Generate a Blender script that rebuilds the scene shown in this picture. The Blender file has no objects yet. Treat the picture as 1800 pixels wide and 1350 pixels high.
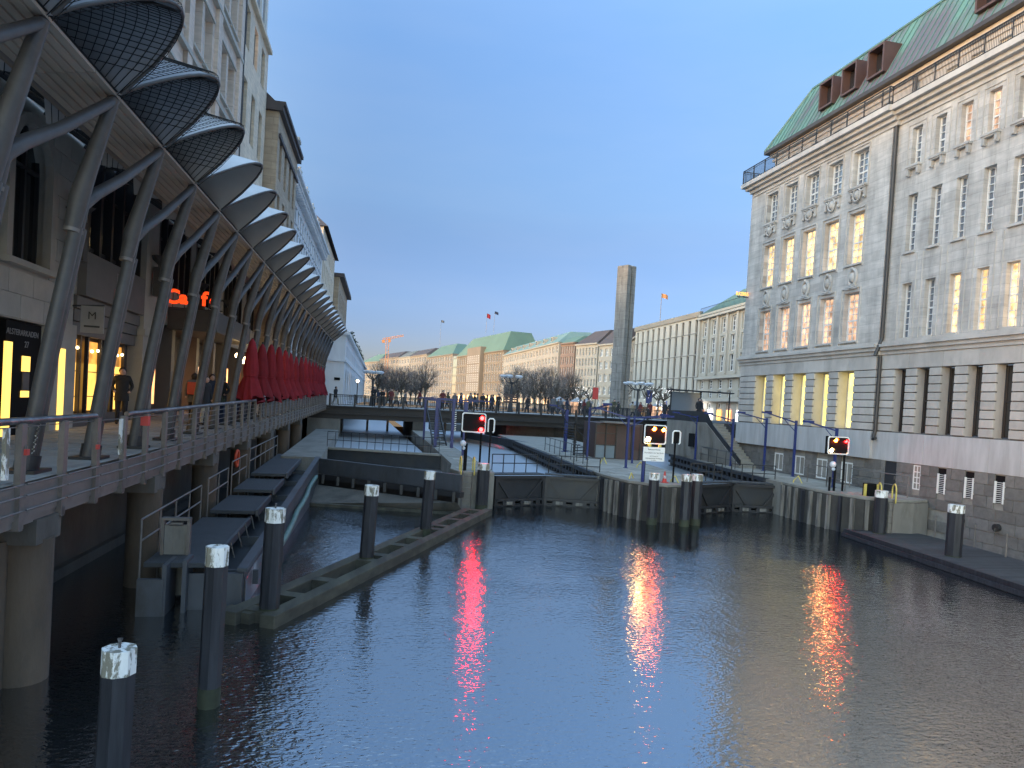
import bpy, bmesh, math, random
from mathutils import Vector, Matrix, Euler
random.seed(7)
SC = bpy.context.scene
COL = SC.collection
R = math.radians

# ---------------------------------------------------------------- camera, sky, sun, exposure
cam_d = bpy.data.cameras.new('camera'); cam = bpy.data.objects.new('camera', cam_d); COL.objects.link(cam)
cam_d.sensor_width = 36.0; cam_d.lens = 25.0; cam_d.shift_y = 0.03556
cam_d.clip_start = 0.1; cam_d.clip_end = 6000
cam.matrix_world = (Matrix.Translation((0, 0, 4.5)) @ Matrix.Rotation(R(-12.188), 4, 'Z')
                    @ Matrix.Rotation(R(90 - 1.25), 4, 'X') @ Matrix.Rotation(R(3.35), 4, 'Z'))
SC.camera = cam

SUN_EL, SUN_AZ = 5.0, 246.0          # degrees; azimuth clockwise from +Y (behind the camera, to the left)
W = bpy.data.worlds.new("World"); SC.world = W; W.use_nodes = True
nt = W.node_tree; nt.nodes.clear()
sky = nt.nodes.new('ShaderNodeTexSky'); sky.sky_type = 'NISHITA'; sky.sun_disc = False
sky.sun_elevation = R(SUN_EL); sky.sun_rotation = R(SUN_AZ)
sky.air_density = 1.0; sky.dust_density = 0.3; sky.ozone_density = 2.0; sky.altitude = 20
bg = nt.nodes.new('ShaderNodeBackground'); bg.inputs[1].default_value = 0.14
out = nt.nodes.new('ShaderNodeOutputWorld')
tc = nt.nodes.new('ShaderNodeTexCoord')
mp = nt.nodes.new('ShaderNodeMapping'); mp.inputs['Scale'].default_value = (1.2, 1.2, 5.0); mp.inputs['Rotation'].default_value = (0.25, 0.1, 0.4)
cn = nt.nodes.new('ShaderNodeTexNoise'); cn.inputs['Scale'].default_value = 1.6; cn.inputs['Detail'].default_value = 7; cn.inputs['Roughness'].default_value = 0.55
cr = nt.nodes.new('ShaderNodeValToRGB'); cr.color_ramp.elements[0].position = 0.42; cr.color_ramp.elements[1].position = 0.85
cr.color_ramp.elements[0].color = (0, 0, 0, 1); cr.color_ramp.elements[1].color = (0.7, 0.7, 0.7, 1)
mx = nt.nodes.new('ShaderNodeMix'); mx.data_type = 'RGBA'; mx.blend_type = 'MIX'
mul = nt.nodes.new('ShaderNodeMix'); mul.data_type = 'RGBA'; mul.blend_type = 'MULTIPLY'; mul.inputs[0].default_value = 1.0
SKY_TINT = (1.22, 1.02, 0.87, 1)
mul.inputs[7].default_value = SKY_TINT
L = nt.links.new
L(tc.outputs['Generated'], mp.inputs[0]); L(mp.outputs[0], cn.inputs['Vector']); L(cn.outputs['Fac'], cr.inputs[0])
# added darkening of the low sky away from sunset; the rest lights the scene
sepz = nt.nodes.new('ShaderNodeSeparateXYZ'); low_sky_dim = nt.nodes.new('ShaderNodeValToRGB'); low_sky_dim.color_ramp.interpolation = 'CARDINAL'
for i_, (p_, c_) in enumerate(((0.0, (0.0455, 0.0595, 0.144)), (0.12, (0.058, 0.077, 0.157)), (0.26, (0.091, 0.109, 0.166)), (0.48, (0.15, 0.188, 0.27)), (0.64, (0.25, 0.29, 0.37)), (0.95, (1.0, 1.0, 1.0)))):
    e_ = low_sky_dim.color_ramp.elements[i_] if i_ < 2 else low_sky_dim.color_ramp.elements.new(p_)
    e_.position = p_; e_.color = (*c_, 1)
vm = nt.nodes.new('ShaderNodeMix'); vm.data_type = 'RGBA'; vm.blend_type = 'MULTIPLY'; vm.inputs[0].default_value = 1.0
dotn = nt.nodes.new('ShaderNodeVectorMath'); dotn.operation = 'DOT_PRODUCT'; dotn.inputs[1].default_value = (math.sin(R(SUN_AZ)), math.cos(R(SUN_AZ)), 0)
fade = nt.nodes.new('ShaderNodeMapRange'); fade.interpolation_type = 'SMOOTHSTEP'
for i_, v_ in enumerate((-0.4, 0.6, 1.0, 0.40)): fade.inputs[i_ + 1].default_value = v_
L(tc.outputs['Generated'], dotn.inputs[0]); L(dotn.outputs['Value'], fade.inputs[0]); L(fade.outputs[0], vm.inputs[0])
L(tc.outputs['Generated'], sepz.inputs[0]); L(sepz.outputs['Z'], low_sky_dim.inputs[0])
L(sky.outputs[0], vm.inputs[6]); L(low_sky_dim.outputs[0], vm.inputs[7]); L(vm.outputs[2], mul.inputs[6])
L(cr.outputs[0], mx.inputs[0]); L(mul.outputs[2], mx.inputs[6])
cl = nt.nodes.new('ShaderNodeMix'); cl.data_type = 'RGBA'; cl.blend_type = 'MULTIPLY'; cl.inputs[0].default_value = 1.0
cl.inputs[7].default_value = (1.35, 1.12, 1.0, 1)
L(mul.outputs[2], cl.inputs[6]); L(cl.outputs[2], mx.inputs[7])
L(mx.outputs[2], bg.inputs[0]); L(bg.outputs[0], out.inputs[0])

sun_d = bpy.data.lights.new('sun', 'SUN'); sun_d.energy = 0.02; sun_d.angle = R(2.0); sun_d.color = (1.0, 0.72, 0.45)
sun = bpy.data.objects.new('sun', sun_d); COL.objects.link(sun)
sd = Vector((math.sin(R(SUN_AZ)) * math.cos(R(SUN_EL)), math.cos(R(SUN_AZ)) * math.cos(R(SUN_EL)), math.sin(R(SUN_EL))))
sun.rotation_euler = sd.to_track_quat('Z', 'Y').to_euler(); sun.location = (0, -20, 60)
SC.view_settings.view_transform = 'Standard'; SC.view_settings.look = 'None'
SC.view_settings.gamma = 1.0; SC.view_settings.use_curve_mapping = False
SC.view_settings.exposure = 4.2
SC.render.engine = 'CYCLES'
SC.cycles.max_bounces = 6; SC.cycles.diffuse_bounces = 4; SC.cycles.glossy_bounces = 3
SC.cycles.use_denoising = True; SC.cycles.sample_clamp_indirect = 40.0

# ---------------------------------------------------------------- materials
def _nodes(name):
    m = bpy.data.materials.new(name); m.use_nodes = True
    t = m.node_tree; b = t.nodes['Principled BSDF']
    return m, t, b
def mat(name, col, rough=0.7, metal=0.0, var=0.18, scale=1.5, bump=0.0, bscale=20.0, rnd=0.0, stain=None, stain_amt=0.5, stain_scale=0.6, stretch=(1, 1, 1), spec=0.5, obj=False, slo=0.5, shi=0.68):
    """solid surface: base colour with two noises, optional stain colour and a fine bump"""
    m, t, b = _nodes(name); N = t.nodes; Lk = t.links.new
    b.inputs['Roughness'].default_value = rough; b.inputs['Metallic'].default_value = metal
    b.inputs['Specular IOR Level'].default_value = spec
    if obj:
        co = N.new('ShaderNodeTexCoord').outputs['Object']
    else:
        co = N.new('ShaderNodeNewGeometry').outputs['Position']
    mpn = N.new('ShaderNodeMapping'); mpn.inputs['Scale'].default_value = stretch; Lk(co, mpn.inputs[0])
    n1 = N.new('ShaderNodeTexNoise'); n1.inputs['Scale'].default_value = scale; n1.inputs['Detail'].default_value = 6; n1.inputs['Roughness'].default_value = 0.65
    Lk(mpn.outputs[0], n1.inputs['Vector'])
    r = N.new('ShaderNodeMapRange'); r.inputs[1].default_value = 0.25; r.inputs[2].default_value = 0.75
    r.inputs[3].default_value = 1 - var; r.inputs[4].default_value = 1 + var
    Lk(n1.outputs['Fac'], r.inputs[0])
    cur = N.new('ShaderNodeMix'); cur.data_type = 'RGBA'; cur.blend_type = 'MULTIPLY'; cur.inputs[0].default_value = 1
    cur.inputs[6].default_value = (*col, 1)
    val = r.outputs[0]
    if rnd:
        oi = N.new('ShaderNodeObjectInfo'); r2 = N.new('ShaderNodeMapRange'); r2.inputs[3].default_value = 1 - rnd; r2.inputs[4].default_value = 1 + rnd
        Lk(oi.outputs['Random'], r2.inputs[0])
        mm = N.new('ShaderNodeMath'); mm.operation = 'MULTIPLY'; Lk(val, mm.inputs[0]); Lk(r2.outputs[0], mm.inputs[1]); val = mm.outputs[0]
    Lk(val, cur.inputs[7]); c = cur.outputs[2]
    if stain:
        n2 = N.new('ShaderNodeTexNoise'); n2.inputs['Scale'].default_value = stain_scale; n2.inputs['Detail'].default_value = 8; n2.inputs['Roughness'].default_value = 0.7
        Lk(mpn.outputs[0], n2.inputs['Vector'])
        r3 = N.new('ShaderNodeMapRange'); r3.inputs[1].default_value = slo; r3.inputs[2].default_value = shi; r3.inputs[4].default_value = stain_amt
        Lk(n2.outputs['Fac'], r3.inputs[0])
        ms = N.new('ShaderNodeMix'); ms.data_type = 'RGBA'; Lk(r3.outputs[0], ms.inputs[0]); Lk(c, ms.inputs[6]); ms.inputs[7].default_value = (*stain, 1)
        c = ms.outputs[2]
    Lk(c, b.inputs['Base Color'])
    if bump:
        n3 = N.new('ShaderNodeTexNoise'); n3.inputs['Scale'].default_value = bscale; n3.inputs['Detail'].default_value = 4
        Lk(mpn.outputs[0], n3.inputs['Vector'])
        bp = N.new('ShaderNodeBump'); bp.inputs['Strength'].default_value = bump; bp.inputs['Distance'].default_value = 0.02
        Lk(n3.outputs['Fac'], bp.inputs['Height']); Lk(bp.outputs[0], b.inputs['Normal'])
    return m
def ashlar(name, col, bw, bh, joint=0.012, axis='Y', rough=0.8, cvar=0.1, streak=0.25, dark=0.55):
    """masonry too fine to pick apart: faint courses with colour from block to block and rain streaks"""
    m, t, b = _nodes(name); N = t.nodes; Lk = t.links.new
    g = N.new('ShaderNodeNewGeometry'); sx = N.new('ShaderNodeSeparateXYZ'); Lk(g.outputs['Position'], sx.inputs[0])
    cx = N.new('ShaderNodeCombineXYZ')
    if axis == 'S':
        ad = N.new('ShaderNodeMath'); Lk(sx.outputs['X'], ad.inputs[0]); Lk(sx.outputs['Y'], ad.inputs[1]); Lk(ad.outputs[0], cx.inputs[0])
    else:
        Lk(sx.outputs[axis], cx.inputs[0])
    Lk(sx.outputs['Z'], cx.inputs[1])
    br = N.new('ShaderNodeTexBrick'); br.inputs['Scale'].default_value = 1; br.inputs['Brick Width'].default_value = bw; br.inputs['Row Height'].default_value = bh
    br.inputs['Mortar Size'].default_value = joint; br.inputs['Mortar Smooth'].default_value = 0.3
    br.inputs['Color1'].default_value = (*[c * (1 - cvar) for c in col], 1); br.inputs['Color2'].default_value = (*[c * (1 + cvar) for c in col], 1)
    br.inputs['Mortar'].default_value = (*[c * dark for c in col], 1)
    Lk(cx.outputs[0], br.inputs['Vector'])
    n1 = N.new('ShaderNodeTexNoise'); n1.inputs['Scale'].default_value = 1.0; n1.inputs['Detail'].default_value = 8; n1.inputs['Roughness'].default_value = 0.65
    mpn = N.new('ShaderNodeMapping'); mpn.inputs['Scale'].default_value = (1.6, 1.6, 0.35); Lk(g.outputs['Position'], mpn.inputs[0]); Lk(mpn.outputs[0], n1.inputs['Vector'])
    r = N.new('ShaderNodeMapRange'); r.inputs[1].default_value = 0.3; r.inputs[2].default_value = 0.7; r.inputs[3].default_value = 1 - streak; r.inputs[4].default_value = 1 + streak * 0.7
    Lk(n1.outputs['Fac'], r.inputs[0])
    mm = N.new('ShaderNodeMix'); mm.data_type = 'RGBA'; mm.blend_type = 'MULTIPLY'; mm.inputs[0].default_value = 1
    Lk(br.outputs['Color'], mm.inputs[6]); Lk(r.outputs[0], mm.inputs[7])
    # wavy grain of the limestone
    n4 = N.new('ShaderNodeTexNoise'); n4.inputs['Scale'].default_value = 2.2; n4.inputs['Detail'].default_value = 5; n4.inputs['Distortion'].default_value = 0.6
    mp4 = N.new('ShaderNodeMapping'); mp4.inputs['Scale'].default_value = (0.5, 0.5, 2.6); Lk(g.outputs['Position'], mp4.inputs[0]); Lk(mp4.outputs[0], n4.inputs['Vector'])
    r4 = N.new('ShaderNodeMapRange'); r4.inputs[1].default_value = 0.3; r4.inputs[2].default_value = 0.7; r4.inputs[3].default_value = 0.85; r4.inputs[4].default_value = 1.12
    Lk(n4.outputs['Fac'], r4.inputs[0])
    m4 = N.new('ShaderNodeMix'); m4.data_type = 'RGBA'; m4.blend_type = 'MULTIPLY'; m4.inputs[0].default_value = 1
    Lk(mm.outputs[2], m4.inputs[6]); Lk(r4.outputs[0], m4.inputs[7])
    Lk(m4.outputs[2], b.inputs['Base Color']); b.inputs['Roughness'].default_value = rough
    bp = N.new('ShaderNodeBump'); bp.inputs['Strength'].default_value = 0.4; bp.inputs['Distance'].default_value = 0.02
    Lk(br.outputs['Fac'], bp.inputs['Height']); bp.invert = True
    Lk(bp.outputs[0], b.inputs['Normal'])
    return m
def glow(name, col, power, var=0.0, base=None, scale=2.0):
    m, t, b = _nodes(name); N = t.nodes
    b.inputs['Base Color'].default_value = (*(base or col), 1); b.inputs['Roughness'].default_value = 0.4
    b.inputs['Emission Color'].default_value = (*col, 1); b.inputs['Emission Strength'].default_value = power
    if var:
        g = N.new('ShaderNodeNewGeometry'); n = N.new('ShaderNodeTexNoise'); n.inputs['Scale'].default_value = scale; n.inputs['Detail'].default_value = 3
        t.links.new(g.outputs['Position'], n.inputs['Vector'])
        r = N.new('ShaderNodeMapRange'); r.inputs[1].default_value = 0.35; r.inputs[2].default_value = 0.65; r.inputs[3].default_value = power * (1 - var); r.inputs[4].default_value = power * (1 + var)
        t.links.new(n.outputs['Fac'], r.inputs[0])
        oi = N.new('ShaderNodeObjectInfo'); r2 = N.new('ShaderNodeMapRange'); r2.inputs[3].default_value = 0.55; r2.inputs[4].default_value = 1.35; t.links.new(oi.outputs['Random'], r2.inputs[0])
        mm = N.new('ShaderNodeMath'); mm.operation = 'MULTIPLY'; t.links.new(r.outputs[0], mm.inputs[0]); t.links.new(r2.outputs[0], mm.inputs[1]); t.links.new(mm.outputs[0], b.inputs['Emission Strength'])
    return m
def glass(name, col, rough=0.06, spec=1.0):
    m, t, b = _nodes(name)
    b.inputs['Base Color'].default_value = (*col, 1); b.inputs['Roughness'].default_value = rough; b.inputs['IOR'].default_value = 1.9
    N = t.nodes; g = N.new('ShaderNodeNewGeometry'); n = N.new('ShaderNodeTexNoise'); n.inputs['Scale'].default_value = 0.7
    t.links.new(g.outputs['Position'], n.inputs['Vector'])
    bp = N.new('ShaderNodeBump'); bp.inputs['Strength'].default_value = 0.06; bp.inputs['Distance'].default_value = 0.3
    t.links.new(n.outputs['Fac'], bp.inputs['Height']); t.links.new(bp.outputs[0], b.inputs['Normal'])
    return m
def streaky(name, col, col2, rough=0.6, scale=1.0, stretch=(1, 14, 1), metal=0.0, lo=0.4, hi=0.65):
    m, t, b = _nodes(name); N = t.nodes; Lk = t.links.new
    g = N.new('ShaderNodeNewGeometry'); mpn = N.new('ShaderNodeMapping'); mpn.inputs['Scale'].default_value = stretch; Lk(g.outputs['Position'], mpn.inputs[0])
    n = N.new('ShaderNodeTexNoise'); n.inputs['Scale'].default_value = scale; n.inputs['Detail'].default_value = 7; n.inputs['Roughness'].default_value = 0.6
    Lk(mpn.outputs[0], n.inputs['Vector'])
    r = N.new('ShaderNodeValToRGB'); r.color_ramp.elements[0].position = lo; r.color_ramp.elements[1].position = hi
    r.color_ramp.elements[0].color = (*col, 1); r.color_ramp.elements[1].color = (*col2, 1)
    Lk(n.outputs['Fac'], r.inputs[0]); Lk(r.outputs[0], b.inputs['Base Color'])
    b.inputs['Roughness'].default_value = rough; b.inputs['Metallic'].default_value = metal
    return m
def water_mat(name, deep, wave=1.0, ior=1.5, rough=0.05):
    m, t, b = _nodes(name); N = t.nodes; Lk = t.links.new
    b.inputs['Base Color'].default_value = (*deep, 1); b.inputs['Roughness'].default_value = rough; b.inputs['IOR'].default_value = ior
    g = N.new('ShaderNodeNewGeometry')
    calm = N.new('ShaderNodeTexNoise'); calm.inputs['Scale'].default_value = 0.16; calm.inputs['Detail'].default_value = 3; calm.inputs['Distortion'].default_value = 0.8
    Lk(g.outputs['Position'], calm.inputs['Vector'])
    cm = N.new('ShaderNodeMapRange'); cm.inputs[1].default_value = 0.38; cm.inputs[2].default_value = 0.6; cm.inputs[3].default_value = 0.42; cm.inputs[4].default_value = 1.0
    Lk(calm.outputs['Fac'], cm.inputs[0])
    last = None
    for sc, st, dist, rotz, strc in ((0.55, 0.10, 0.30, 0.4, (1, 0.8, 1)), (5.0, 0.17, 0.055, -0.15, (0.5, 1, 1)), (14.0, 0.72, 0.022, 0.12, (0.55, 1, 1))):
        mpn = N.new('ShaderNodeMapping'); mpn.inputs['Scale'].default_value = strc; mpn.inputs['Rotation'].default_value = (0, 0, rotz); Lk(g.outputs['Position'], mpn.inputs[0])
        n = N.new('ShaderNodeTexNoise'); n.inputs['Scale'].default_value = sc; n.inputs['Detail'].default_value = 2; n.inputs['Distortion'].default_value = 0.4
        Lk(mpn.outputs[0], n.inputs['Vector'])
        bp = N.new('ShaderNodeBump'); bp.inputs['Distance'].default_value = dist
        mu = N.new('ShaderNodeMath'); mu.operation = 'MULTIPLY'; mu.inputs[1].default_value = st * wave; Lk(cm.outputs[0], mu.inputs[0]); Lk(mu.outputs[0], bp.inputs['Strength'])
        Lk(n.outputs['Fac'], bp.inputs['Height'])
        if last is not None: Lk(last, bp.inputs['Normal'])
        last = bp.outputs[0]
    Lk(last, b.inputs['Normal'])
    return m

M = {}
M['column'] = mat('column_steel', (0.085, 0.08, 0.078), 0.5, 0.25, 0.22, 3.0, stain=(0.045, 0.04, 0.036), stain_amt=0.7, stain_scale=1.3)
M['rail'] = mat('railing_steel', (0.19, 0.172, 0.16), 0.5, 0.4, 0.25, 4.0, stain=(0.06, 0.05, 0.045), stain_amt=0.6, stain_scale=2)
M['rail_worn'] = mat('worn_handrail', (0.13, 0.12, 0.12), 0.35, 0.6, 0.35, 3.0, stain=(0.5, 0.5, 0.52), stain_amt=0.5, stain_scale=1.5, stretch=(3, 1, 3))
M['fascia'] = mat('fascia_steel', (0.2, 0.182, 0.17), 0.55, 0.2, 0.15, 1.0, stain=(0.08, 0.07, 0.06), stain_amt=0.5, stain_scale=0.8)
M['paving'] = mat('paving_stone', (0.31, 0.295, 0.275), 0.75, 0, 0.15, 2.5, bump=0.2, bscale=30, rnd=0.12)
M['concrete'] = mat('concrete', (0.21, 0.195, 0.172), 0.85, 0, 0.25, 1.2, bump=0.3, bscale=25, stain=(0.09, 0.08, 0.06), stain_amt=0.7, stain_scale=0.9, stretch=(1, 1, 0.35))
M['quay_top'] = mat('quay_paving', (0.24, 0.225, 0.195), 0.85, 0, 0.2, 2.0, bump=0.2, stain=(0.15, 0.14, 0.12), stain_amt=0.6, stain_scale=0.7)
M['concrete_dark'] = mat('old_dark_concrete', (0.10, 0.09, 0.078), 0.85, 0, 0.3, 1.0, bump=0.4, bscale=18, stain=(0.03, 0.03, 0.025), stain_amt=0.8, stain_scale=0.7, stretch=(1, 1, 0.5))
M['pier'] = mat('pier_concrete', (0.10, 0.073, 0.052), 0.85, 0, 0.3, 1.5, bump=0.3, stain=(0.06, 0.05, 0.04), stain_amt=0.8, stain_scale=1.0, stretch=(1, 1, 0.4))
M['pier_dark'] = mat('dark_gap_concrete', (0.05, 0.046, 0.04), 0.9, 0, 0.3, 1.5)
M['timber_grey'] = streaky('grey_fender_timber', (0.21, 0.19, 0.165), (0.07, 0.064, 0.058), 0.85, 2.0, (3, 3, 0.4))
M['timber_dark'] = streaky('tarred_timber', (0.010, 0.011, 0.016), (0.03, 0.031, 0.038), 0.55, 2.5, (4, 4, 0.35))
M['timber_raft'] = streaky('mossy_raft_timber', (0.036, 0.033, 0.025), (0.075, 0.07, 0.05), 0.85, 1.5, (2, 0.4, 2))
M['algae'] = mat('waterline_algae', (0.035, 0.04, 0.022), 0.8, 0, 0.3, 6)
M['pile_white'] = mat('flaking_white_paint', (0.75, 0.75, 0.73), 0.6, 0, 0.1, 6, stain=(0.16, 0.145, 0.10), stain_amt=0.92, stain_scale=3.4, stretch=(2, 2, 0.7), slo=0.49, shi=0.54)
M['steel_dark'] = mat('dark_painted_steel', (0.026, 0.028, 0.033), 0.5, 0.2, 0.3, 2.0, stain=(0.045, 0.038, 0.03), stain_amt=0.6, stain_scale=1.2)
M['weir_steel'] = mat('blue_grey_weir_steel', (0.08, 0.086, 0.10), 0.5, 0.25, 0.2, 1.4, stain=(0.05, 0.045, 0.04), stain_amt=0.7, stain_scale=0.9, stretch=(1, 1, 0.5))
M['weir_wet'] = streaky('limescaled_steel', (0.09, 0.09, 0.10), (0.55, 0.56, 0.58), 0.4, 0.9, (1, 1.3, 0.6), lo=0.5, hi=0.72)
M['grating'] = mat('dark_grating', (0.055, 0.058, 0.064), 0.6, 0.3, 0.2, 2, bump=0.6, bscale=60)
M['bridge'] = mat('bridge_steel', (0.026, 0.025, 0.028), 0.55, 0.1, 0.3, 0.8, stain=(0.04, 0.036, 0.032), stain_amt=0.5, stain_scale=0.5)
M['blue'] = mat('blue_paint', (0.02, 0.035, 0.15), 0.4, 0, 0.15, 3, stain=(0.05, 0.06, 0.12), stain_amt=0.5, stain_scale=2)
M['yellow'] = mat('yellow_paint', (0.62, 0.5, 0.12), 0.5, 0, 0.2, 4)
M['white'] = mat('white_paint', (0.8, 0.8, 0.78), 0.45, 0, 0.06, 3)
M['black'] = mat('black_housing', (0.007, 0.007, 0.008), 0.7, 0, 0.1, 3, spec=0.15)
M['red'] = mat('red_fabric', (0.27, 0.014, 0.024), 0.8, 0, 0.2, 3, bump=0.2, bscale=15, rnd=0.15)
M['red_paint'] = mat('red_plastic', (0.55, 0.06, 0.05), 0.5, 0, 0.1, 3)
M['stoneL'] = mat('left_limestone', (0.42, 0.395, 0.35), 0.8, 0, 0.14, 1.5, bump=0.15, bscale=20, rnd=0.1)
M['stoneLw'] = ashlar('left_upper_render', (0.60, 0.50, 0.42), 3.0, 1.4, 0.01, 'Y', streak=0.12, cvar=0.03)
M['cream'] = ashlar('cream_render', (0.70, 0.58, 0.44), 2.4, 1.1, 0.008, 'Y', streak=0.14, cvar=0.04)
M['tan'] = ashlar('tan_sandstone', (0.40, 0.31, 0.22), 1.2, 0.5, 0.01, 'S', streak=0.15)
M['whitew'] = mat('white_render', (0.66, 0.66, 0.67), 0.75, 0, 0.1, 1.0, stain=(0.4, 0.4, 0.42), stain_amt=0.5, stain_scale=0.4, stretch=(1, 1, 0.3))
M['shop_dark'] = mat('dark_shopfront_panel', (0.07, 0.065, 0.062), 0.5, 0, 0.12, 2)
M['shop_panel'] = mat('grey_shop_panel', (0.15, 0.138, 0.13), 0.6, 0, 0.1, 2)
M['frame_dark'] = mat('dark_window_frame', (0.03, 0.031, 0.036), 0.4, 0, 0.1, 3)
M['frame_white'] = mat('white_window_frame', (0.72, 0.72, 0.7), 0.5, 0, 0.05, 3)
M['ashR'] = ashlar('grey_shell_limestone', (0.49, 0.455, 0.415), 1.15, 0.42, 0.008, 'Y', streak=0.34, cvar=0.1, dark=0.7)
M['rust'] = mat('rusticated_limestone', (0.45, 0.42, 0.385), 0.8, 0, 0.16, 1.2, bump=0.2, bscale=22, rnd=0.1, stain=(0.25, 0.23, 0.21), stain_amt=0.5, stain_scale=0.8, stretch=(1, 1, 0.5))
M['slab'] = streaky('pale_blue_grey_limestone', (0.46, 0.465, 0.47), (0.34, 0.335, 0.335), 0.75, 1.3, (2.2, 2.2, 0.35), lo=0.35, hi=0.7)
M['granite'] = mat('brown_grey_granite', (0.150, 0.142, 0.133), 0.8, 0, 0.22, 5.0, bump=0.3, bscale=40, rnd=0.2, stain=(0.09, 0.08, 0.07), stain_amt=0.5, stain_scale=0.8)
M['granite_joint'] = mat('granite_mortar', (0.25, 0.235, 0.21), 0.9, 0, 0.2, 3, stain=(0.08, 0.07, 0.06), stain_amt=0.6, stain_scale=0.6)
M['joint_dark'] = mat('dark_joint', (0.12, 0.115, 0.11), 0.9, 0, 0.2, 3)
M['copper'] = streaky('green_copper', (0.10, 0.22, 0.18), (0.105, 0.10, 0.12), 0.6, 0.35, (1, 1, 0.2), lo=0.47, hi=0.6)
M['copper_seam'] = mat('copper_seam', (0.08, 0.17, 0.15), 0.6, 0, 0.2, 2)
M['copper_far'] = mat('far_green_copper', (0.105, 0.175, 0.13), 0.7, 0, 0.12, 0.15)
M['copper_teal'] = mat('far_teal_copper', (0.15, 0.235, 0.215), 0.7, 0, 0.12, 0.15)
M['dormer'] = mat('brown_dormer_metal', (0.085, 0.05, 0.045), 0.55, 0.2, 0.15, 1.5)
M['roof_dark'] = mat('dark_roof', (0.075, 0.06, 0.058), 0.75, 0, 0.2, 0.4)
M['roof_grey'] = mat('grey_roof', (0.12, 0.13, 0.12), 0.75, 0, 0.2, 0.4)
M['iron'] = mat('wrought_iron', (0.035, 0.036, 0.04), 0.5, 0.3, 0.2, 3)
M['pipe'] = mat('downpipe', (0.055, 0.05, 0.048), 0.5, 0.3, 0.2, 2)
M['glass_dark'] = glass('dark_glass', (0.012, 0.015, 0.02), 0.04)
M['glass_sky'] = glass('window_glass', (0.13, 0.155, 0.19), 0.08)  # pale blue base stands in for sky reflected in the panes
M['glass_far'] = mat('far_window_glass', (0.028, 0.028, 0.032), 0.6, 0, 0.3, 0.3, spec=0.3)
M['glass_strip'] = glass('glass_strip_roof', (0.16, 0.18, 0.2), 0.12)
M['lit_shop'] = glow('lit_shop_window', (1.0, 0.52, 0.10), .12, 0.25, base=(0.3, 0.2, 0.08), scale=1.2)
M['lit_shop_top'] = glow('shop_window_upper_part', (1.0, 0.42, 0.07), .05, 0.5, base=(0.1, 0.06, 0.03), scale=3)
M['lit_slot'] = glow('yellow_lit_window', (1.0, 0.8, 0.2), .12, 0.2, base=(0.2, 0.17, 0.06))
M['lit_win'] = glow('warm_lit_window', (1.0, 0.62, 0.25), .1, 0.65, base=(0.16, 0.12, 0.08), scale=2.6)
M['lit_dim'] = glow('dim_lit_window', (1.0, 0.56, 0.32), .058, 0.7, base=(0.16, 0.12, 0.1), scale=2.4)
M['lit_far'] = glow('far_lit_window', (1.0, 0.55, 0.2), .2, 0.5, scale=0.3)
M['neon'] = glow('orange_neon', (1.0, 0.06, 0.008), .085)
M['lamp_red'] = glow('red_signal_lamp', (1.0, 0.0016, 0.0016), 22)
M['lamp_amber'] = glow('amber_signal_lamp', (1.0, 0.1, 0.008), 16)
M['lamp_nav'] = glow('red_navigation_lamp', (1.0, 0.0012, 0.002), 4)
M['lamp_white'] = glow('white_signal_lamp', (1.0, 0.6, 0.2), 9)
M['globe'] = glow('warm_globe_lamp', (1.0, 0.72, 0.35), 0.8)
M['sign_white'] = glow('white_light_box', (0.95, 0.97, 1.0), .4)
M['orange_sign'] = glow('orange_letter_sign', (1.0, 0.4, 0.05), .12)
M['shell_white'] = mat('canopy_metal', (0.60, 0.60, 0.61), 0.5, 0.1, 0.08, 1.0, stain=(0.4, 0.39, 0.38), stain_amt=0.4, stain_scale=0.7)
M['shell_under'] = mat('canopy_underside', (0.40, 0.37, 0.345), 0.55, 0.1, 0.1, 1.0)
M['net'] = mat('black_netting', (0.012, 0.012, 0.013), 0.9)
M['soffit'] = mat('soffit_slats', (0.30, 0.255, 0.215), 0.6, 0, 0.12, 1.5, rnd=0.1, stretch=(4, 0.3, 4))
M['skin'] = mat('skin', (0.5, 0.32, 0.25), 0.6, 0, 0.06, 8)
M['hair'] = mat('dark_hair', (0.03, 0.022, 0.018), 0.7)
M['coat_dark'] = mat('dark_coat', (0.02, 0.021, 0.025), 0.85, 0, 0.2, 6)
M['coat_red'] = mat('dark_red_coat', (0.13, 0.03, 0.03), 0.85, 0, 0.2, 6)
M['coat_beige'] = mat('beige_coat', (0.32, 0.26, 0.18), 0.85, 0, 0.2, 6)
M['coat_grey'] = mat('grey_coat', (0.12, 0.12, 0.13), 0.85, 0, 0.2, 6)
M['coat_navy'] = mat('navy_coat', (0.02, 0.03, 0.06), 0.85, 0, 0.2, 6)
M['coat_green'] = mat('olive_coat', (0.08, 0.08, 0.045), 0.85, 0, 0.2, 6)
M['trousers'] = mat('dark_trousers', (0.018, 0.02, 0.028), 0.85, 0, 0.2, 6)
M['trousers_pale'] = mat('pale_trousers', (0.4, 0.36, 0.28), 0.85, 0, 0.15, 6)
M['shoes'] = mat('shoes', (0.02, 0.018, 0.017), 0.6)
M['bark'] = mat('bark', (0.09, 0.075, 0.06), 0.9, 0, 0.25, 4)
M['twig'] = mat('twigs', (0.19, 0.165, 0.155), 0.9, 0, 0.2, 0.6)
M['ground'] = mat('ground', (0.16, 0.155, 0.15), 0.9, 0, 0.2, 0.3)
M['asphalt'] = mat('asphalt', (0.055, 0.055, 0.057), 0.85, 0, 0.15, 1.5)
M['stele'] = ashlar('weathered_stele_limestone', (0.205, 0.19, 0.168), 1.4, 1.25, 0.03, 'S', streak=0.4, cvar=0.08, dark=0.6)
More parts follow.
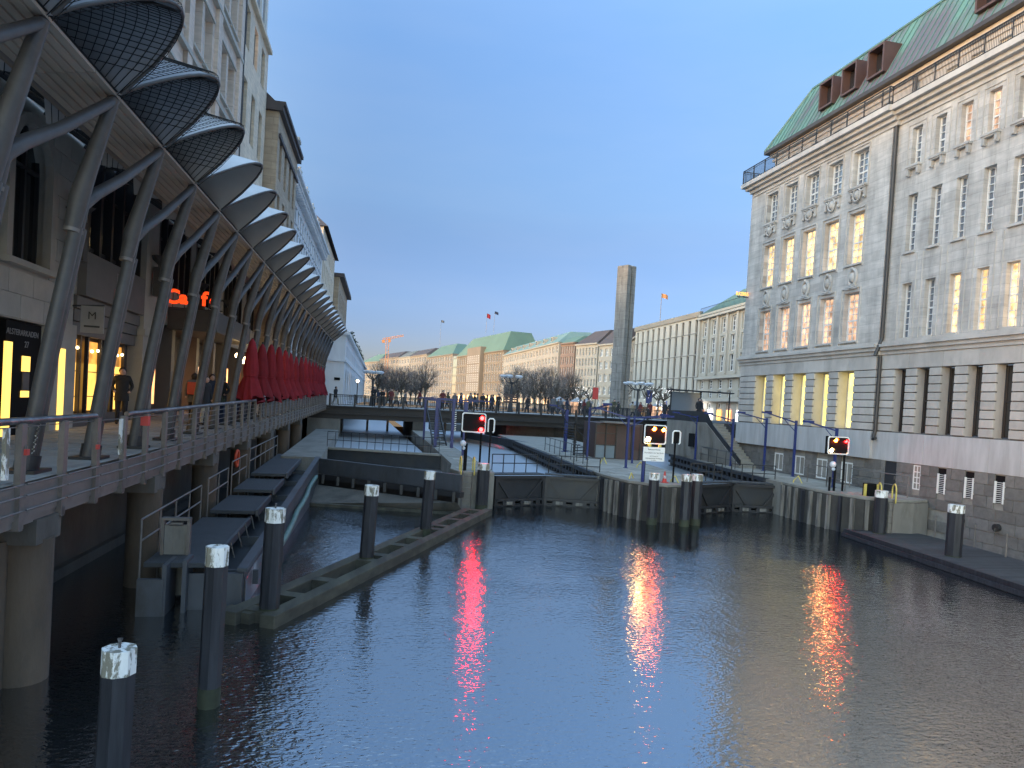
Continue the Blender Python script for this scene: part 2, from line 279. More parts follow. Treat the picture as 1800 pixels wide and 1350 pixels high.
M['hut_red'] = mat('reddish_hut_glass', (0.075, 0.04, 0.038), 0.35, 0, 0.2, 1.5, spec=0.3)
M['hut_blue'] = mat('pale_blue_panel', (0.16, 0.21, 0.25), 0.5, 0, 0.1, 2)
M['hut_brown'] = mat('brown_hut_panel', (0.085, 0.055, 0.05), 0.6, 0, 0.15, 2)
M['hose'] = mat('pale_green_hose', (0.09, 0.16, 0.135), 0.5, 0, 0.3, 2.5, stain=(0.1, 0.11, 0.11), stain_amt=0.8, stain_scale=0.8)
M['orange'] = mat('orange_crane_paint', (0.6, 0.24, 0.08), 0.6)
M['ivory'] = mat('ivory_awning', (0.58, 0.5, 0.38), 0.7, 0, 0.1, 1)
M['paint_blue_letters'] = mat('blue_letter', (0.03, 0.08, 0.5), 0.5)
M['letter_pale'] = mat('pale_letters', (0.28, 0.27, 0.27), 0.5)
M['letter_dark'] = mat('dark_letters', (0.03, 0.03, 0.03), 0.5)
M['pink_panel'] = mat('pinkish_sign_square', (0.24, 0.14, 0.13), 0.6)
M['brass'] = glow('glowing_brass', (1.0, 0.6, 0.12), .11)  # emission put into the brass so these parts look lit
M['orange_glow'] = glow('orange_lit_interior', (1.0, 0.42, 0.15), .13, 0.4)
M['orange_bag'] = mat('orange_red_bag', (0.6, 0.08, 0.03), 0.7)
M['water'] = water_mat('canal_water', (0.004, 0.007, 0.009), 1.0, 5.6)
M['water_up'] = water_mat('upper_water', (0.02, 0.03, 0.038), 1.6, 8.0, 0.36)
M['snow_glass'] = mat('frosted_lamp_glass', (0.62, 0.66, 0.72), 0.3)
M['green_plant'] = mat('dark_foliage', (0.045, 0.06, 0.035), 0.85, 0, 0.3, 3)

# ---------------------------------------------------------------- builders
def tag(o, label=None, cat=None, group=None, kind=None):
    if label: o['label'] = label
    if cat: o['category'] = cat
    if group: o['group'] = group
    if kind: o['kind'] = kind
    return o
def thing(name, label, cat, loc=(0, 0, 0), rz=0.0, group=None):
    o = bpy.data.objects.new(name, None); COL.objects.link(o); o.empty_display_size = 0.2
    o.location = loc; o.rotation_euler = (0, 0, rz)
    return tag(o, label, cat, group)
def pmat(o):
    m = Matrix.LocRotScale(o.location, o.rotation_euler, o.scale)
    return (pmat(o.parent) @ m) if o.parent else m
class MB:
    def __init__(s): s.v = []; s.f = []; s.mi = []; s.mats = []; s.cur = 0; s.sm = set(); s.smooth = False
    def m(s, material):
        if material not in s.mats: s.mats.append(material)
        s.cur = s.mats.index(material); return s
    def add(s, vs, fs):
        n = len(s.v); s.v += [tuple(p) for p in vs]
        for f in fs:
            if s.smooth: s.sm.add(len(s.f))
            s.f.append(tuple(n + i for i in f)); s.mi.append(s.cur)
        return s
    def quad(s, a, b, c, d): return s.add((a, b, c, d), ((0, 1, 2, 3),))
    def box(s, x0, x1, y0, y1, z0, z1):
        return s.add([(x, y, z) for z in (z0, z1) for y in (y0, y1) for x in (x0, x1)],
                     ((0, 2, 3, 1), (4, 5, 7, 6), (0, 1, 5, 4), (2, 6, 7, 3), (0, 4, 6, 2), (1, 3, 7, 5)))
    def beam(s, a, b, w, h, up=(0, 0, 1)):
        """rectangular bar from a to b, w wide, h high (centred)"""
        a = Vector(a); b = Vector(b); d = (b - a).normalized(); u = Vector(up)
        if abs(d.dot(u)) > 0.98: u = Vector((1, 0, 0))
        r = d.cross(u).normalized() * w / 2; q = r.cross(d).normalized() * h / 2
        return s.add([a - r - q, a + r - q, a + r + q, a - r + q, b - r - q, b + r - q, b + r + q, b - r + q],
                     ((0, 1, 2, 3), (7, 6, 5, 4), (0, 4, 5, 1), (1, 5, 6, 2), (2, 6, 7, 3), (3, 7, 4, 0)))
    def prism(s, poly, z0, z1):
        n = len(poly); z0f = z0 if callable(z0) else (lambda x, y: z0); z1f = z1 if callable(z1) else (lambda x, y: z1)
        vs = [(x, y, z0f(x, y)) for x, y in poly] + [(x, y, z1f(x, y)) for x, y in poly]
        fs = [tuple(range(n))[::-1], tuple(range(n, 2 * n))] + [(i, (i + 1) % n, n + (i + 1) % n, n + i) for i in range(n)]
        return s.add(vs, fs)
    def tube(s, pts, r, seg=8, cap=True):
        pts = [Vector(p) for p in pts]; n = len(pts); rr = r if isinstance(r, (list, tuple)) else [r] * n
        rings = []; prev = None
        for i, p in enumerate(pts):
            d = (pts[min(i + 1, n - 1)] - pts[max(i - 1, 0)]).normalized()
            if prev is None:
                u = Vector((0, 0, 1)) if abs(d.z) < 0.9 else Vector((1, 0, 0))
                x = d.cross(u).normalized()
            else:
                x = (prev - d * prev.dot(d)).normalized()
            prev = x; y = d.cross(x)
            rings.append([p + (x * math.cos(2 * math.pi * k / seg) + y * math.sin(2 * math.pi * k / seg)) * rr[i] for k in range(seg)])
        vs = [q for ring in rings for q in ring]
        fs = [(i * seg + k, i * seg + (k + 1) % seg, (i + 1) * seg + (k + 1) % seg, (i + 1) * seg + k) for i in range(n - 1) for k in range(seg)]
        old = s.smooth; s.smooth = True; s.add(vs, fs); s.smooth = old
        if cap:
            s.add(rings[0], (tuple(range(seg))[::-1],)); s.add(rings[-1], (tuple(range(seg)),))
        return s
    def cyl(s, x, y, z0, z1, r, seg=12, r1=None): return s.tube(((x, y, z0), (x, y, z1)), [r, r if r1 is None else r1], seg)
    def ball(s, c, r, seg=10, rings=6, sz=1.0):
        vs = []; fs = []
        for i in range(rings + 1):
            a = math.pi * i / rings
            for k in range(seg):
                t = 2 * math.pi * k / seg
                vs.append((c[0] + r * math.sin(a) * math.cos(t), c[1] + r * math.sin(a) * math.sin(t), c[2] + r * sz * math.cos(a)))
        for i in range(rings):
            for k in range(seg):
                fs.append((i * seg + k, (i + 1) * seg + k, (i + 1) * seg + (k + 1) % seg, i * seg + (k + 1) % seg))
        old = s.smooth; s.smooth = True; s.add(vs, fs); s.smooth = old
        return s
    def mesh(s, name):
        me = bpy.data.meshes.new(name); me.from_pydata(s.v, [], s.f)
        for mt in s.mats: me.materials.append(mt)
        me.polygons.foreach_set('material_index', s.mi)
        if s.sm: me.polygons.foreach_set('use_smooth', [i in s.sm for i in range(len(s.f))])
        me.update(); return me
    def build(s, name, parent=None, material=None, label=None, cat=None, group=None, kind=None, local=False, bevel=0):
        """coordinates are world coordinates unless local=True"""
        if material is not None: s.mats = [material]; s.mi = [0] * len(s.f)
        if parent is not None:
            if not local:
                inv = pmat(parent).inverted(); s.v = [tuple(inv @ Vector(p)) for p in s.v]
            o = bpy.data.objects.new(name, s.mesh(name)); COL.objects.link(o); o.parent = parent
        else:
            xs = [p[0] for p in s.v]; ys = [p[1] for p in s.v]; zs = [p[2] for p in s.v]
            c = ((min(xs) + max(xs)) / 2, (min(ys) + max(ys)) / 2, min(zs))
            s.v = [(p[0] - c[0], p[1] - c[1], p[2] - c[2]) for p in s.v]
            o = bpy.data.objects.new(name, s.mesh(name)); COL.objects.link(o); o.location = c
        if bevel:
            b = o.modifiers.new('bevel', 'BEVEL'); b.width = bevel; b.segments = 2; b.limit_method = 'ANGLE'
        return tag(o, label, cat, group, kind)
def inst(name, me, parent, loc, rot=(0, 0, 0), scale=(1, 1, 1), world=True):
    o = bpy.data.objects.new(name, me); COL.objects.link(o)
    if parent is not None:
        o.parent = parent
        if world:
            mw = pmat(parent).inverted() @ Matrix.LocRotScale(Vector(loc), Euler(rot), Vector(scale))
            l, q, sc = mw.decompose(); o.location = l; o.rotation_euler = q.to_euler(); o.scale = sc
            return o
    o.location = loc; o.rotation_euler = rot; o.scale = scale
    return o
def copy_tree(o, parent=None):
    c = o.copy(); COL.objects.link(c)
    if parent is not None: c.parent = parent
    for ch in list(o.children): copy_tree(ch, c)
    return c
def ordinal(n):
    names = ['first', 'second', 'third', 'fourth', 'fifth', 'sixth', 'seventh', 'eighth', 'ninth', 'tenth', 'eleventh', 'twelfth', 'thirteenth', 'fourteenth',
             'fifteenth', 'sixteenth', 'seventeenth', 'eighteenth', 'nineteenth', 'twentieth', 'twenty-first', 'twenty-second', 'twenty-third', 'twenty-fourth', 'twenty-fifth', 'twenty-sixth']
    return names[n]
def block_mesh(name, material, bev=0.06):
    """unit block centred on the origin with chamfered edges"""
    bm = bmesh.new(); bmesh.ops.create_cube(bm, size=1.0)
    bmesh.ops.bevel(bm, geom=list(bm.edges), offset=bev, segments=1, affect='EDGES')
    me = bpy.data.meshes.new(name); bm.to_mesh(me); bm.free(); me.materials.append(material); return me
_text = {}
def text_obj(name, body, size, material, parent, world_matrix, depth=0.02, bold=0.0):
    cu = bpy.data.curves.new(name, 'FONT'); cu.body = body; cu.size = size; cu.extrude = depth / 2; cu.align_x = 'CENTER'; cu.align_y = 'CENTER'; cu.offset = bold
    tmp = bpy.data.objects.new(name, cu); COL.objects.link(tmp)
    bpy.context.view_layer.update()
    me = bpy.data.meshes.new_from_object(tmp.evaluated_get(bpy.context.evaluated_depsgraph_get()))
    bpy.data.objects.remove(tmp)
    me.materials.clear(); me.materials.append(material)
    o = bpy.data.objects.new(name, me); COL.objects.link(o)
    if parent is not None:
        o.parent = parent; world_matrix = pmat(parent).inverted() @ world_matrix
    o.matrix_local = world_matrix
    l, q, sc = world_matrix.decompose(); o.location = l; o.rotation_euler = q.to_euler(); o.scale = sc
    return o
def wall_holes(mb, O, U, z0, z1, u0, u1, holes, depth, d=0.0):
    """wall in the vertical plane through O along U (normal = U turned right); holes (ua,ub,za,zb[,arch]) get reveals"""
    U = Vector((U[0], U[1], 0)); N = Vector((U.y, -U.x, 0)); O = Vector((O[0], O[1], 0))
    P = lambda u, z, dd: O + U * u + N * dd + Vector((0, 0, z))
    us = sorted(set([u0, u1] + [x for h in holes for x in h[:2] if u0 < x < u1])); zs = sorted(set([z0, z1] + [x for h in holes for x in h[2:4] if z0 < x < z1]))
    for i in range(len(us) - 1):
        run = None
        for j in range(len(zs) - 1):
            uc = (us[i] + us[i + 1]) / 2; zc = (zs[j] + zs[j + 1]) / 2
            hole = any(h[0] < uc < h[1] and h[2] < zc < h[3] for h in holes)
            if hole:
                if run is not None: mb.quad(P(us[i], run, d), P(us[i + 1], run, d), P(us[i + 1], zs[j], d), P(us[i], zs[j], d)); run = None
            elif run is None: run = zs[j]
        if run is not None: mb.quad(P(us[i], run, d), P(us[i + 1], run, d), P(us[i + 1], zs[-1], d), P(us[i], zs[-1], d))
    for h in holes:
        a, b, c, e = h[:4]; arch = len(h) > 4 and h[4]
        top = e
        if arch:
            r = (b - a) / 2; sp = e - r; n = 10; mid = (a + b) / 2
            pts = [(mid - r * math.cos(math.pi * k / n), sp + r * math.sin(math.pi * k / n)) for k in range(n + 1)]
            for k in range(n):
                (p0, q0), (p1, q1) = pts[k], pts[k + 1]
                mb.quad(P(p0, q0, d), P(p1, q1, d), P(p1, e, d), P(p0, e, d))
                mb.quad(P(p0, q0, d), P(p0, q0, d - depth), P(p1, q1, d - depth), P(p1, q1, d))
            top = sp
        mb.quad(P(a, c, d), P(a, c, d - depth), P(a, top, d - depth), P(a, top, d))
        mb.quad(P(b, c, d), P(b, top, d), P(b, top, d - depth), P(b, c, d - depth))
        mb.quad(P(a, c, d), P(b, c, d), P(b, c, d - depth), P(a, c, d - depth))
        if not arch: mb.quad(P(a, e, d), P(a, e, d - depth), P(b, e, d - depth), P(b, e, d))
    return P
_win = {}
def window_meshes(w, h, nx, nz, fr, bar, fmat, gmat, dpt=0.08):
    key = (round(w, 3), round(h, 3), nx, nz, fr, bar, fmat.name, gmat.name, dpt)
    if key not in _win:
        f = MB().m(fmat)
        f.box(0, fr, 0, dpt, 0, h); f.box(w - fr, w, 0, dpt, 0, h); f.box(fr, w - fr, 0, dpt, 0, fr); f.box(fr, w - fr, 0, dpt, h - fr, h)
        for i in range(1, nx):
            x = fr + (w - 2 * fr) * i / nx; f.box(x - bar / 2, x + bar / 2, 0.01, dpt - 0.01, fr, h - fr)
        for j in range(1, nz):
            z = fr + (h - 2 * fr) * j / nz; bb = bar * (2.2 if nz > 4 and j == nz // 2 else 1); f.box(fr, w - fr, 0.012, dpt - 0.012, z - bb / 2, z + bb / 2)
        g = MB().m(gmat); g.quad((0.004, dpt - 0.02, 0.004), (w - 0.004, dpt - 0.02, 0.004), (w - 0.004, dpt - 0.02, h - 0.004), (0.004, dpt - 0.02, h - 0.004))
        _win[key] = (f.mesh('window'), g.mesh('pane'))
    return _win[key]
def put_window(parent, O, U, u, z, d, w, h, nx=2, nz=3, fr=0.06, bar=0.035, fmat=None, gmat=None, name='window', dpt=0.08):
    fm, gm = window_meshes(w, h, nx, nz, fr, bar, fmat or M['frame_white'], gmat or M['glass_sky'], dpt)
    U = Vector((U[0], U[1], 0)); N = Vector((U.y, -U.x, 0)); p = Vector((O[0], O[1], 0)) + U * u + N * d + Vector((0, 0, z))
    o = inst(name, fm, parent, p, (0, 0, math.atan2(U.y, U.x)))
    inst('pane', gm, o, (0, 0, 0), world=False)
    return o
# ================================================================ ground, water, sky-lit setting
def sheet(name, poly, z, m, kind='structure'):
    mb = MB().m(m); mb.add([(x, y, z) for x, y in poly], (tuple(range(len(poly))),)); return mb.build(name, kind=kind)
wmb = MB().m(M['water']); wmb.quad((-7, -60, 0), (23.2, -60, 0), (23.2, 34, 0), (-7, 34, 0)); wmb.build('water', kind='structure')
wmb = MB().m(M['water_up'])
wmb.quad((-3.3, 33.3, 0.75), (4.6, 33.3, 0.75), (4.6, 190, 0.75), (-3.3, 190, 0.75)); wmb.quad((5.8, 31.6, 0.75), (60, 31.6, 0.75), (60, 190, 0.75), (5.8, 190, 0.75)); wmb.build('water', kind='structure')
g = MB().m(M['ground'])
g.add([(-3000, -60, 2.9), (-9, -60, 2.9), (-9, 66, 3.3), (-2.6, 66, 3.3), (-1.5, 100, 3.3), (0, 148, 3.3), (0, 3500, 3.3), (-3000, 3500, 3.3)], (tuple(range(8)),))
g.add([(0, 148, 3.3), (34, 148, 3.3), (34, 3500, 3.3), (0, 3500, 3.3)], ((0, 1, 2, 3),))
g.add([(34, 67, 3.75), (3000, 67, 3.75), (3000, 3500, 3.3), (34, 3500, 3.3)], ((0, 1, 2, 3),))
g.add([(31, -60, 3.0), (3000, -60, 3.0), (3000, 67, 3.75), (31, 67, 3.75)], ((0, 1, 2, 3),))
g.add([(-3000, -3500, 2.9), (3000, -3500, 2.9), (3000, -60, 2.9), (-3000, -60, 2.9)], ((0, 1, 2, 3),))
g.build('ground', kind='structure')
bed = MB().m(M['concrete_dark']); bed.box(-7, 60, -60, 190, -3.2, -3.0); bed.build('canal_bed', kind='structure')

# ================================================================ the stone office building on the right
BX = 23.2; BY = 40.3
rb = thing('stone_building', 'large grey limestone office building with green copper roof and lit windows on the right', 'building', (27, 24, 0))
O2 = (BX, BY); U2 = (0, -1)
cols_l = [1.75 + 1.0 + 1.875 * k - 1.0 for k in range(5)]                 # left edges of the five wide slots, measured from the corner
cols_l = [1.75 + 1.88 * k for k in range(5)]
cols_r = [12.95 + 1.3 * k for k in range(17)]
LB, RB0, RB1 = 0.15, 11.9, 36.0
# --- upper ashlar wall: left bay stands 15 cm proud
holesL = [(c + 0.03, c + 1.10, a, b) for c in cols_l for a, b in ((8.55, 10.9), (12.3, 14.8), (16.1, 17.8))]
holesR = [(c, c + 0.56, a, b) for c in cols_r for a, b in ((8.45, 10.85), (12.25, 14.75), (16.05, 17.7))]
mb = MB().m(M['ashR'])
wall_holes(mb, O2, U2, 8.3, 18.3, 0, RB0, holesL, 0.36, LB)
P = wall_holes(mb, O2, U2, 8.3, 18.3, RB0, RB1, holesR, 0.36, 0.0)
mb.quad(P(RB0, 8.3, LB), P(RB0, 8.3, 0), P(RB0, 18.3, 0), P(RB0, 18.3, LB))
mb.quad(P(0, 3, LB), P(0, 3, -14), P(0, 18.9, -14), P(0, 18.9, LB)); mb.quad(P(RB1, -1, 0), P(RB1, -1, -14), P(RB1, 18.9, -14), P(RB1, 18.9, 0))
mb.build('upper_wall', rb)
litL = {(0, 1): 'lit_win', (1, 1): 'lit_win', (2, 1): 'lit_win', (3, 1): 'lit_win', (4, 1): 'lit_win', (0, 0): 'lit_dim', (1, 0): 'lit_dim', (2, 0): 'lit_dim', (3, 0): 'lit_dim', (4, 0): 'lit_dim'}
for i, c in enumerate(cols_l):
    for j, (a, b) in enumerate(((8.55, 10.9), (12.3, 14.8), (16.1, 17.8))):
        put_window(rb, O2, U2, c + 0.03, a, LB - 0.27, 1.07, b - a, 3, 7 if j < 2 else 5, 0.07, 0.035, gmat=M[litL.get((i, j), 'glass_sky')])
litR = {(2, 0): 'lit_win', (3, 0): 'lit_win', (4, 0): 'lit_win', (2, 2): 'lit_dim', (3, 2): 'lit_dim', (6, 0): 'lit_win'}
for i, c in enumerate(cols_r):
    for j, (a, b) in enumerate(((8.45, 10.85), (12.25, 14.75), (16.05, 17.7))):
        put_window(rb, O2, U2, c, a, -0.22, 0.56, b - a, 2, 8 if j < 2 else 5, 0.05, 0.03, gmat=M[litR.get((i, j), 'glass_sky')])
# --- shallow pilaster grooves and sills
trim = MB().m(M['rust'])
for c in cols_l:
    for a, b in ((8.3, 11.1), (12.1, 14.95), (15.9, 17.95)):
        for e in (c - 0.14, c + 1.2):
            trim.beam(P(e, a, LB + 0.02), P(e, b, LB + 0.02), 0.05, 0.07, (1, 0, 0))
        trim.beam(P(c - 0.16, b + 0.02, LB + 0.02), P(c + 1.22, b + 0.02, LB + 0.02), 0.07, 0.05)
    trim.beam(P(c - 0.06, 8.5, LB + 0.03), P(c + 1.2, 8.5, LB + 0.03), 0.14, 0.09)
    trim.beam(P(c - 0.06, 12.24, LB + 0.03), P(c + 1.2, 12.24, LB + 0.03), 0.14, 0.09)
for c in cols_r:
    trim.beam(P(c - 0.06, 12.19, 0.03), P(c + 0.62, 12.19, 0.03), 0.14, 0.1); trim.beam(P(c - 0.04, 8.4, 0.02), P(c + 0.6, 8.4, 0.02), 0.1, 0.09)
    for e in (c - 0.2, c + 0.76):
        trim.beam(P(e, 8.4, 0.012), P(e, 12.1, 0.012), 0.03, 0.035, (1, 0, 0))
    trim.beam(P(c - 0.22, 17.85, 0.012), P(c + 0.78, 17.85, 0.012), 0.05, 0.04)
    for e in (c - 0.22, c + 0.78): trim.beam(P(e, 16.0, 0.012), P(e, 17.85, 0.012), 0.05, 0.04, (1, 0, 0))
trim.build('window_trim', rb, kind='stuff')
# balcony sills with brackets on the right bay, cartouches on the left bay
sl = MB().m(M['rust']); sl.beam((-0.1, 0, 0), (0.66, 0, 0), 0.24, 0.1); sl.beam((-0.06, 0, -0.08), (0.62, 0, -0.08), 0.16, 0.06); slm = sl.mesh('sill')
bkm = MB().m(M['rust']).box(-0.06, 0.06, -0.1, 0.1, -0.1, 0.1).tube(((-0.06, -0.04, -0.14), (0.06, -0.04, -0.14)), 0.07, 8).mesh('bracket')
for c in cols_r:
    o = inst('sill', slm, rb, P(c, 15.96, 0.1), (0, 0, -math.pi / 2))
    for e in (0.0, 0.56): inst('bracket', bkm, o, (e, 0.03, -0.2), world=False)
ca = MB().m(M['rust'])
ca.beam((-0.62, 0, 0.36), (0.62, 0, 0.36), 0.26, 0.1); ca.beam((-0.56, 0, 0.27), (0.56, 0, 0.27), 0.18, 0.07)
ca.ball((0, 0.03, -0.02), 0.2, 10, 6, 1.25); ca.tube([(0.26 * math.cos(t), -0.06, -0.02 + 0.31 * math.sin(t)) for t in [k * math.pi / 8 for k in range(17)]], 0.05, 6)
for sgn in (-1, 1):
    ca.tube([(sgn * (0.3 + 0.03 * k), -0.03, 0.16 - 0.1 * math.sin(k * 0.7)) for k in range(6)], 0.06, 6); ca.beam((sgn * 0.5, 0, 0.22), (sgn * 0.5, 0, -0.2), 0.1, 0.1, (0, 1, 0)); ca.ball((sgn * 0.5, -0.03, -0.2), 0.09, 8, 5)
cam_ = ca.mesh('carved_cartouche')
we = MB().m(M['rust'])
we.tube([(0.27 * math.cos(t), 0, 0.4 * math.sin(t)) for t in [k * math.pi / 10 for k in range(21)]], 0.085, 8); we.ball((0, 0.05, 0), 0.2, 10, 6, 1.4)
we.beam((-0.42, 0.02, -0.52), (0.42, 0.02, -0.52), 0.18, 0.09); we.tube([(-0.3, -0.02, -0.44), (0, -0.06, -0.5), (0.3, -0.02, -0.44)], 0.06, 6); we.ball((0, -0.03, 0.42), 0.1, 8, 5)
wem = we.mesh('carved_wreath')
for c in cols_l:
    inst('carved_cartouche', cam_, rb, P(c + 0.57, 15.62, LB + 0.06), (0, 0, -math.pi / 2))
    inst('carved_wreath', wem, rb, P(c + 0.57, 11.62, LB + 0.02), (0, 0, -math.pi / 2))
# --- string course, rusticated ground floor with deep slots, pale plinth slabs, granite base
def band(u0, u1, z0, z1, d, name, m):
    b = MB().m(m); p = [P(u0, z0, d), P(u1, z0, d), P(u1, z0, -0.3), P(u0, z0, -0.3)]; b.prism([(q.x, q.y) for q in p], z0, z1); return b.build(name, rb)
for u0, u1, e in ((-0.12, RB0 + 0.1, LB), (RB0 + 0.1, RB1, 0.0)):
    c = MB().m(M['rust'])
    for za, zb, dd in ((7.75, 7.93, 0.10), (7.93, 8.1, 0.2), (8.1, 8.22, 0.3), (8.22, 8.34, 0.16)):
        q = [P(u0, 0, e + dd), P(u1, 0, e + dd), P(u1, 0, -0.25), P(u0, 0, -0.25)]; c.prism([(k.x, k.y) for k in q], za, zb)
    c.build('string_course', rb)
slots = [(c, c + 1.15) for c in cols_l] + [(c - 0.06, c + 0.62) for c in cols_r]
core = MB().m(M['joint_dark'])
wall_holes(core, O2, U2, 4.2, 7.75, 0, RB0, [(a, b, 4.3, 7.08) for a, b in slots[:5]], 0.62, LB - 0.04)
wall_holes(core, O2, U2, 4.2, 7.75, RB0, RB1, [(a, b, 4.3, 7.08) for a, b in slots[5:]], 0.42, -0.04)
core.m(M['granite_joint'])
core.quad(P(0, -1, 0.03), P(RB1, -1, 0.03), P(RB1, 4.2, 0.03), P(0, 4.2, 0.03)); core.quad(P(0, -1, 0.03), P(0, -1, -14), P(0, 4.2, -14), P(0, 4.2, 0.03))
core.build('wall_core', rb)
rev = MB().m(M['rust'])                                             # smooth reveals of the slots
for k, (a, b) in enumerate(slots):
    e = LB if k < 5 else 0.0; dp = 0.6 if k < 5 else 0.4
    for u, du in ((a, 0.012), (b, -0.012)):
        rev.quad(P(u + du, 4.3, e - 0.03), P(u + du, 4.3, e - dp), P(u + du, 7.08, e - dp), P(u + du, 7.08, e - 0.03))
rev.build('slot_reveals', rb, kind='stuff')
rowh = (7.08 - 4.3) / 8
bm_rust = block_mesh('course_stone', M['rust'], 0.035)
def stone(me, name, u0, u1, z0, z1, d, t, par):
    if u1 - u0 < 0.05: return
    p = P((u0 + u1) / 2, (z0 + z1) / 2, d - t / 2); return inst(name, me, par, p, (0, 0, 0), (t, u1 - u0, z1 - z0))
edges = [0.0] + [x for s in slots for x in s]
for k in range(len(slots) + 1):
    a = 0.0 if k == 0 else slots[k - 1][1]; b = slots[k][0] if k < len(slots) else RB1
    if k >= 13: break
    e = LB
    parts_ = [(a, b, LB if b <= RB0 else 0.0)] if not (a < RB0 < b) else [(a, RB0, LB), (RB0 + 0.002, b, 0.0)]
    for a1, b1, e1 in parts_:
        for r in range(8):
            stone(bm_rust, 'course_stone', a1, b1, 4.3 + rowh * r + 0.02, 4.3 + rowh * (r + 1) - 0.02, e1 + 0.04, 0.14, rb)
bm_slab = block_mesh('plinth_slab', M['slab'], 0.01)
bm_smooth = block_mesh('smooth_slab', M['rust'], 0.01)
u = 0.0; random.seed(3)
while u < 30:
    w = random.uniform(1.15, 1.75)
    u1 = RB0 if u < RB0 < u + w + 0.5 else u + w
    e = LB if u < RB0 - 0.01 else 0.0
    stone(bm_slab, 'plinth_slab', u + 0.004, u1 - 0.004, 3.0, 4.26, e + 0.09 + random.uniform(0, 0.006), 0.2, rb); u = u1
u = 0.0
while u < 30:
    w = random.uniform(1.3, 1.9); u1 = RB0 if u < RB0 < u + w + 0.5 else u + w; e = LB if u < RB0 - 0.01 else 0.0
    stone(bm_smooth, 'smooth_slab', u + 0.004, u1 - 0.004, 7.1, 7.74, e + 0.045 + random.uniform(0, 0.006), 0.16, rb); u = u1
# slot windows
for k, (a, b) in enumerate(slots):
    e = LB if k < 5 else 0.0; dp = 0.55 if k < 5 else 0.36
    put_window(rb, O2, U2, a + 0.02, 4.32, e - dp, b - a - 0.04, 2.74, 1, 2, 0.045, 0.05, M['frame_dark'] if k >= 5 else M['frame_white'], M['lit_slot'] if k < 5 else M['glass_dark'])
# granite base: openings first, then the blocks round them
gopen = [(4.1, 4.95, 1.72, 2.68), (6.05, 6.9, 1.68, 2.68), (7.9, 8.75, 1.68, 2.68), (9.8, 10.65, 1.68, 2.68), (12.75, 13.45, 1.6, 2.98)] + [(14.4 + 1.33 * k, 14.82 + 1.33 * k, 1.92, 2.95) for k in range(8)]
bm_gr = block_mesh('granite_block', M['granite'], 0.03)
random.seed(11)
rows = [(-0.5 + 0.437 * k, -0.5 + 0.437 * (k + 1)) for k in range(8)]
for r, (z0, z1) in enumerate(rows):
    u = -0.45 if r % 2 else 0.0
    while u < 25.5:
        w = random.choice((0.85, 0.95, 1.1)); a = max(0.0, u); b = u + w; u = b
        if z1 < 1.6 and a < 15.3: continue
        seg = [(a, b)]
        for oa, ob, oz0, oz1 in gopen:
            if z1 > oz0 + 0.12 and z0 < oz1 - 0.12:
                ns = []
                for s0, s1 in seg:
                    if s1 <= oa or s0 >= ob: ns.append((s0, s1)); continue
                    if s0 < oa: ns.append((s0, oa))
                    if s1 > ob: ns.append((ob, s1))
                seg = ns
        for s0, s1 in seg: stone(bm_gr, 'granite_block', s0 + 0.008, s1 - 0.008, z0 + 0.008, z1 - 0.008, 0.075 + random.uniform(0, 0.012), 0.14, rb)
for k, (a, b, c, d) in enumerate(gopen):
    if k == 4:
        o = MB().m(M['frame_dark']); o.prism([(q.x, q.y) for q in (P(a, 0, 0.05), P(b, 0, 0.05), P(b, 0, 0.0), P(a, 0, 0.0))], c, d); o = o.build('service_door', rb)
        MB().m(M['rail']).box(BX - 0.09, BX - 0.05, BY - b + 0.06, BY - b + 0.1, 2.2, 2.35).build('handle', o)
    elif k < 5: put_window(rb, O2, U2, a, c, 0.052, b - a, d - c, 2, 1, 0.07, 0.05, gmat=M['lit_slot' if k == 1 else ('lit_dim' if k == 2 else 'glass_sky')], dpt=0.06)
    elif k == 5: put_window(rb, O2, U2, a, c, 0.052, b - a, d - c, 2, 4, 0.05, 0.04, dpt=0.06)
    else:
        o = MB().m(M['frame_white']); fr = P(a, 0, 0.05); fe = P(b, 0, 0.05)
        o.beam(P(a + 0.03, c, 0.06), P(a + 0.03, d - 0.22, 0.06), 0.06, 0.06, (1, 0, 0)); o.beam(P(b - 0.03, c, 0.06), P(b - 0.03, d - 0.22, 0.06), 0.06, 0.06, (1, 0, 0))
        n = 11
        for q in range(n):
            z = c + 0.04 + (d - c - 0.3) * q / (n - 1); o.beam(P(a + 0.05, z, 0.055), P(b - 0.05, z, 0.055), 0.05, 0.018)
        o.m(M['black']); o.quad(P(a, c, 0.035), P(b, c, 0.035), P(b, d, 0.035), P(a, d, 0.035)); o.build('louvre', rb)
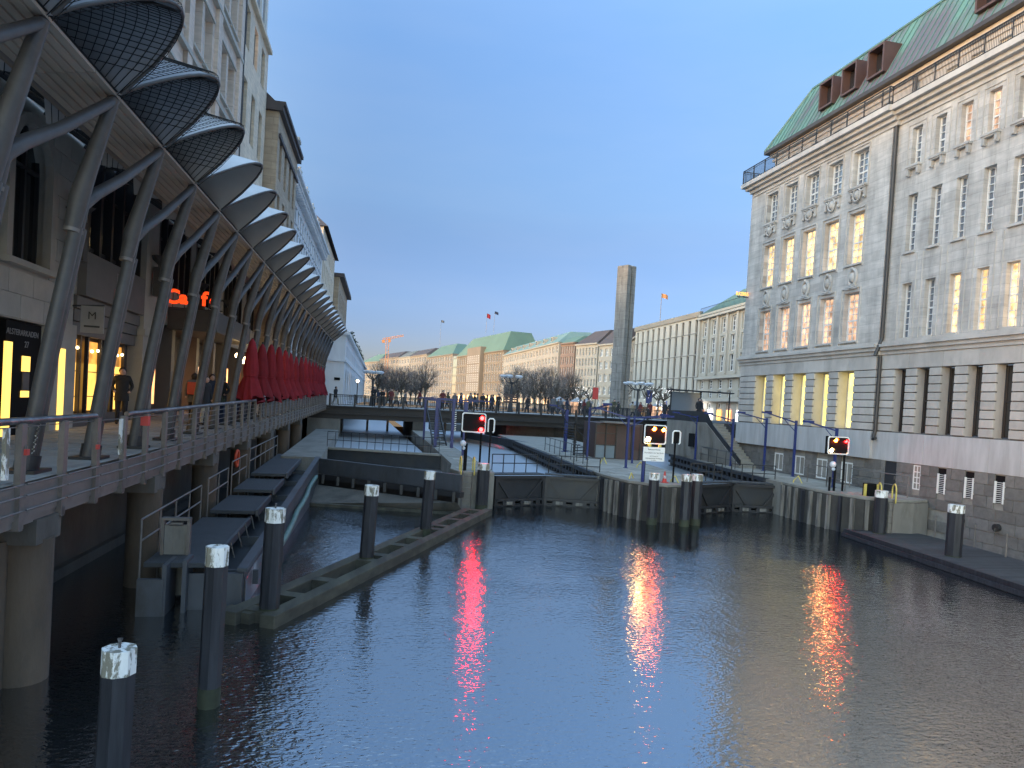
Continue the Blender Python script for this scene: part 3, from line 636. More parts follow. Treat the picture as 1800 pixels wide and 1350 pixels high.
# --- downpipe with hoppers, balcony cornice, railing, attic, roof
dp = MB().m(M['pipe'])
dp.tube((P(RB0 + 0.16, 18.2, 0.12), P(RB0 + 0.16, 8.5, 0.12)), 0.085, 10); dp.tube((P(RB0 + 0.16, 7.7, 0.14), P(RB0 + 0.16, 4.3, 0.14), P(RB0 + 0.16, 4.05, 0.2), P(RB0 + 0.2, 3.92, 0.24), P(RB0 + 0.3, 3.98, 0.22)), 0.085, 10)
dp.tube((P(RB0 + 0.16, 8.5, 0.12), P(RB0 + 0.16, 7.7, 0.42)), 0.08, 8); dp.tube((P(RB0 + 0.2, 20.4, -0.7), P(RB0 + 0.2, 18.95, -0.7)), 0.07, 8)
dp.build('downpipe', rb)
for u0, u1, e in ((-0.35, RB0 + 0.35, LB), (RB0 + 0.35, RB1, 0.0)):
    c = MB().m(M['rust'])
    for za, zb, dd in ((18.1, 18.3, 0.06), (18.3, 18.5, 0.22), (18.5, 18.68, 0.42), (18.68, 18.92, 0.62)):
        q = [P(u0 + (0 if u0 > 0 else 0.62 - dd), 0, e + dd), P(u1, 0, e + dd), P(u1, 0, -1.6), P(u0 + (0 if u0 > 0 else 0.62 - dd), 0, -1.6)]; c.prism([(k.x, k.y) for k in q], za, zb)
    c.build('balcony_cornice', rb)
rl = MB().m(M['iron'])
def iron_rail(a, b, z, h=0.82, step=0.075):
    a = Vector(a); b = Vector(b); n = max(1, int((b - a).length / step))
    up = Vector((0, 0, 1))
    rl.beam(a + up * (z + h), b + up * (z + h), 0.05, 0.035); rl.beam(a + up * (z + 0.08), b + up * (z + 0.08), 0.03, 0.025); rl.beam(a + up * (z + h - 0.12), b + up * (z + h - 0.12), 0.02, 0.02)
    for i in range(n + 1):
        p = a.lerp(b, i / n); big = i % 16 == 0; w = 0.04 if big else 0.013
        rl.beam(p + up * z, p + up * (z + h), w, w, (1, 0, 0))
pa = P(-0.25, 0, 0.7); pb = P(RB0 + 0.3, 0, 0.7); pc = P(RB0 + 0.3, 0, 0.54); pd = P(RB1, 0, 0.54); pe = P(-0.25, 0, -6)
iron_rail(pa, pb, 18.92); iron_rail(pb, pc, 18.92); iron_rail(pc, pd, 18.92); iron_rail(pe, pa, 18.92)
rl.build('balcony_railing', rb)
at = MB().m(M['rust'])
acols = [2.3 + 1.88 * k for k in range(5)] + [13.6 + 1.3 * k for k in range(17)]
wall_holes(at, O2, U2, 18.9, 20.75, 0.55, RB1, [(c, c + 0.62, 18.95, 20.1) for c in acols], 0.2, -0.9)
at.quad(P(0.55, 18.9, -0.9), P(0.55, 18.9, -14), P(0.55, 20.75, -14), P(0.55, 20.75, -0.9)); at.m(M['rust'])
for za, zb, dd in ((20.3, 20.45, -0.82), (20.55, 20.75, -0.66)):
    q = [P(0.4, 0, dd), P(RB1, 0, dd), P(RB1, 0, -1.2), P(0.4, 0, -1.2)]; at.prism([(k.x, k.y) for k in q], za, zb)
at.build('attic_wall', rb)
for c in acols: put_window(rb, O2, U2, c, 18.97, -1.05, 0.62, 1.12, 2, 3, 0.05, 0.03)
q = [P(0.15, 0, -0.35), P(RB1, 0, -0.35), P(RB1, 0, -1.2), P(0.15, 0, -1.2)]
MB().m(M['pipe']).prism([(k.x, k.y) for k in q], 20.76, 20.95).build('gutter', rb)
rf = MB().m(M['copper'])
e0 = [P(0.15, 20.95, -0.4), P(RB1, 20.95, -0.4), P(RB1, 20.95, -14), P(0.15, 20.95, -14)]
m0 = [P(2.0, 24.3, -2.2), P(RB1, 24.3, -2.2), P(RB1, 24.3, -12), P(2.0, 24.3, -12)]
t0 = [P(6, 25.6, -6), P(RB1, 25.6, -6), P(RB1, 25.6, -8), P(6, 25.6, -8)]
for a_, b_ in ((e0, m0), (m0, t0)):
    for i in range(4): rf.quad(a_[i], a_[(i + 1) % 4], b_[(i + 1) % 4], b_[i])
rf.quad(*t0)
rfo = rf.build('roof', rb)
sm = MB().m(M['copper_seam'])
for k in range(66):
    u = 0.6 + 0.46 * k
    if u > 30: break
    zt = 24.3; ut = u
    if u < 2.0: f = max(0.05, (u - 0.15) / 1.85); sm.beam(P(u, 20.95, -0.38), P(u, 20.95 + 3.35 * f, -0.38 - 1.8 * f), 0.035, 0.05)
    else: sm.beam(P(u, 20.95, -0.38), P(u, 24.3, -2.18), 0.035, 0.05)
sm.beam(P(0.15, 20.97, -0.4), P(2.0, 24.32, -2.2), 0.16, 0.1); sm.beam(P(2.0, 24.33, -2.2), P(RB1, 24.33, -2.2), 0.14, 0.1)
sm.build('roof_seams', rfo)
for k, u in enumerate((5.15, 7.0, 8.95, 15.3, 17.2, 19.1)):
    z0 = 21.65; z1 = 22.9; w = 1.15
    f0 = P(u, 0, -0.55); 
    d = MB().m(M['dormer'])
    A = lambda uu, z, dd: P(uu, z, dd)
    for uu in (u, u + w - 0.1):
        q = [P(uu, 0, -0.5), P(uu + 0.1, 0, -0.5), P(uu + 0.1, 0, -2.2), P(uu, 0, -2.2)]; d.prism([(p.x, p.y) for p in q], z0, z1)
    for za, zb in ((z0 - 0.1, z0), (z1, z1 + 0.1)):
        q = [P(u, 0, -0.5), P(u + w, 0, -0.5), P(u + w, 0, -2.4), P(u, 0, -2.4)]; d.prism([(p.x, p.y) for p in q], za, zb)
    d = d.build('dormer', rb)
    g_ = MB().m(M['glass_dark']); g_.quad(P(u + 0.1, z0, -0.95), P(u + w - 0.1, z0, -0.95), P(u + w - 0.1, z1, -0.95), P(u + 0.1, z1, -0.95)); g_.build('pane', d)
# projecting orange sign at the corner: seven separate letters on a thin bar
os_ = thing('projecting_sign', 'small orange letter sign projecting from the far corner of the grey stone building', 'sign', (BX - 0.15, BY - 0.3, 12.0))
MB().m(M['pipe']).box(BX - 0.9, BX - 0.15, BY - 0.32, BY - 0.28, 11.92, 11.97).build('bar', os_)
text_obj('lettering', 'BUCERIUS', 0.3, M['orange_sign'], os_, Matrix.Translation((BX - 0.6, BY - 0.34, 12.12)) @ Matrix.Rotation(R(90), 4, 'X') @ Matrix.Diagonal((0.62, 1, 1, 1)))

# pontoon along the right wall, life ring
pt = thing('pontoon', 'long dark timber pontoon moored along the granite wall on the right', 'pontoon', (20.5, 16, 0))
pl = block_mesh('plank', mat('dark_deck_board', (0.045, 0.046, 0.05), 0.7, 0, 0.25, 3, rnd=0.25), 0.03)
lx = lambda y: 19.45 + (y - 25.2) * 0.115; rx = lambda y: 22.5 + min(0, (y - 22) * 0.13)
y = 24.9; n = 0
while y > 10.5:
    inst('plank', pl, pt, ((lx(y) + 0.12 + rx(y)) / 2, y, 0.22), (0, 0, 0.03), (rx(y) - lx(y) - 0.1, 0.135, 0.05)); y -= 0.15; n += 1
fr_ = MB().m(M['timber_dark']); fr_.beam((lx(25.1), 25.1, 0.2), (lx(8), 8, 0.2), 0.16, 0.2); fr_.beam((lx(25.1) - 0.14, 25.1, 0.08), (lx(8) - 0.14, 8, 0.08), 0.1, 0.14); fr_.beam((lx(25.1), 25.05, 0.16), (rx(25), 25.05, 0.16), 0.14, 0.2); fr_.build('fender_beam', pt)
fl = MB().m(M['steel_dark'])
fl.prism([(lx(25) + .1, 25), (lx(8) + .1, 8), (rx(8), 8), (rx(25), 25)], -0.4, 0.17); fl.build('float', pt)
lr = thing('life_ring', 'red life ring hung on the granite wall above the pontoon at the right edge', 'life ring', (22.9, 19.7, 0.4))
rg = MB().m(M['red_paint']); rg.tube([(22.85, 19.55 + 0.33 * math.cos(t), 0.68 + 0.33 * math.sin(t)) for t in [k * math.pi / 12 for k in range(25)]], 0.075, 8); rg.build('ring', lr)
bd = MB().m(M['white'])
for t in (0.6, 2.2, 3.8, 5.3):
    bd.tube([(22.85, 19.55 + 0.33 * math.cos(t + s), 0.68 + 0.33 * math.sin(t + s)) for s in (-0.1, 0.1)], 0.085, 8)
bd.build('band', lr); MB().m(M['steel_dark']).box(22.88, 23.12, 19.5, 19.6, 0.3, 1.15).build('holder', lr)
for k, yy in enumerate((21.6, 19.9, 23.2)):
    MB().m(M['steel_dark']).tube(((23.1, yy, 1.05), (22.95, yy, 1.05)), 0.14, 10).tube(((22.95, yy, 1.05), (22.95, yy, 0.92)), 0.05, 6).build('wall_ring', label='dark round mooring fitting on the granite wall, %s from the camera end' % ordinal([1, 0, 2][k]), cat='mooring fitting', group='mooring fittings along the granite wall')
for k, (xx, yy) in enumerate(((22.6, 22.1), (22.1, 20.3), (22.55, 23.9))):
    MB().m(M['rail']).cyl(xx, yy, 0.2, 1.05, 0.03, 6).ball((xx, yy, 1.07), 0.04, 6, 4).build('post', label='thin grey post standing on the dark pontoon, %s from the camera end' % ordinal([1, 0, 2][k]), cat='post', group='thin posts on the pontoon')

# ================================================================ lock: piers, gates, quays
def pier_thing(label, poly, ztop, m, zb=-1.5, capm=None):
    t = thing('lock_pier', label, 'lock pier', (sum(p[0] for p in poly) / len(poly), sum(p[1] for p in poly) / len(poly), 0), group='concrete lock piers')
    MB().m(m).prism(poly, zb, ztop - 0.12).build('pier_body', t)
    MB().m(M['quay_top']).prism(poly, ztop - 0.118, ztop).build('coping', t, bevel=0.02)
    return t
pier1 = pier_thing('narrow concrete lock pier on the left with yellow ladder hoops', [(4.22, 29.55), (5.75, 29.5), (5.85, 30.6), (6.1, 48), (6.5, 66.5), (4.9, 66.5), (4.75, 48), (4.35, 33), (4.0, 30.6)], 1.6, M['concrete'])
nose2 = [(10.95, 31.2), (11.05, 29.6), (11.3, 28.4), (11.9, 27.55), (12.6, 27.25), (13.4, 27.4), (14.3, 28.1), (15.0, 29.2), (15.3, 30.2)]
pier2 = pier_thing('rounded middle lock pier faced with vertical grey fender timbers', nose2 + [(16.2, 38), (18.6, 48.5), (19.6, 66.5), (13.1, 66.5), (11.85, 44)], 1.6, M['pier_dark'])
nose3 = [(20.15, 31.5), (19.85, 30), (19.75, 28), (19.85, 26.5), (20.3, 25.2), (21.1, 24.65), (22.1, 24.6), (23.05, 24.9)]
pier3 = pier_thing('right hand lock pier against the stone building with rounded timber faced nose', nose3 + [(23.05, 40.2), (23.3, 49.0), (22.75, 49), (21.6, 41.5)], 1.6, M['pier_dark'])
MB().m(M['concrete']).prism([(21.0, 24.62), (22.1, 24.55), (23.05, 24.85), (23.05, 24.95), (21.0, 24.75)], -0.6, 1.47).build('end_wall', pier3)
def inside(x, y, poly):
    c = False; j = len(poly) - 1
    for i in range(len(poly)):
        (xi, yi), (xj, yj) = poly[i], poly[j]
        if (yi > y) != (yj > y) and x < (xj - xi) * (y - yi) / (yj - yi) + xi: c = not c
        j = i
    return c
bm_qs = block_mesh('quay_slab', mat('quay_slab_stone', (0.30, 0.285, 0.25), 0.85, 0, 0.2, 2.0, bump=0.2, rnd=0.14, stain=(0.15, 0.14, 0.12), stain_amt=0.6, stain_scale=0.7), 0.012)
def pave(t, poly, ymax):
    ys = [p[1] for p in poly]; xs_ = [p[0] for p in poly]; y = min(ys) + 0.4; r = 0
    while y < ymax:
        x = min(xs_) + 0.3 + (0.45 if r % 2 else 0)
        while x < max(xs_):
            if all(inside(x + dx, y + dy, poly) for dx in (-0.47, 0.47) for dy in (-0.5, 0.5)): inst('paving_slab', bm_qs, t, (x, y, 1.595 + random.uniform(0, 0.006)), (0, 0, 0), (0.885, 0.945, 0.03))
            x += 0.9
        y += 0.96; r += 1
def fenders(t, line, n, skip=(), m2=None):
    tot = [0]
    for a, b in zip(line, line[1:]): tot.append(tot[-1] + math.hypot(b[0] - a[0], b[1] - a[1]))
    for k in range(n):
        s = tot[-1] * (k + 0.5) / n
        i = max(j for j in range(len(tot) - 1) if tot[j] <= s); f = (s - tot[i]) / (tot[i + 1] - tot[i])
        x = line[i][0] + (line[i + 1][0] - line[i][0]) * f; y = line[i][1] + (line[i + 1][1] - line[i][1]) * f
        dx, dy = line[i + 1][0] - line[i][0], line[i + 1][1] - line[i][1]; l = math.hypot(dx, dy); nx, ny = dy / l, -dx / l
        if k in skip: continue
        w = random.uniform(0.11, 0.15)
        f_ = MB().m(M['timber_grey'] if k % 4 != 1 else M['timber_dark'])
        f_.prism([(x - dx / l * w / 2 - nx * .02, y - dy / l * w / 2 - ny * .02), (x + dx / l * w / 2 - nx * .02, y + dy / l * w / 2 - ny * .02), (x + dx / l * w / 2 + nx * 0.14, y + dy / l * w / 2 + ny * 0.14), (x - dx / l * w / 2 + nx * 0.14, y - dy / l * w / 2 + ny * 0.14)], -0.8, 1.46 + random.uniform(-0.03, 0.02))
        f_.build('fender_timber', t)
pave(pier1, [(4.22, 29.55), (5.75, 29.5), (5.85, 30.6), (6.1, 48), (4.75, 48), (4.35, 33), (4.0, 30.6)], 47); pave(pier2, nose2 + [(16.2, 38), (18.6, 48.5), (11.85, 44)], 44); pave(pier3, nose3 + [(23.05, 40.2), (21.6, 41.5)], 40)
fenders(pier2, nose2, 19); fenders(pier3, nose3[:6], 13)
MB().m(M['concrete']).box(11.0, 11.45, 30.4, 31.6, -1.5, 1.58).build('gate_recess', pier2); MB().m(M['concrete']).box(19.8, 20.3, 30.3, 31.6, -1.5, 1.58).build('gate_recess', pier3)
# lock gates: mitred pairs with frames, diagonals, walkway and railing
def lock_gate(label, a, b, ztop=1.4):
    t = thing('lock_gate', label, 'lock gate', ((a[0] + b[0]) / 2, (a[1] + b[1]) / 2, 0), group='pairs of steel lock gates')
    mid = ((a[0] + b[0]) / 2, (a[1] + b[1]) / 2 + 0.8)
    for p, q in ((a, mid), (mid, b)):
        p = Vector((*p, 0)); q = Vector((*q, 0)); d = (q - p).normalized(); n = Vector((d.y, -d.x, 0)); up = Vector((0, 0, 1)); q2 = q - d * 0.02; p2 = p + d * 0.02
        lf = MB().m(M['steel_dark'])
        A = lambda s, z, e: p2.lerp(q2, s) + n * e + up * z
        lf.beam(A(0, 0.75, 0), A(1, 0.75, 0), 0.1, 1.15); lf.beam(A(0, -0.6, 0.02), A(1, -0.6, 0.02), 0.14, 1.4)
        lf = lf.build('gate_leaf', t)
        fr = MB().m(M['bridge'])
        for z, h in ((1.28, 0.12), (0.28, 0.1), (-0.02, 0.12)): fr.beam(A(0, z, 0.1), A(1, z, 0.1), 0.16, h)
        for s in (0.03, 0.97): fr.beam(A(s, -0.5, 0.1), A(s, 1.34, 0.1), 0.14, 0.16, n)
        fr.beam(A(0.05, 1.2, 0.09), A(0.3, 0.34, 0.09), 0.09, 0.1, n); fr.beam(A(0.95, 1.2, 0.09), A(0.66, 0.34, 0.09), 0.09, 0.1, n)
        for s in (0.2, 0.36, 0.55, 0.72, 0.86): fr.beam(A(s, 0.02, 0.14), A(s, 0.26, 0.14), 0.2, 0.08, n)
        fr.build('frame', lf)
        tm = MB().m(M['timber_grey'])
        for s0, s1 in ((0.22, 0.34), (0.57, 0.7)): tm.beam(A(s0, 0.14, 0.2), A(s1, 0.14, 0.2), 0.1, 0.14)
        tm.build('fender_block', lf)
        MB().m(M['grating']).beam(A(0, ztop, -0.25), A(1, ztop, -0.25), 0.6, 0.06).build('walkway', lf)
        ra = MB().m(M['iron'])
        for e in (-0.5,):
            for h in (0.45, 0.85): ra.tube((A(0.06, ztop + h, e), A(0.97, ztop + h, e)), 0.025, 6)
            for s in (0.06, 0.28, 0.5, 0.74, 0.97): ra.tube((A(s, ztop, e), A(s, ztop + 0.85, e)), 0.025, 6)
        ra.build('railing', lf)
lock_gate('dark steel lock gates closing the left lock chamber under the red signal', (5.95, 30.7), (11.05, 30.9))
lock_gate('dark steel lock gates closing the right lock chamber beside the three white topped piles', (15.3, 30.0), (20.2, 30.9))
# chamber walls: dark slatted guide walls on the right side of each chamber
def guide_wall(label, pts, ztop):
    t = thing('guide_wall', label, 'guide wall', (pts[0][0], pts[0][1], 0), group='dark slatted guide walls of the lock chambers')
    b = MB().m(M['timber_dark'])
    for p, q in zip(pts, pts[1:]):
        for z in (ztop, ztop - 0.42, ztop - 0.8): b.beam((p[0], p[1], z), (q[0], q[1], z), 0.16, 0.18)
    b.build('beam', t)
    n = 0
    for p, q in zip(pts, pts[1:]):
        l = math.hypot(q[0] - p[0], q[1] - p[1])
        for k in range(int(l / 0.75)):
            f = k * 0.75 / l; x = p[0] + (q[0] - p[0]) * f; y = p[1] + (q[1] - p[1]) * f
            MB().m(M['timber_dark']).box(x - 0.07, x + 0.07, y - 0.09, y + 0.09, -0.8, ztop + 0.02).build('upright', t)
guide_wall('dark slatted timber guide wall inside the left lock chamber', [(10.85, 31.8), (11.65, 44), (12.9, 62)], 1.5)
guide_wall('dark slatted timber guide wall inside the right lock chamber', [(20.0, 31.8), (21.4, 41.3), (22.5, 48.6)], 1.5)
# hand rails on the quays
def handrail(label, pts, z, m=None, h=0.9, mid=True, step=1.3, cat='railing', round_ends=True):
    t = MB().m(m or M['iron'])
    V = [Vector((*p, z)) for p in pts]; up = Vector((0, 0, 1))
    t.tube([V[0]] + [v + up * h for v in V] + [V[-1]], 0.022, 6)
    if mid: t.tube([v + up * h * 0.5 for v in V], 0.018, 6)
    for p, q in zip(V, V[1:]):
        n = max(1, int((q - p).length / step))
        for k in range(n + 1): w = p.lerp(q, k / n); t.tube((w, w + up * h), 0.02, 6)
    return t.build('railing', label=label, cat=cat, group='thin handrails on the lock quays')
handrail('thin dark handrail along the quay behind the left lock chamber by the hut', [(12.3, 46), (11.95, 40), (11.75, 36)], 1.6)
handrail('thin dark handrail along the edge of the right lock chamber in front of the stairs', [(22.6, 47), (21.75, 41.3), (20.9, 36.5)], 1.6)
handrail('grey handrail in front of the granite wall by the service door', [(22.2, 28.6), (22.3, 26.8), (22.5, 25.4)], 1.6, M['rail'])
handrail('thin handrail on the right pier beside the dark signal post', [(21.4, 30.6), (21.0, 28.6), (20.9, 27.2)], 1.6, M['rail'])
# yellow ladders and hoops
def ladder(label, x, y, nx, ny, hoops=True):
    t = thing('ladder', label, 'ladder', (x, y, 0), group='ladders on the lock piers')
    tx, ty = -ny, nx
    s = MB().m(M['rail']); 
    for e in (-0.2, 0.2): s.tube(((x + tx * e + nx * 0.08, y + ty * e + ny * 0.08, -0.5), (x + tx * e + nx * 0.08, y + ty * e + ny * 0.08, 1.6)), 0.022, 6)
    s.build('rail', t)
    for k in range(7):
        z = -0.1 + k * 0.25; MB().m(M['rail']).tube(((x + tx * -0.2 + nx * 0.08, y + ty * -0.2 + ny * 0.08, z), (x + tx * 0.2 + nx * 0.08, y + ty * 0.2 + ny * 0.08, z)), 0.016, 6).build('rung', t)
    if hoops:
        for e in (-0.28, 0.28):
            h = MB().m(M['yellow']); pts = [(x + tx * e + nx * 0.06, y + ty * e + ny * 0.06, 1.45)] + [(x + tx * e + nx * (0.06 - 0.25 + 0.25 * math.cos(a)), y + ty * e + ny * (0.06 - 0.25 + 0.25 * math.cos(a)), 1.95 + 0.25 * math.sin(a)) for a in [k * math.pi / 8 for k in range(9)]] + [(x + tx * e - nx * 0.44, y + ty * e - ny * 0.44, 1.6)]
            h.tube(pts, 0.03, 6); h.build('hoop', t)
ladder('ladder with two tall yellow hoops on the left lock pier', 4.6, 29.54, 0, -1)
ladder('ladder with low yellow guards on the right lock pier behind the dark box', 21.0, 24.72, -0.4, -0.9)
def hoop(label, x, y, a, s=0.3):
    h = MB().m(M['yellow']); ca_, sa_ = math.cos(a), math.sin(a)
    h.tube([(x, y, 1.58), (x + ca_ * s * 0.5, y + sa_ * s * 0.5, 1.58 + s * 0.9), (x + ca_ * s, y + sa_ * s, 1.58 + s * 0.3), (x + ca_ * s, y + sa_ * s, 1.58)], 0.03, 6)
    h.build('hoop', label=label, cat='hoop', group='low yellow hoops on the quay edges')
hoop('low yellow hoop on the left edge of the middle lock pier', 11.6, 29.0, 0.6); hoop('low yellow hoop on the middle lock pier beside the traffic cone', 13.45, 28.0, 2.4, 0.34)
hoop('low yellow hoop on the quay by the hut corner', 13.2, 36.3, 2.2, 0.4); hoop('low yellow hoop behind the sign on the middle quay', 14.6, 34.5, 2.4, 0.4); hoop('low yellow hoop on the right quay beside the blue mast', 20.6, 29.8, 2.6, 0.4)
cone = thing('traffic_cone', 'small red and white traffic cone on the middle lock pier between the piles', 'traffic cone', (12.75, 27.9, 1.6))
MB().m(M['red_paint']).box(12.62, 12.88, 27.77, 28.03, 1.602, 1.63).tube(((12.75, 27.9, 1.63), (12.75, 27.9, 2.08)), [0.1, 0.025], 10).build('cone_body', cone)
MB().m(M['white']).tube(((12.75, 27.9, 1.78), (12.75, 27.9, 1.9)), [0.075, 0.055], 10).build('band', cone)
bx = thing('equipment_box', 'dark metal box with yellow side guards on the right lock pier', 'box', (20.85, 25.6, 1.6))
MB().m(M['black']).box(20.65, 21.05, 25.45, 25.8, 1.602, 2.12).build('box_body', bx, bevel=0.015)
for e in (20.55, 21.12): MB().m(M['yellow']).beam((e, 25.5, 1.602), (e, 25.5, 2.1), 0.06, 0.1, (1, 0, 0)).build('guard', bx)
# piles
def pile(x, y, zt, r, label, lean=(0, 0), pin=False, capz=0.27):
    t = thing('mooring_pile', label, 'mooring pile', (x, y, 0), group='white topped mooring piles')
    B = Vector((x, y, -1.5)); T = Vector((x + lean[0], y + lean[1], zt)); ax = (T - B).normalized()
    MB().m(M['timber_dark']).tube((B, T - ax * capz), r, 8).build('shaft', t).data.polygons.foreach_set('use_smooth', [False] * 10)
    c = MB().m(M['pile_white']); c.tube((T - ax * capz, T), r * 1.015, 8); c = c.build('white_cap', t)
    for p in c.data.polygons: p.use_smooth = False
    MB().m(M['algae']).tube((B + ax * 1.2, B + ax * 1.68, B + ax * 1.78), [r * 1.012, r * 1.012, r * 1.002], 8).build('algae_band', t)
    if pin: MB().m(M['rail_worn']).tube((T, T + ax * 0.06, T + ax * 0.1), [0.015, 0.015, 0.03], 6).build('pin', t)
pile(-2.38, 8.15, 1.69, 0.172, 'nearest mooring pile with peeling white top and a small metal pin, bottom left', (0.04, 0), True)
pile(-1.87, 10.6, 2.27, 0.155, 'slim dark mooring pile in front of the weir trough corner', (0.03, 0))
pile(-1.53, 14.45, 2.22, 0.19, 'dark mooring pile at the near end of the timber raft', (0.05, 0), True)
pile(0.36, 19.05, 2.17, 0.185, 'dark mooring pile rising from the middle of the timber raft', (0.09, 0))
pile(2.3, 23.35, 2.17, 0.185, 'dark mooring pile near the far end of the timber raft', (0.1, 0))
pile(5.18, 29.15, 2.0, 0.26, 'thick dark mooring pile against the nose of the left lock pier', (0.04, 0))
pile(11.82, 26.85, 2.08, 0.22, 'mooring pile under the white notice on the middle lock pier nose'); pile(13.1, 26.55, 2.1, 0.22, 'left of the two close mooring piles right of the traffic cone'); pile(13.75, 26.9, 2.1, 0.22, 'right of the two close mooring piles beside the right lock gates')
pile(20.5, 24.5, 1.95, 0.24, 'mooring pile at the nose of the right lock pier'); pile(19.95, 20.3, 2.0, 0.25, 'free standing mooring pile in front of the granite wall')

# signals
def signal(label, x, y, z0, z1, w, lamps, posts, ang=0.0):
    t = thing('lock_signal', label, 'signal', (x + w / 2, y, 1.6), ang, group='lock traffic signals')
    l = lambda mbx, nm, par=t, **k: mbx.build(nm, par, local=True, **k)
    zb = z0 - 1.6; zt = z1 - 1.6; hw = w / 2
    hb = l(MB().m(M['black']).box(-hw, hw, 0, 0.16, zb, zt), 'housing')
    f = MB().m(M['white'])
    c = 0.06
    outer = [(-hw + c, zb), (hw - c, zb), (hw, zb + c), (hw, zt - c), (hw - c, zt), (-hw + c, zt), (-hw, zt - c), (-hw, zb + c)]
    inner = [(px * (1 - 0.045 / hw), (pz - (zb + zt) / 2) * (1 - 0.045 / ((zt - zb) / 2)) + (zb + zt) / 2) for px, pz in outer]
    n = 8
    f.add([(px, -0.03, pz) for px, pz in outer] + [(px, -0.03, pz) for px, pz in inner] + [(px, 0.02, pz) for px, pz in outer] + [(px, 0.02, pz) for px, pz in inner],
          [(i, (i + 1) % n, n + (i + 1) % n, n + i) for i in range(n)] + [(i, 2 * n + i, 2 * n + (i + 1) % n, (i + 1) % n) for i in range(n)] + [(n + i, n + (i + 1) % n, 3 * n + (i + 1) % n, 3 * n + i) for i in range(n)])
    l(f, 'border', hb)
    for lx_, lz_, lm, r in lamps:
        o = MB().m(M[lm]); o.tube(((lx_, -0.004, lz_ - 1.6), (lx_, -0.03, lz_ - 1.6), (lx_, -0.045, lz_ - 1.6)), [r, r, r * 0.7], 14); lo = l(o, 'lamp', hb)
        v = MB().m(M['black']); nn = 10
        ring = [(lx_ + r * 1.25 * math.cos(math.pi * k / nn), lz_ - 1.6 + r * 1.25 * math.sin(math.pi * k / nn)) for k in range(nn + 1)]
        v.add([(a, 0, b) for a, b in ring] + [(a, -0.12, b) for a, b in ring], [(k, k + 1, nn + 2 + k, nn + 1 + k) for k in range(nn)]); l(v, 'visor', hb)
    for px, pz in posts: l(MB().m(M['black']).cyl(px, 0.1, 0, pz - 1.6, 0.045, 8), 'post')
    return t
signal('left lock signal with two red lamps in a white bordered black panel', 4.27, 29.75, 3.24, 4.07, 1.03, [(0.34, 3.86, 'lamp_red', 0.085), (0.32, 3.38, 'lamp_red', 0.085)], [(-0.3, 3.24), (0.36, 3.24)])
signal('middle lock signal with two orange lamps and one white lamp above the white notice', 11.7, 27.9, 3.2, 4.02, 1.0, [(-0.06, 3.84, 'lamp_amber', 0.075), (0.36, 3.82, 'lamp_amber', 0.075), (-0.32, 3.4, 'lamp_white', 0.1)], [(-0.35, 3.2)])
signal('right lock signal with two red lamps and one cream lamp by the stone building', 19.68, 26.9, 3.19, 3.96, 1.03, [(-0.14, 3.8, 'lamp_amber', 0.075), (0.36, 3.78, 'lamp_red', 0.065), (-0.33, 3.36, 'lamp_white', 0.085)], [(-0.22, 2.2), (0.42, 3.19)])
def side_panel(label, x, y, z0, z1, w, open_=False):
    t = thing('side_signal', label, 'signal', (x, y, 1.6), 0)
    if not open_: MB().m(M['black']).box(x - w / 2 + .03, x + w / 2 - .03, y - 0.02, y + 0.1, z0 + .03, z1 - .03).build('housing', t)
    f = MB().m(M['white']); c = 0.06
    pts = [(x - w / 2, z0 + 0.02), (x - w / 2, z1 - c), (x - w / 2 + c, z1), (x + w / 2 - c, z1), (x + w / 2, z1 - c), (x + w / 2, z0 + c), (x + w / 2 - c, z0)]
    f.tube([(a, y - 0.04, b) for a, b in pts], 0.035, 6); f.build('border', t)
    MB().m(M['black']).beam((x, y + 0.05, z1), (x, y + 0.05, 1.62), 0.06, 0.06, (1, 0, 0)).build('post', t)
side_panel('narrow white bordered side signal beside the two red lamps', 5.55, 29.85, 3.27, 3.86, 0.26)
side_panel('narrow empty white frame beside the middle lock signal', 13.2, 28.0, 3.24, 3.8, 0.34)
ns = thing('notice_board', 'white notice with lines of small print under the middle lock signal', 'notice', (11.7, 27.85, 1.6))
MB().m(M['white']).box(11.66, 12.62, 27.76, 27.79, 2.49, 3.08).build('board', ns)
MB().m(M['blue']).box(11.68, 11.78, 27.8, 27.9, 1.602, 3.1).build('post', ns)
for k, (txt, z, s) in enumerate((('Rathausschleuse', 2.98, 0.085), ('Durchfahrt nur bei Grün', 2.84, 0.085), ('UKW Kanal 14', 2.7, 0.06), ('Hafenbehörde Hamburg', 2.61, 0.075), ('Tel. 428 47', 2.53, 0.05))):
    text_obj('print', txt, s, M['letter_dark'], ns, Matrix.Translation((12.14, 27.755, z)) @ Matrix.Rotation(R(90), 4, 'X'), 0.004)
for k, xx in enumerate((11.95, 12.4)): MB().m(M['yellow']).box(xx - 0.06, xx + 0.06, 27.78, 27.84, 3.09, 3.2).build('bracket', ns)
# loudspeaker / round lamp heads
for k, (xx, yy, zz, lab) in enumerate(((4.55, 29.9, 2.75, 'grey round floodlight on the left lock pier'), (20.2, 27.0, 2.75, 'grey twin floodlight on a dark post on the right lock pier'))):
    t = thing('floodlight', lab, 'lamp', (xx, yy, 1.6)); MB().m(M['black']).cyl(xx, yy, 1.602, zz, 0.05, 8).build('post', t)
    MB().m(M['snow_glass']).ball((xx - 0.16, yy - 0.05, zz), 0.14, 10, 6).ball((xx - 0.12, yy - 0.05, zz - 0.2), 0.08, 8, 5).build('lamp_head', t)

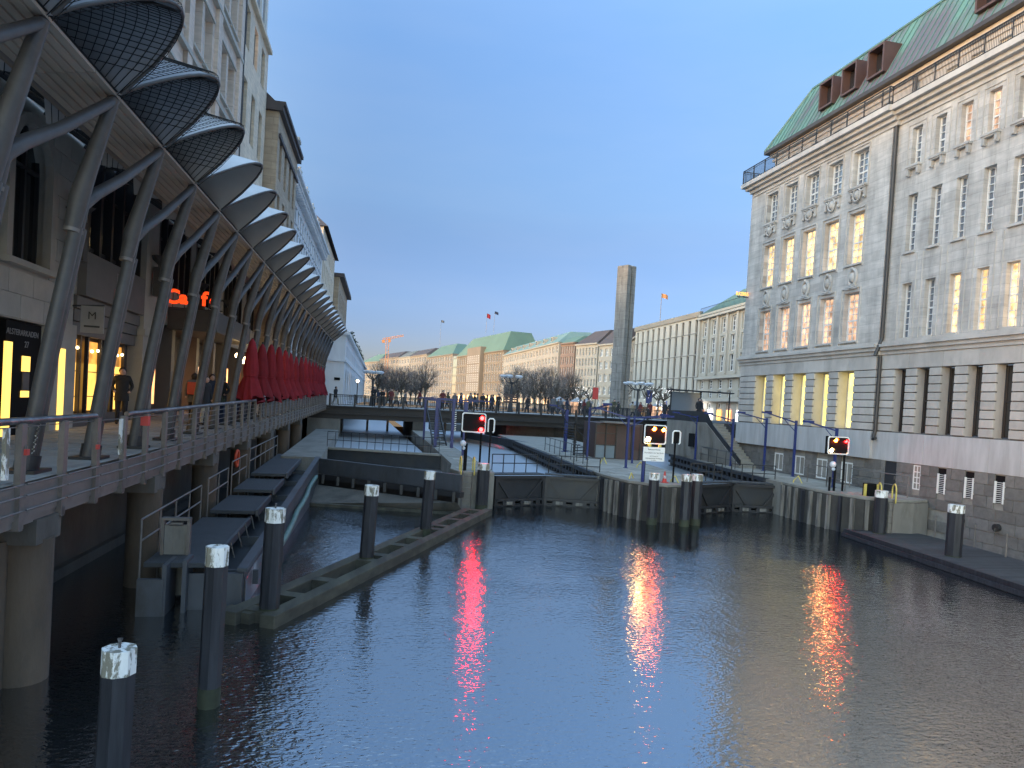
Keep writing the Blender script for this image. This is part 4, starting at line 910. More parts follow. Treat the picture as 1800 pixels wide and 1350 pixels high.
# blue lamp masts with long arms
def mast(label, x, y, h, arms, w=0.1):
    t = thing('blue_mast', label, 'lamp mast', (x, y, 1.6), group='blue lamp masts on the lock quays')
    MB().m(M['blue']).box(x - w / 2, x + w / 2, y - w / 2, y + w / 2, 1.602, h).box(x - w, x + w, y - w, y + w, 1.602, 1.64).build('post', t)
    for dx, dy, dz in arms:
        a = MB().m(M['blue']); e = (x + dx, y + dy, h + dz); a.beam((x, y, h - 0.12), e, 0.07, 0.06); a.tube(((x, y, h - 0.6), (x + dx * 0.4, y + dy * 0.4, h - 0.12 + dz * 0.4)), 0.02, 5); a = a.build('arm', t)
        MB().m(M['blue']).prism([(e[0] - 0.28, e[1] - 0.1), (e[0] + 0.2, e[1] - 0.1), (e[0] + 0.2, e[1] + 0.1), (e[0] - 0.28, e[1] + 0.1)], e[2] - 0.02, e[2] + 0.08).build('lamp_head', a)
mast('blue mast left of the hut windows', 12.95, 39.0, 4.62, [(0.3, -2.2, 0.2), (1.2, 0.3, 0.2)]); mast('blue mast in front of the brown hut door', 13.5, 34.3, 4.3, [(-1.4, 0.4, 0.25), (2.4, 0.3, 0.05)]); mast('thin blue mast right of the brown hut door', 15.15, 37.6, 4.3, [(2.0, 0.4, 0.1)], 0.09)
mast('blue mast at the concrete stair wall', 21.9, 43.4, 4.5, [(-1.5, 0, 0.1)]); mast('blue mast at the foot of the stairs', 21.8, 38.6, 4.45, [(-1.6, 0, 0.2)]); mast('blue mast beside the lower granite windows', 22.5, 36.2, 4.6, [(-1.6, 0, 0.2)])
mast('blue mast right of the stair foot by the lit basement window', 22.35, 33.2, 4.55, [(-1.7, 0, 0.3)]); mast('blue mast behind the right lock signal', 21.2, 28.4, 4.3, [(-1.3, 0.2, 0.2)]); mast('blue mast at the left end of the hut by the bridge pier', 13.5, 45.4, 4.4, [(-0.9, 0, 0.2)], 0.2)
# hut
hut = thing('lock_hut', 'low lock keepers hut with reddish windows, pale blue panels and a flat light roof', 'hut', (15.6, 41, 1.6))
hA = Vector((13.9, 40.6, 0)); hB = Vector((17.3, 40.3, 0)); hd = (hB - hA).normalized(); hn = Vector((hd.y, -hd.x, 0)); hl = (hB - hA).length
hp = lambda u, z, e=0.0: hA + hd * u + hn * e + Vector((0, 0, z))
def hbox(u0, u1, z0, z1, e0, e1): 
    q = [hp(u0, 0, e0), hp(u1, 0, e0), hp(u1, 0, e1), hp(u0, 0, e1)]; return [(p.x, p.y) for p in q], z0, z1
MB().m(M['hut_brown']).prism(*hbox(0, hl, 1.602, 3.75, 0, -3)).build('wall', hut)
for k in range(2):
    MB().m(M['hut_red']).prism(*hbox(0.05 + 0.62 * k, 0.62 + 0.62 * k, 2.45, 3.6, 0.04, 0.005)).build('window', hut); MB().m(M['hut_blue']).prism(*hbox(0.05 + 0.62 * k, 0.62 + 0.62 * k, 1.65, 2.4, 0.05, 0.005)).build('panel', hut)
hf = MB().m(M['frame_dark'])
for u_ in (0.02, 0.64, 1.28, 2.24, 2.78, 3.32): hf.prism(*hbox(u_, u_ + 0.06, 1.62, 3.7, 0.09, 0.0))
for z_ in (2.4, 3.1, 3.62): hf.prism(*hbox(0.0, 1.3, z_, z_ + 0.06, 0.085, 0.0))
hf.build('frame', hut, kind='stuff')
MB().m(M['hut_brown']).prism(*hbox(1.35, 2.2, 1.62, 3.6, 0.06, 0.005)).build('door', hut); MB().m(M['hut_red']).prism(*hbox(2.3, 3.3, 2.2, 3.6, 0.04, 0.005)).build('window', hut)
MB().m(M['concrete']).prism(*hbox(0.3, 2.2, 3.78, 3.86, 0.7, -0.2)).build('roof', hut)
st_ = thing('spiral_stair', 'dark green steel stair tower between the lock chamber and the hut', 'stair', (13.0, 41.3, 1.6))
for k in range(12):
    a = k * 0.32; z = 1.75 + k * 0.17
    MB().m(M['steel_dark']).beam((13.1, 42.0, z), (13.1 + 0.75 * math.cos(a), 42.0 + 0.75 * math.sin(a), z), 0.28, 0.04).build('tread', st_)
MB().m(M['steel_dark']).cyl(13.1, 42.0, 1.602, 4.4, 0.08, 8).tube([(13.1 + 0.78 * math.cos(k * 0.32), 42 + 0.78 * math.sin(k * 0.32), 2.55 + k * 0.17) for k in range(12)], 0.025, 6).build('pole', st_)
# stairs up to the street on the right
sw = thing('stone_stairs', 'straight pale stone staircase climbing from the right quay to the street beside the stone building', 'stairs', (22.7, 38, 1.6))
bm_st = block_mesh('step', M['quay_top'], 0.02)
for k in range(15):
    z0 = 1.6 + 0.165 * k; inst('step', bm_st, sw, (22.43, 37.7 + 0.29 * k + 0.3, z0 + 0.08), (0, 0, 0), (1.04, 0.6, 0.163))
cw = MB().m(M['concrete']); cw.add([(21.78, 37.6, 1.6), (21.9, 37.6, 1.6), (21.78, 42.0, 4.1), (21.9, 42.0, 4.1), (22.3, 49, 4.1), (22.42, 49, 4.1), (22.3, 49, 1.6), (22.42, 49, 1.6), (21.78, 37.6, 1.72), (21.9, 37.6, 1.72)],
     ((0, 6, 4, 2, 8), (1, 9, 3, 5, 7), (0, 8, 9, 1), (8, 2, 3, 9), (2, 4, 5, 3))); cw.build('side_wall', sw)
pw = MB().m(M['steel_dark'])
for e in (0.0, 0.05): pw.add([(21.82 + e, 37.6, 1.72), (21.82 + e, 42.0, 4.1), (22.34 + e, 49, 4.1), (22.34 + e, 49, 4.8), (21.82 + e, 42, 4.8), (21.82 + e, 41.2, 4.02), (21.82 + e, 37.6, 2.06)], ((0, 1, 4, 5, 6), (1, 2, 3, 4)))
pw.add([(21.82, 37.6, 2.06), (21.87, 37.6, 2.06), (21.87, 41.2, 4.02), (21.82, 41.2, 4.02)], ((0, 1, 2, 3),))
pw.build('parapet', sw)
MB().m(M['black']).box(21.84, 21.88, 43.6, 44.4, 2.4, 3.3).build('opening', sw)
st = MB().m(M['asphalt']); st.prism([(22.28, 42.1), (60, 42.1), (60, 67), (31, 67), (23.2, 49)], 3.2, 4.1); st.build('street', kind='structure')

# ================================================================ timber raft, weir and stepped walkway on the left
raft = thing('timber_raft', 'long mossy timber raft of two parallel beams floating between the mooring piles', 'raft', (1.8, 21, 0))
ra0, ra1 = Vector((-1.35, 13.95, 0.1)), Vector((5.5, 28.2, 0.1)); dr = (ra1 - ra0).normalized(); nr = Vector((-dr.y, dr.x, 0)); Lr = (ra1 - ra0).length
for off, e0 in ((0.16, 0.0), (0.92, -0.1)):
    MB().m(M['timber_raft']).beam(ra0 + nr * off + dr * e0, ra0 + nr * off + dr * (Lr - (0.0 if off < 0.5 else 0.4)), 0.32, 0.3).build('long_beam', raft, bevel=0.02)
for s in (0.35, 1.5, 2.9, 5.2, 5.9, 7.4, 8.6, 10.4, 11.1, 12.6, 14.0, 15.2):
    p = ra0 + dr * s; MB().m(M['timber_raft']).beam(p + nr * 0.3 + Vector((0, 0, 0.02)), p + nr * 0.8 + Vector((0, 0, 0.02)), 0.32, 0.24).build('cross_piece', raft)
MB().m(M['timber_raft']).beam((-2.35, 14.75, 0.09), (-1.75, 14.35, 0.09), 0.3, 0.24).build('end_board', raft)
wr = thing('weir_trough', 'blue grey steel weir trough with sloping side wall below the arcade deck', 'weir', (-2.3, 22, 0))
sidew = MB().m(M['weir_steel'])
def plate(mb, a, b, za0, za1, zb0, zb1, th):
    a = Vector((*a, 0)); b = Vector((*b, 0)); d = (b - a).normalized(); n = Vector((d.y, -d.x, 0)) * th
    v = [a + Vector((0, 0, za0)), b + Vector((0, 0, zb0)), b + Vector((0, 0, zb1)), a + Vector((0, 0, za1))]; v2 = [p - n for p in v]
    mb.add(v + v2, ((0, 1, 2, 3), (7, 6, 5, 4), (3, 2, 6, 7), (0, 4, 5, 1), (0, 3, 7, 4), (1, 5, 6, 2)))
plate(sidew, (-2.12, 15.35), (-1.62, 32.6), -0.6, 0.78, -0.2, 1.65, 0.1); sidew.m(M['weir_steel']); sidew.beam((-2.16, 15.3, 0.8), (-1.66, 32.6, 1.67), 0.2, 0.07); sidew.build('side_wall', wr)
wet = MB().m(M['weir_wet']); plate(wet, (-2.09, 15.4), (-1.97, 19.5), -0.1, 0.62, 0.1, 0.8, 0.02); wet.build('limescale', wr)
MB().m(M['weir_steel']).box(-3.2, -2.14, 15.22, 15.34, -0.8, 0.74).build('front_wall', wr); MB().m(M['weir_steel']).box(-4.0, -3.52, 14.78, 14.9, -0.8, 0.72).box(-3.56, -3.48, 14.8, 15.6, -0.8, 1.0).box(-3.24, -3.16, 15.0, 15.6, -0.8, 1.05).build('front_post', wr)
MB().m(M['concrete']).box(-3.8, -3.36, 15.85, 15.95, 0.12, 1.6).build('sluice_panel', wr); sp = MB().m(M['rail']); sp.box(-3.86, -3.8, 15.8, 15.95, 0.1, 1.7).box(-3.36, -3.3, 15.8, 15.95, 0.1, 1.7).box(-3.86, -3.3, 15.78, 15.97, 1.7, 1.75).tube(((-3.7, 15.87, 1.62), (-3.45, 15.87, 1.62)), 0.05, 8); sp.build('sluice_frame', wr)
flr = MB().m(M['steel_dark']); flr.add([(-3.2, 15.35, 0.3), (-2.15, 15.35, 0.3), (-1.75, 32.6, 1.0), (-3.2, 32.6, 1.0)], ((0, 1, 2, 3),)); flr.build('trough_floor', wr)
hg = MB().m(M['rail']); bmn = MB().m(M['weir_steel'])
for k in range(16):
    y = 16.2 + k * 1.05; f = (y - 15.3) / 17.3; hg.tube(((-2.72, y, 0.9 + f * .55), (-2.62, y, 0.55 + f * .5)), 0.018, 5)
    if k % 3 == 0: bmn.box(-2.8, -1.95, y, y + 0.08, 0.25 + f * 0.5, 0.55 + f * 0.6)
hg.build('hanger', wr, kind='stuff'); bmn.build('baffle', wr, kind='stuff')
hs = MB().m(M['hose']); hs.tube([(-1.9 + 0.3 * k / 10 + 0.02 * math.sin(k * 2.1), 17.0 + k * 1.35, 0.22 + 0.085 * k + 0.03 * math.sin(k * 1.7)) for k in range(11)], 0.085, 8); hs.build('hose', label='pale green hose lying along the outside of the weir trough', cat='hose')
wk = thing('stepped_walkway', 'stepped dark grating walkway with handrail above the weir trough', 'walkway', (-3.6, 24, 0))
for a, b, z in ((15.1, 20.5, 0.98), (20.6, 23.6, 1.16), (23.7, 26.7, 1.34), (26.8, 35.5, 1.52)):
    MB().m(M['grating']).box(-3.98 + (a - 15) * .028, -2.82 + (a - 15) * .028, a, b, z - 0.1, z).build('grating', wk, bevel=0.01)
    MB().m(M['weir_steel']).beam((-2.76 + (a - 15) * .028, a, z - 0.06), (-2.76 + (a - 15) * .028, b, z - 0.06), 0.07, 0.18).build('edge_beam', wk)
    h = MB().m(M['rail']); x = -4.05 + (a - 15) * .028
    for hh in (0.42, 0.85): h.tube(((x, a, z + hh), (x, b, z + hh)), 0.022, 6)
    n = int((b - a) / 1.3)
    for k in range(n + 1): y = a + (b - a) * k / n; h.tube(((x, y, z - 0.9), (x, y, z + 0.85)), 0.024, 6)
    h.build('handrail', wk)
# weir gate across the left channel
wg = thing('weir_gate', 'long grey steel weir flap across the left channel with dark openings below', 'weir', (1, 30, 0))
plate(pn := MB().m(M['weir_steel']), (-1.6, 32.7), (4.05, 26.9 + 0.9), 0.95, 1.62, 0.95, 1.62, 0.14); pn.build('flap', wg)
plate(pn := MB().m(M['bridge']), (-1.6, 32.55), (4.05, 27.65), 0.72, 0.94, 0.72, 0.94, 0.3); plate(pn, (-1.6, 33), (4.05, 28.3), -0.3, 0.7, -0.3, 0.7, 0.1); pn.build('lower_beam', wg)
rbs = MB().m(M['steel_dark'])
for k in range(9):
    f = 0.04 + k * 0.115; x = -1.6 + 5.65 * f; y = 32.55 - 4.9 * f; rbs.beam((x, y - 0.1, 0.55), (x, y - 0.1, 0.95), 0.05, 0.12, (1, 0, 0))
rbs.build('rib', wg, kind='stuff')
ap = MB().m(M['concrete_dark']); ap.add([(-1.7, 32.3, 0.5), (4.0, 27.9, 0.5), (4.3, 28.1, 0.06), (-1.8, 29.7, 0.06)], ((0, 3, 2, 1),)); ap.build('apron', wg)
MB().m(M['timber_raft']).beam((-1.85, 29.55, 0.0), (4.4, 28.0, 0.0), 0.3, 0.22).build('sill_beam', wg)
wb = thing('weir_footbridge', 'low footbridge with dark railing behind the weir flap', 'footbridge', (1, 39, 0.7))
MB().m(M['quay_top']).beam((-1.7, 40.4, 1.55), (4.5, 38.6, 1.55), 0.5, 0.1).build('deck', wb); plate(pn := MB().m(M['steel_dark']), (-1.7, 40.3), (4.5, 38.5), 0.4, 1.48, 0.4, 1.48, 0.1); pn.build('gate', wb)
h = MB().m(M['iron'])
for zz in (2.0, 2.45): h.tube(((-1.6, 40.5, zz), (4.4, 38.8, zz)), 0.022, 6)
for k in range(15): f = k / 14; h.tube(((-1.6 + 6 * f, 40.5 - 1.7 * f, 1.58), (-1.6 + 6 * f, 40.5 - 1.7 * f, 2.45)), 0.018, 5)
h.build('railing', wb)
MB().m(M['concrete']).box(-3.3, -1.55, 33.2, 60, -1, 1.62).build('quay_block', label='concrete quay block under the arcade deck left of the weir', cat='quay')
# blue stair gantry on the left pier
gs = thing('gantry_stair', 'steel stair between blue posts climbing from the left lock pier to the bridge', 'stair', (5.2, 48, 1.6))
for x in (4.72, 5.75): 
    MB().m(M['blue']).box(x - 0.09, x + 0.09, 43.9, 44.1, 1.602, 4.65).box(x - 0.07, x + 0.07, 51.9, 52.1, 1.602, 4.6).build('post', gs)
MB().m(M['blue']).box(5.55, 5.75, 38.0, 38.2, 0.9, 4.5).build('post', gs)
for k in range(13): MB().m(M['grating']).box(4.85, 5.62, 46 + 0.42 * k, 46.34 + 0.42 * k, 1.72 + 0.165 * k, 1.78 + 0.165 * k).build('tread', gs)
for x in (4.8, 5.66): MB().m(M['steel_dark']).beam((x, 45.8, 1.65), (x, 51.6, 3.9), 0.05, 0.25).build('stringer', gs)
for dx, ln in ((-1.6, 0), (2.9, 0)):
    a = MB().m(M['blue']); a.beam((5.2, 44, 4.6), (5.2 + dx, 44 + 0.1, 4.62), 0.1, 0.09); a.tube(((5.2, 44, 4.4), (5.2 + dx * 0.7, 44, 4.56)), 0.025, 5); a.beam((5.2 + dx * 0.3, 44, 4.72), (5.2 + dx, 44, 4.6), 0.05, 0.05); a.build('arm', gs)
MB().m(M['blue']).beam((4.7, 44, 4.6), (5.78, 44, 4.6), 0.14, 0.14).beam((4.7, 52, 4.55), (5.78, 52, 4.55), 0.12, 0.12).build('cross_beam', gs)
gh = MB().m(M['white'])
for k in range(9): gh.beam((5.82, 44.0, 2.7 + k * 0.14), (5.96, 44.0, 2.74 + k * 0.14), 0.04, 0.05)
gh.build('white_stripes', gs)
# ================================================================ left bank: deck, railing, canopy arcade, facades
AL = math.atan(0.028); CA, SA = math.cos(AL), math.sin(AL)
def LW(u, v, z=0.0): return Vector((-4.79 + u * CA + v * SA, v * CA - u * SA, z))
def dz(v): return 3.03 + max(0.0, v - 15) * 0.0137
LZ = -AL
ULx = (SA, CA)                                   # facade direction; outward normal is (CA, -SA)
def lprism(mb, u0, u1, v0, v1, z0, z1):
    q = [LW(u0, v0), LW(u1, v0), LW(u1, v1), LW(u0, v1)]
    return mb.prism([(p.x, p.y) for p in q], z0, z1)
FU = -3.81
prom = MB().m(M['fascia'])
for v in range(4, 67, 3):
    a, b = v, min(v + 3, 67.5)
    q = [LW(0, a), LW(0, b), LW(-6.2, b), LW(-6.2, a)]
    prom.add([(p.x, p.y, dz(vv) - 0.05) for p, vv in zip(q, (a, b, b, a))] + [(p.x, p.y, dz(vv) - 0.6) for p, vv in zip(q, (a, b, b, a))], ((0, 1, 2, 3), (7, 6, 5, 4), (0, 4, 5, 1)))
prom = prom.build('promenade', kind='structure')
bm_pv = block_mesh('paving_slab', M['paving'], 0.01)
for i in range(42):
    for j in range(4):
        v = 8.5 + i * 0.9; u = -0.55 - j * 0.9
        if v > 30: continue
        inst('paving_slab', bm_pv, prom, LW(u, v + 0.45, dz(v + .45) - 0.02), (0, 0, LZ), (0.89, 0.89, 0.06))
pv = MB().m(M['paving'])
for u0, u1, v0, v1 in ((-3.8, -0.1, 3, 8.5), (-0.1, 0.0, 3, 67), (-6.2, -0.1, 30.1, 67.5)):
    n = 8
    for k in range(n):
        a = v0 + (v1 - v0) * k / n; b = v0 + (v1 - v0) * (k + 1) / n
        pv.add([tuple(LW(u0, a, dz(a))), tuple(LW(u1, a, dz(a))), tuple(LW(u1, b, dz(b))), tuple(LW(u0, b, dz(b)))], ((0, 1, 2, 3),))
pv.build('far_paving', prom)
# fascia panels between the posts and ledge pipes
railing = thing('promenade_railing', 'grey steel railing with worn round handrail along the edge of the arcade deck', 'railing', tuple(LW(0, 30, 3.0)))
posts = [8.2 + 1.31 * k for k in range(45)]
pm = MB().m(M['rail'])
pm.box(-0.035, 0.05, -0.07, 0.07, -0.62, 0.83).box(-0.16, 0.05, -0.05, 0.05, -0.64, -0.5); pm = pm.mesh('post')
for v in posts: inst('post', pm, railing, LW(0.03, v, dz(v)), (0, 0, LZ))
for k, (a, b) in enumerate(zip(posts, posts[1:])):
    far = a > 40
    A = LW(0.02, a + 0.06, 0); B = LW(0.02, b - 0.06, 0); za, zb = dz(a), dz(b); up = Vector((0, 0, 1))
    f = MB().m(M['fascia']); f.add([A + up * (za - 0.5), B + up * (zb - 0.5), B + up * (zb - 0.02), A + up * (za - 0.02)], ((0, 1, 2, 3),)); f.build('fascia_panel', railing)
    w = MB().m(M['rail'])
    for h in (-0.36, -0.16, 0.0): w.tube((A + up * (za + h) + LW(0.09, 0) - LW(0, 0), B + up * (zb + h) + LW(0.09, 0) - LW(0, 0)), 0.016, 5)
    if a > 16.5:
        for h in (0.14, 0.28, 0.42, 0.56, 0.7): w.tube((A + up * (za + h), B + up * (zb + h)), 0.011, 4)
    else:
        w.tube((A + up * (za + 0.78), B + up * (zb + 0.78)), 0.008, 4)
    w.build('wire', railing, kind='stuff')
# handrail: one length missing between v=13.6 and 15.2
for a, b in ((5.0, 13.45), (15.0, 34.0)):
    h = MB().m(M['rail_worn']); n = 12
    h.tube([LW(0.0, a + (b - a) * k / n, dz(a + (b - a) * k / n) + 0.86) for k in range(n + 1)], 0.052, 10); h.build('handrail', railing)
h = MB().m(M['rail']); h.tube([LW(0.0, 34 + 31.5 * k / 8, dz(34 + 31.5 * k / 8) + 0.9) for k in range(9)], 0.045, 8); h.build('handrail', railing)
for k, (v, z, c, lab) in enumerate(((10.85, 0.45, 'red_paint', 'red padlock hanging on the nearest railing post'), (13.35, 0.35, 'red_paint', 'small red and white padlock on the second railing post in view'), (16.05, 0.68, 'red_paint', 'dark red tape wrapped round a railing post'))):
    t = MB().m(M[c])
    p = LW(0.09, v, dz(v) + z)
    if k < 2: t.box(p.x - 0.015, p.x + 0.03, p.y - 0.04, p.y + 0.04, p.z - 0.05, p.z + 0.03); t.m(M['rail']).tube([(p.x, p.y + 0.03 * math.cos(a), p.z + 0.03 + 0.05 * math.sin(a)) for a in [q * math.pi / 6 for q in range(7)]], 0.008, 5)
    else: p = LW(0.0, posts[6], dz(posts[6]) + 0.68); t.box(p.x - 0.05, p.x + 0.095, p.y - 0.085, p.y + 0.085, p.z - 0.1, p.z + 0.1)
    t.build('padlock' if k < 2 else 'tape', label=lab, cat='padlock' if k < 2 else 'tape')
for k, v in enumerate((10.45, 14.65)):
    t = MB().m(M['pile_white']); p = LW(0.02, v, dz(v))
    t.box(p.x - 0.02, p.x + 0.03, p.y - 0.05, p.y + 0.05, p.z + 0.1, p.z + 0.78); t.build('sticker_plate', label='peeling white plate on the railing, %s' % ('nearest the camera' if k == 0 else 'below the gap in the handrail'), cat='plate')
# piers and quay wall below the deck
for k, v in enumerate((11.75, 17.2, 22.7, 28.2, 34, 40, 46)):
    t = thing('deck_pier', 'round brown concrete pier carrying the arcade deck, %s from the near end' % ordinal(k), 'pier', tuple(LW(-0.25, v, 0)), group='round piers under the arcade deck')
    c = LW(-0.25, v); MB().m(M['pier']).cyl(c.x, c.y, -1.5, dz(v) - 0.9, 0.36, 16).build('pier_shaft', t)
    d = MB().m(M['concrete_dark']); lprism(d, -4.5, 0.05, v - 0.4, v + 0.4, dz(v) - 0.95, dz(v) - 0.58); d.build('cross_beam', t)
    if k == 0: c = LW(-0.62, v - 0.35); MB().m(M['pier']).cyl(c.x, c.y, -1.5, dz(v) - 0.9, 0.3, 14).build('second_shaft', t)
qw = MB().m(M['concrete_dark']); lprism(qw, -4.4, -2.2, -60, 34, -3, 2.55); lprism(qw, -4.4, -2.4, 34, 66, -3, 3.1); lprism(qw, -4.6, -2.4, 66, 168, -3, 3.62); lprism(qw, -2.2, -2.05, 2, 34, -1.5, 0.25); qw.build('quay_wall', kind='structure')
fb = MB().m(M['steel_dark']); fb.beam(LW(-2.0, 12.5, 1.75), LW(-2.0, 16.2, 1.75), 0.9, 0.6); fb.build('service_duct', label='dark service duct hung below the arcade deck behind the nearest pier', cat='duct')
rl2 = thing('orange_lifebuoy', 'faded orange life ring hanging by the walkway under the deck', 'life ring', tuple(LW(-0.1, 26.5, 1.3)))
MB().m(M['orange_bag']).tube([LW(-0.05, 26.5 + 0.28 * math.cos(t), 2.05 + 0.28 * math.sin(t)) for t in [k * math.pi / 8 for k in range(17)]], 0.05, 6).build('ring', rl2)

# ---- forked canopy columns: two tubes side by side that part into two arms
PITCH = 2.43; J0 = 10.2 - PITCH
jz = lambda v: 9.08 + 0.004 * (v - 10)
def joint(k, du=0.0, dzz=0.0):
    v = J0 + PITCH * k; return LW(0.44 + 0.0 * v + du, v, jz(v) + dzz)
def column_parts(root, k):
    v = J0 + PITCH * k; o = LW(-0.47, v - 0.5, dz(v))
    base = LW(-0.47, v - 0.5, dz(v)); spl = LW(-0.06, v - 0.06, 7.25); ja = joint(k, -0.08, -0.1); jb = joint(k + 1, -0.08, -0.1)
    r = Vector((SA, CA, 0)) * 0.078
    tr = MB().m(M['column'])
    mid = base.lerp(spl, 0.45) + LW(0.0, 0) - LW(0, 0)
    tr.tube((base - r, mid - r, spl - r - Vector((0, 0, 0.35))), [0.115, 0.105, 0.1], 10); tr.tube((base + r, mid + r, spl + r - Vector((0, 0, 0.35))), [0.115, 0.105, 0.1], 10)
    tr = tr.build('trunk', root)
    cl = MB().m(M['rail']); d = (spl - base).normalized(); c = spl - d * 0.42
    for s in (-1, 1): cl.tube((c + r * s - d * 0.03, c + r * s + d * 0.03), 0.122, 10)
    cl.build('collar', tr)
    a = MB().m(M['column'])
    a.tube((spl - r - d * 0.45, spl - r + (ja - spl) * 0.06, spl - r * 1.0 + (ja - spl) * 0.3, ja - r * 0.5), [0.112, 0.145, 0.128, 0.095], 10); a.build('near_arm', root)
    a = MB().m(M['column'])
    a.tube((spl + r - d * 0.45, spl + r + d * 0.02, spl + r + (jb - spl) * 0.16 + Vector((0, 0, 0.05)), spl + r + (jb - spl) * 0.45, jb), [0.105, 0.112, 0.1, 0.09, 0.078], 10); a.build('far_arm', root)
    f = MB().m(M['steel_dark']); q = base; f.tube((q - d * 0.05, q + d * 0.28), 0.17, 10); lprism(f, -0.72, -0.22, v - 0.79, v - 0.21, dz(v) + 0.005, dz(v) + 0.06); f.build('base_plate', root)
for k in range(0, 24):
    v = J0 + PITCH * k
    t = thing('arcade_column', 'leaning grey steel arcade column forking into two arms, %s from the near end' % ordinal(k), 'column', tuple(LW(-0.47, v - 0.5, dz(v))), group='forked steel columns of the arcade')
    column_parts(t, k)
# graffiti tag on the column nearest the rail gap
gt = MB().m(M['pile_white'])
b = LW(-0.53, J0 + 2 * PITCH - 0.5, dz(13)); 
rnd = random.Random(4)
for q in range(5):
    z = 0.32 + q * 0.1; gt.tube([Vector((b.x + 0.175 + z * 0.095, b.y - 0.17 + 0.09 * (i % 2) + 0.02 * q, b.z + z + 0.03 * i)) for i in range(4)], 0.008, 4)
gt.build('graffiti', label='white scrawled graffiti tag on the lower part of a leaning arcade column', cat='graffiti')

# ---- canopy shells: one curved petal per bay, open towards the canal
def shell_mesh(netted):
    mb = MB(); mb.smooth = True
    ns, ntt = 14, 5
    def pt(s, t, off=0.0):
        bump = max(0.0, math.sin(math.pi * (s ** 1.28))) ** 0.62
        u0 = 0.02 + 1.12 * bump; z0 = 0.0 + 0.97 * bump
        u = u0 + (-2.1 - u0) * t; z = z0 * (1 - 0.15 * t) + 0.75 * t * (0.25 + 0.75 * bump)
        return (u, s * PITCH, z + off)
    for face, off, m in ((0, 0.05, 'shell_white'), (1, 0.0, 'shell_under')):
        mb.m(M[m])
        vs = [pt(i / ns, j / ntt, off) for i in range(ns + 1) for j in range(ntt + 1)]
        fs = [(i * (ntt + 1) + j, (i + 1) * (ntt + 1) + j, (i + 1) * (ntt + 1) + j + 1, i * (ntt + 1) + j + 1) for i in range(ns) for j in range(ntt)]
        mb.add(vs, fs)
    mb.smooth = False; mb.m(M['column'])
    rim = [Vector(pt(i / ns, 0, 0.02)) for i in range(ns + 1)]
    mb2 = MB().m(M['column']); mb2.tube(rim, 0.03, 6)
    rib = MB().m(M['column']); rib.tube([Vector(pt(0.58, j / ntt, -0.02)) for j in range(ntt + 1)], 0.02, 5)
    nb = MB().m(M['net'])
    for i in range(0, ns * 3):
        s = (i + 0.5) / (ns * 3); nb.tube([Vector(pt(s, j / 4, -0.06)) for j in range(5)], 0.007, 3, False); nb.tube([Vector(pt(s, j / 4, 0.1)) for j in range(5)], 0.006, 3, False)
    for j in range(20):
        t = j / 20; nb.tube([Vector(pt(i / ns, t, -0.06)) for i in range(ns + 1)], 0.007, 3, False); nb.tube([Vector(pt(i / ns, t, 0.1)) for i in range(ns + 1)], 0.006, 3, False)
    return mb.mesh('shell'), mb2.mesh('rim'), rib.mesh('rib'), nb.mesh('net')
SHM = shell_mesh(False)
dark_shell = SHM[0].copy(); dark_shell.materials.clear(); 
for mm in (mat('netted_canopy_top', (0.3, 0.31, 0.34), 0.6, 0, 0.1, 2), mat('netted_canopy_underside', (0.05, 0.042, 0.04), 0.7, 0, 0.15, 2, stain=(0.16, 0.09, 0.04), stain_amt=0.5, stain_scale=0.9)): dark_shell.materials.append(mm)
for k in range(0, 24):
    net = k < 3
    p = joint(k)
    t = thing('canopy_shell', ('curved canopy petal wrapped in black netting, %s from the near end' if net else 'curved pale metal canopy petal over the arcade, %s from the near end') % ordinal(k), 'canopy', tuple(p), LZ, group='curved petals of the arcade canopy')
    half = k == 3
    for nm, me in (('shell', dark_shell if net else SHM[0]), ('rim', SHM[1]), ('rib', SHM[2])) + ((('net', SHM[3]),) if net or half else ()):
        o = inst(nm, me, t, (0, 0, 0), world=False)
        if nm == 'net': o['kind'] = 'stuff'
# ---- soffit slats, gutter pipe and glass strip between the petals and the facade
cr_ = thing('canopy_roof', 'long slatted canopy soffit with gutter pipe and glass strip along the arcade', 'canopy roof', tuple(LW(-1, 36, 9.0)))
v0, v1 = 4.0, J0 + PITCH * 24
for j in range(7):
    u = 0.40 - j * 0.135
    for a in range(8):
        va = v0 + (v1 - v0) * a / 8; vb = v0 + (v1 - v0) * (a + 1) / 8 - 0.02
        s = MB().m(M['soffit']); A = LW(u - 0.06, va, jz(va) - 0.02 - j * 0.022); B = LW(u - 0.06, vb, jz(vb) - 0.02 - j * 0.022); s.beam(A, B, 0.12, 0.05); s.build('slat', cr_)
b = MB().m(M['steel_dark'])
b.add([tuple(LW(0.42, v0, jz(v0) + 0.03)), tuple(LW(0.42, v1, jz(v1) + 0.03)), tuple(LW(-0.65, v1, jz(v1) - 0.08)), tuple(LW(-0.65, v0, jz(v0) - 0.08)), tuple(LW(-1.7, v0, jz(v0) + 1.0)), tuple(LW(-1.7, v1, jz(v1) + 1.0))], ((0, 1, 2, 3),)); b.build('backing', cr_)
b = MB().m(M['rail']); b.tube([LW(-0.78, v0 + (v1 - v0) * k / 10, jz(v0 + (v1 - v0) * k / 10) + 0.02) for k in range(11)], 0.085, 8); b.build('gutter_pipe', cr_)
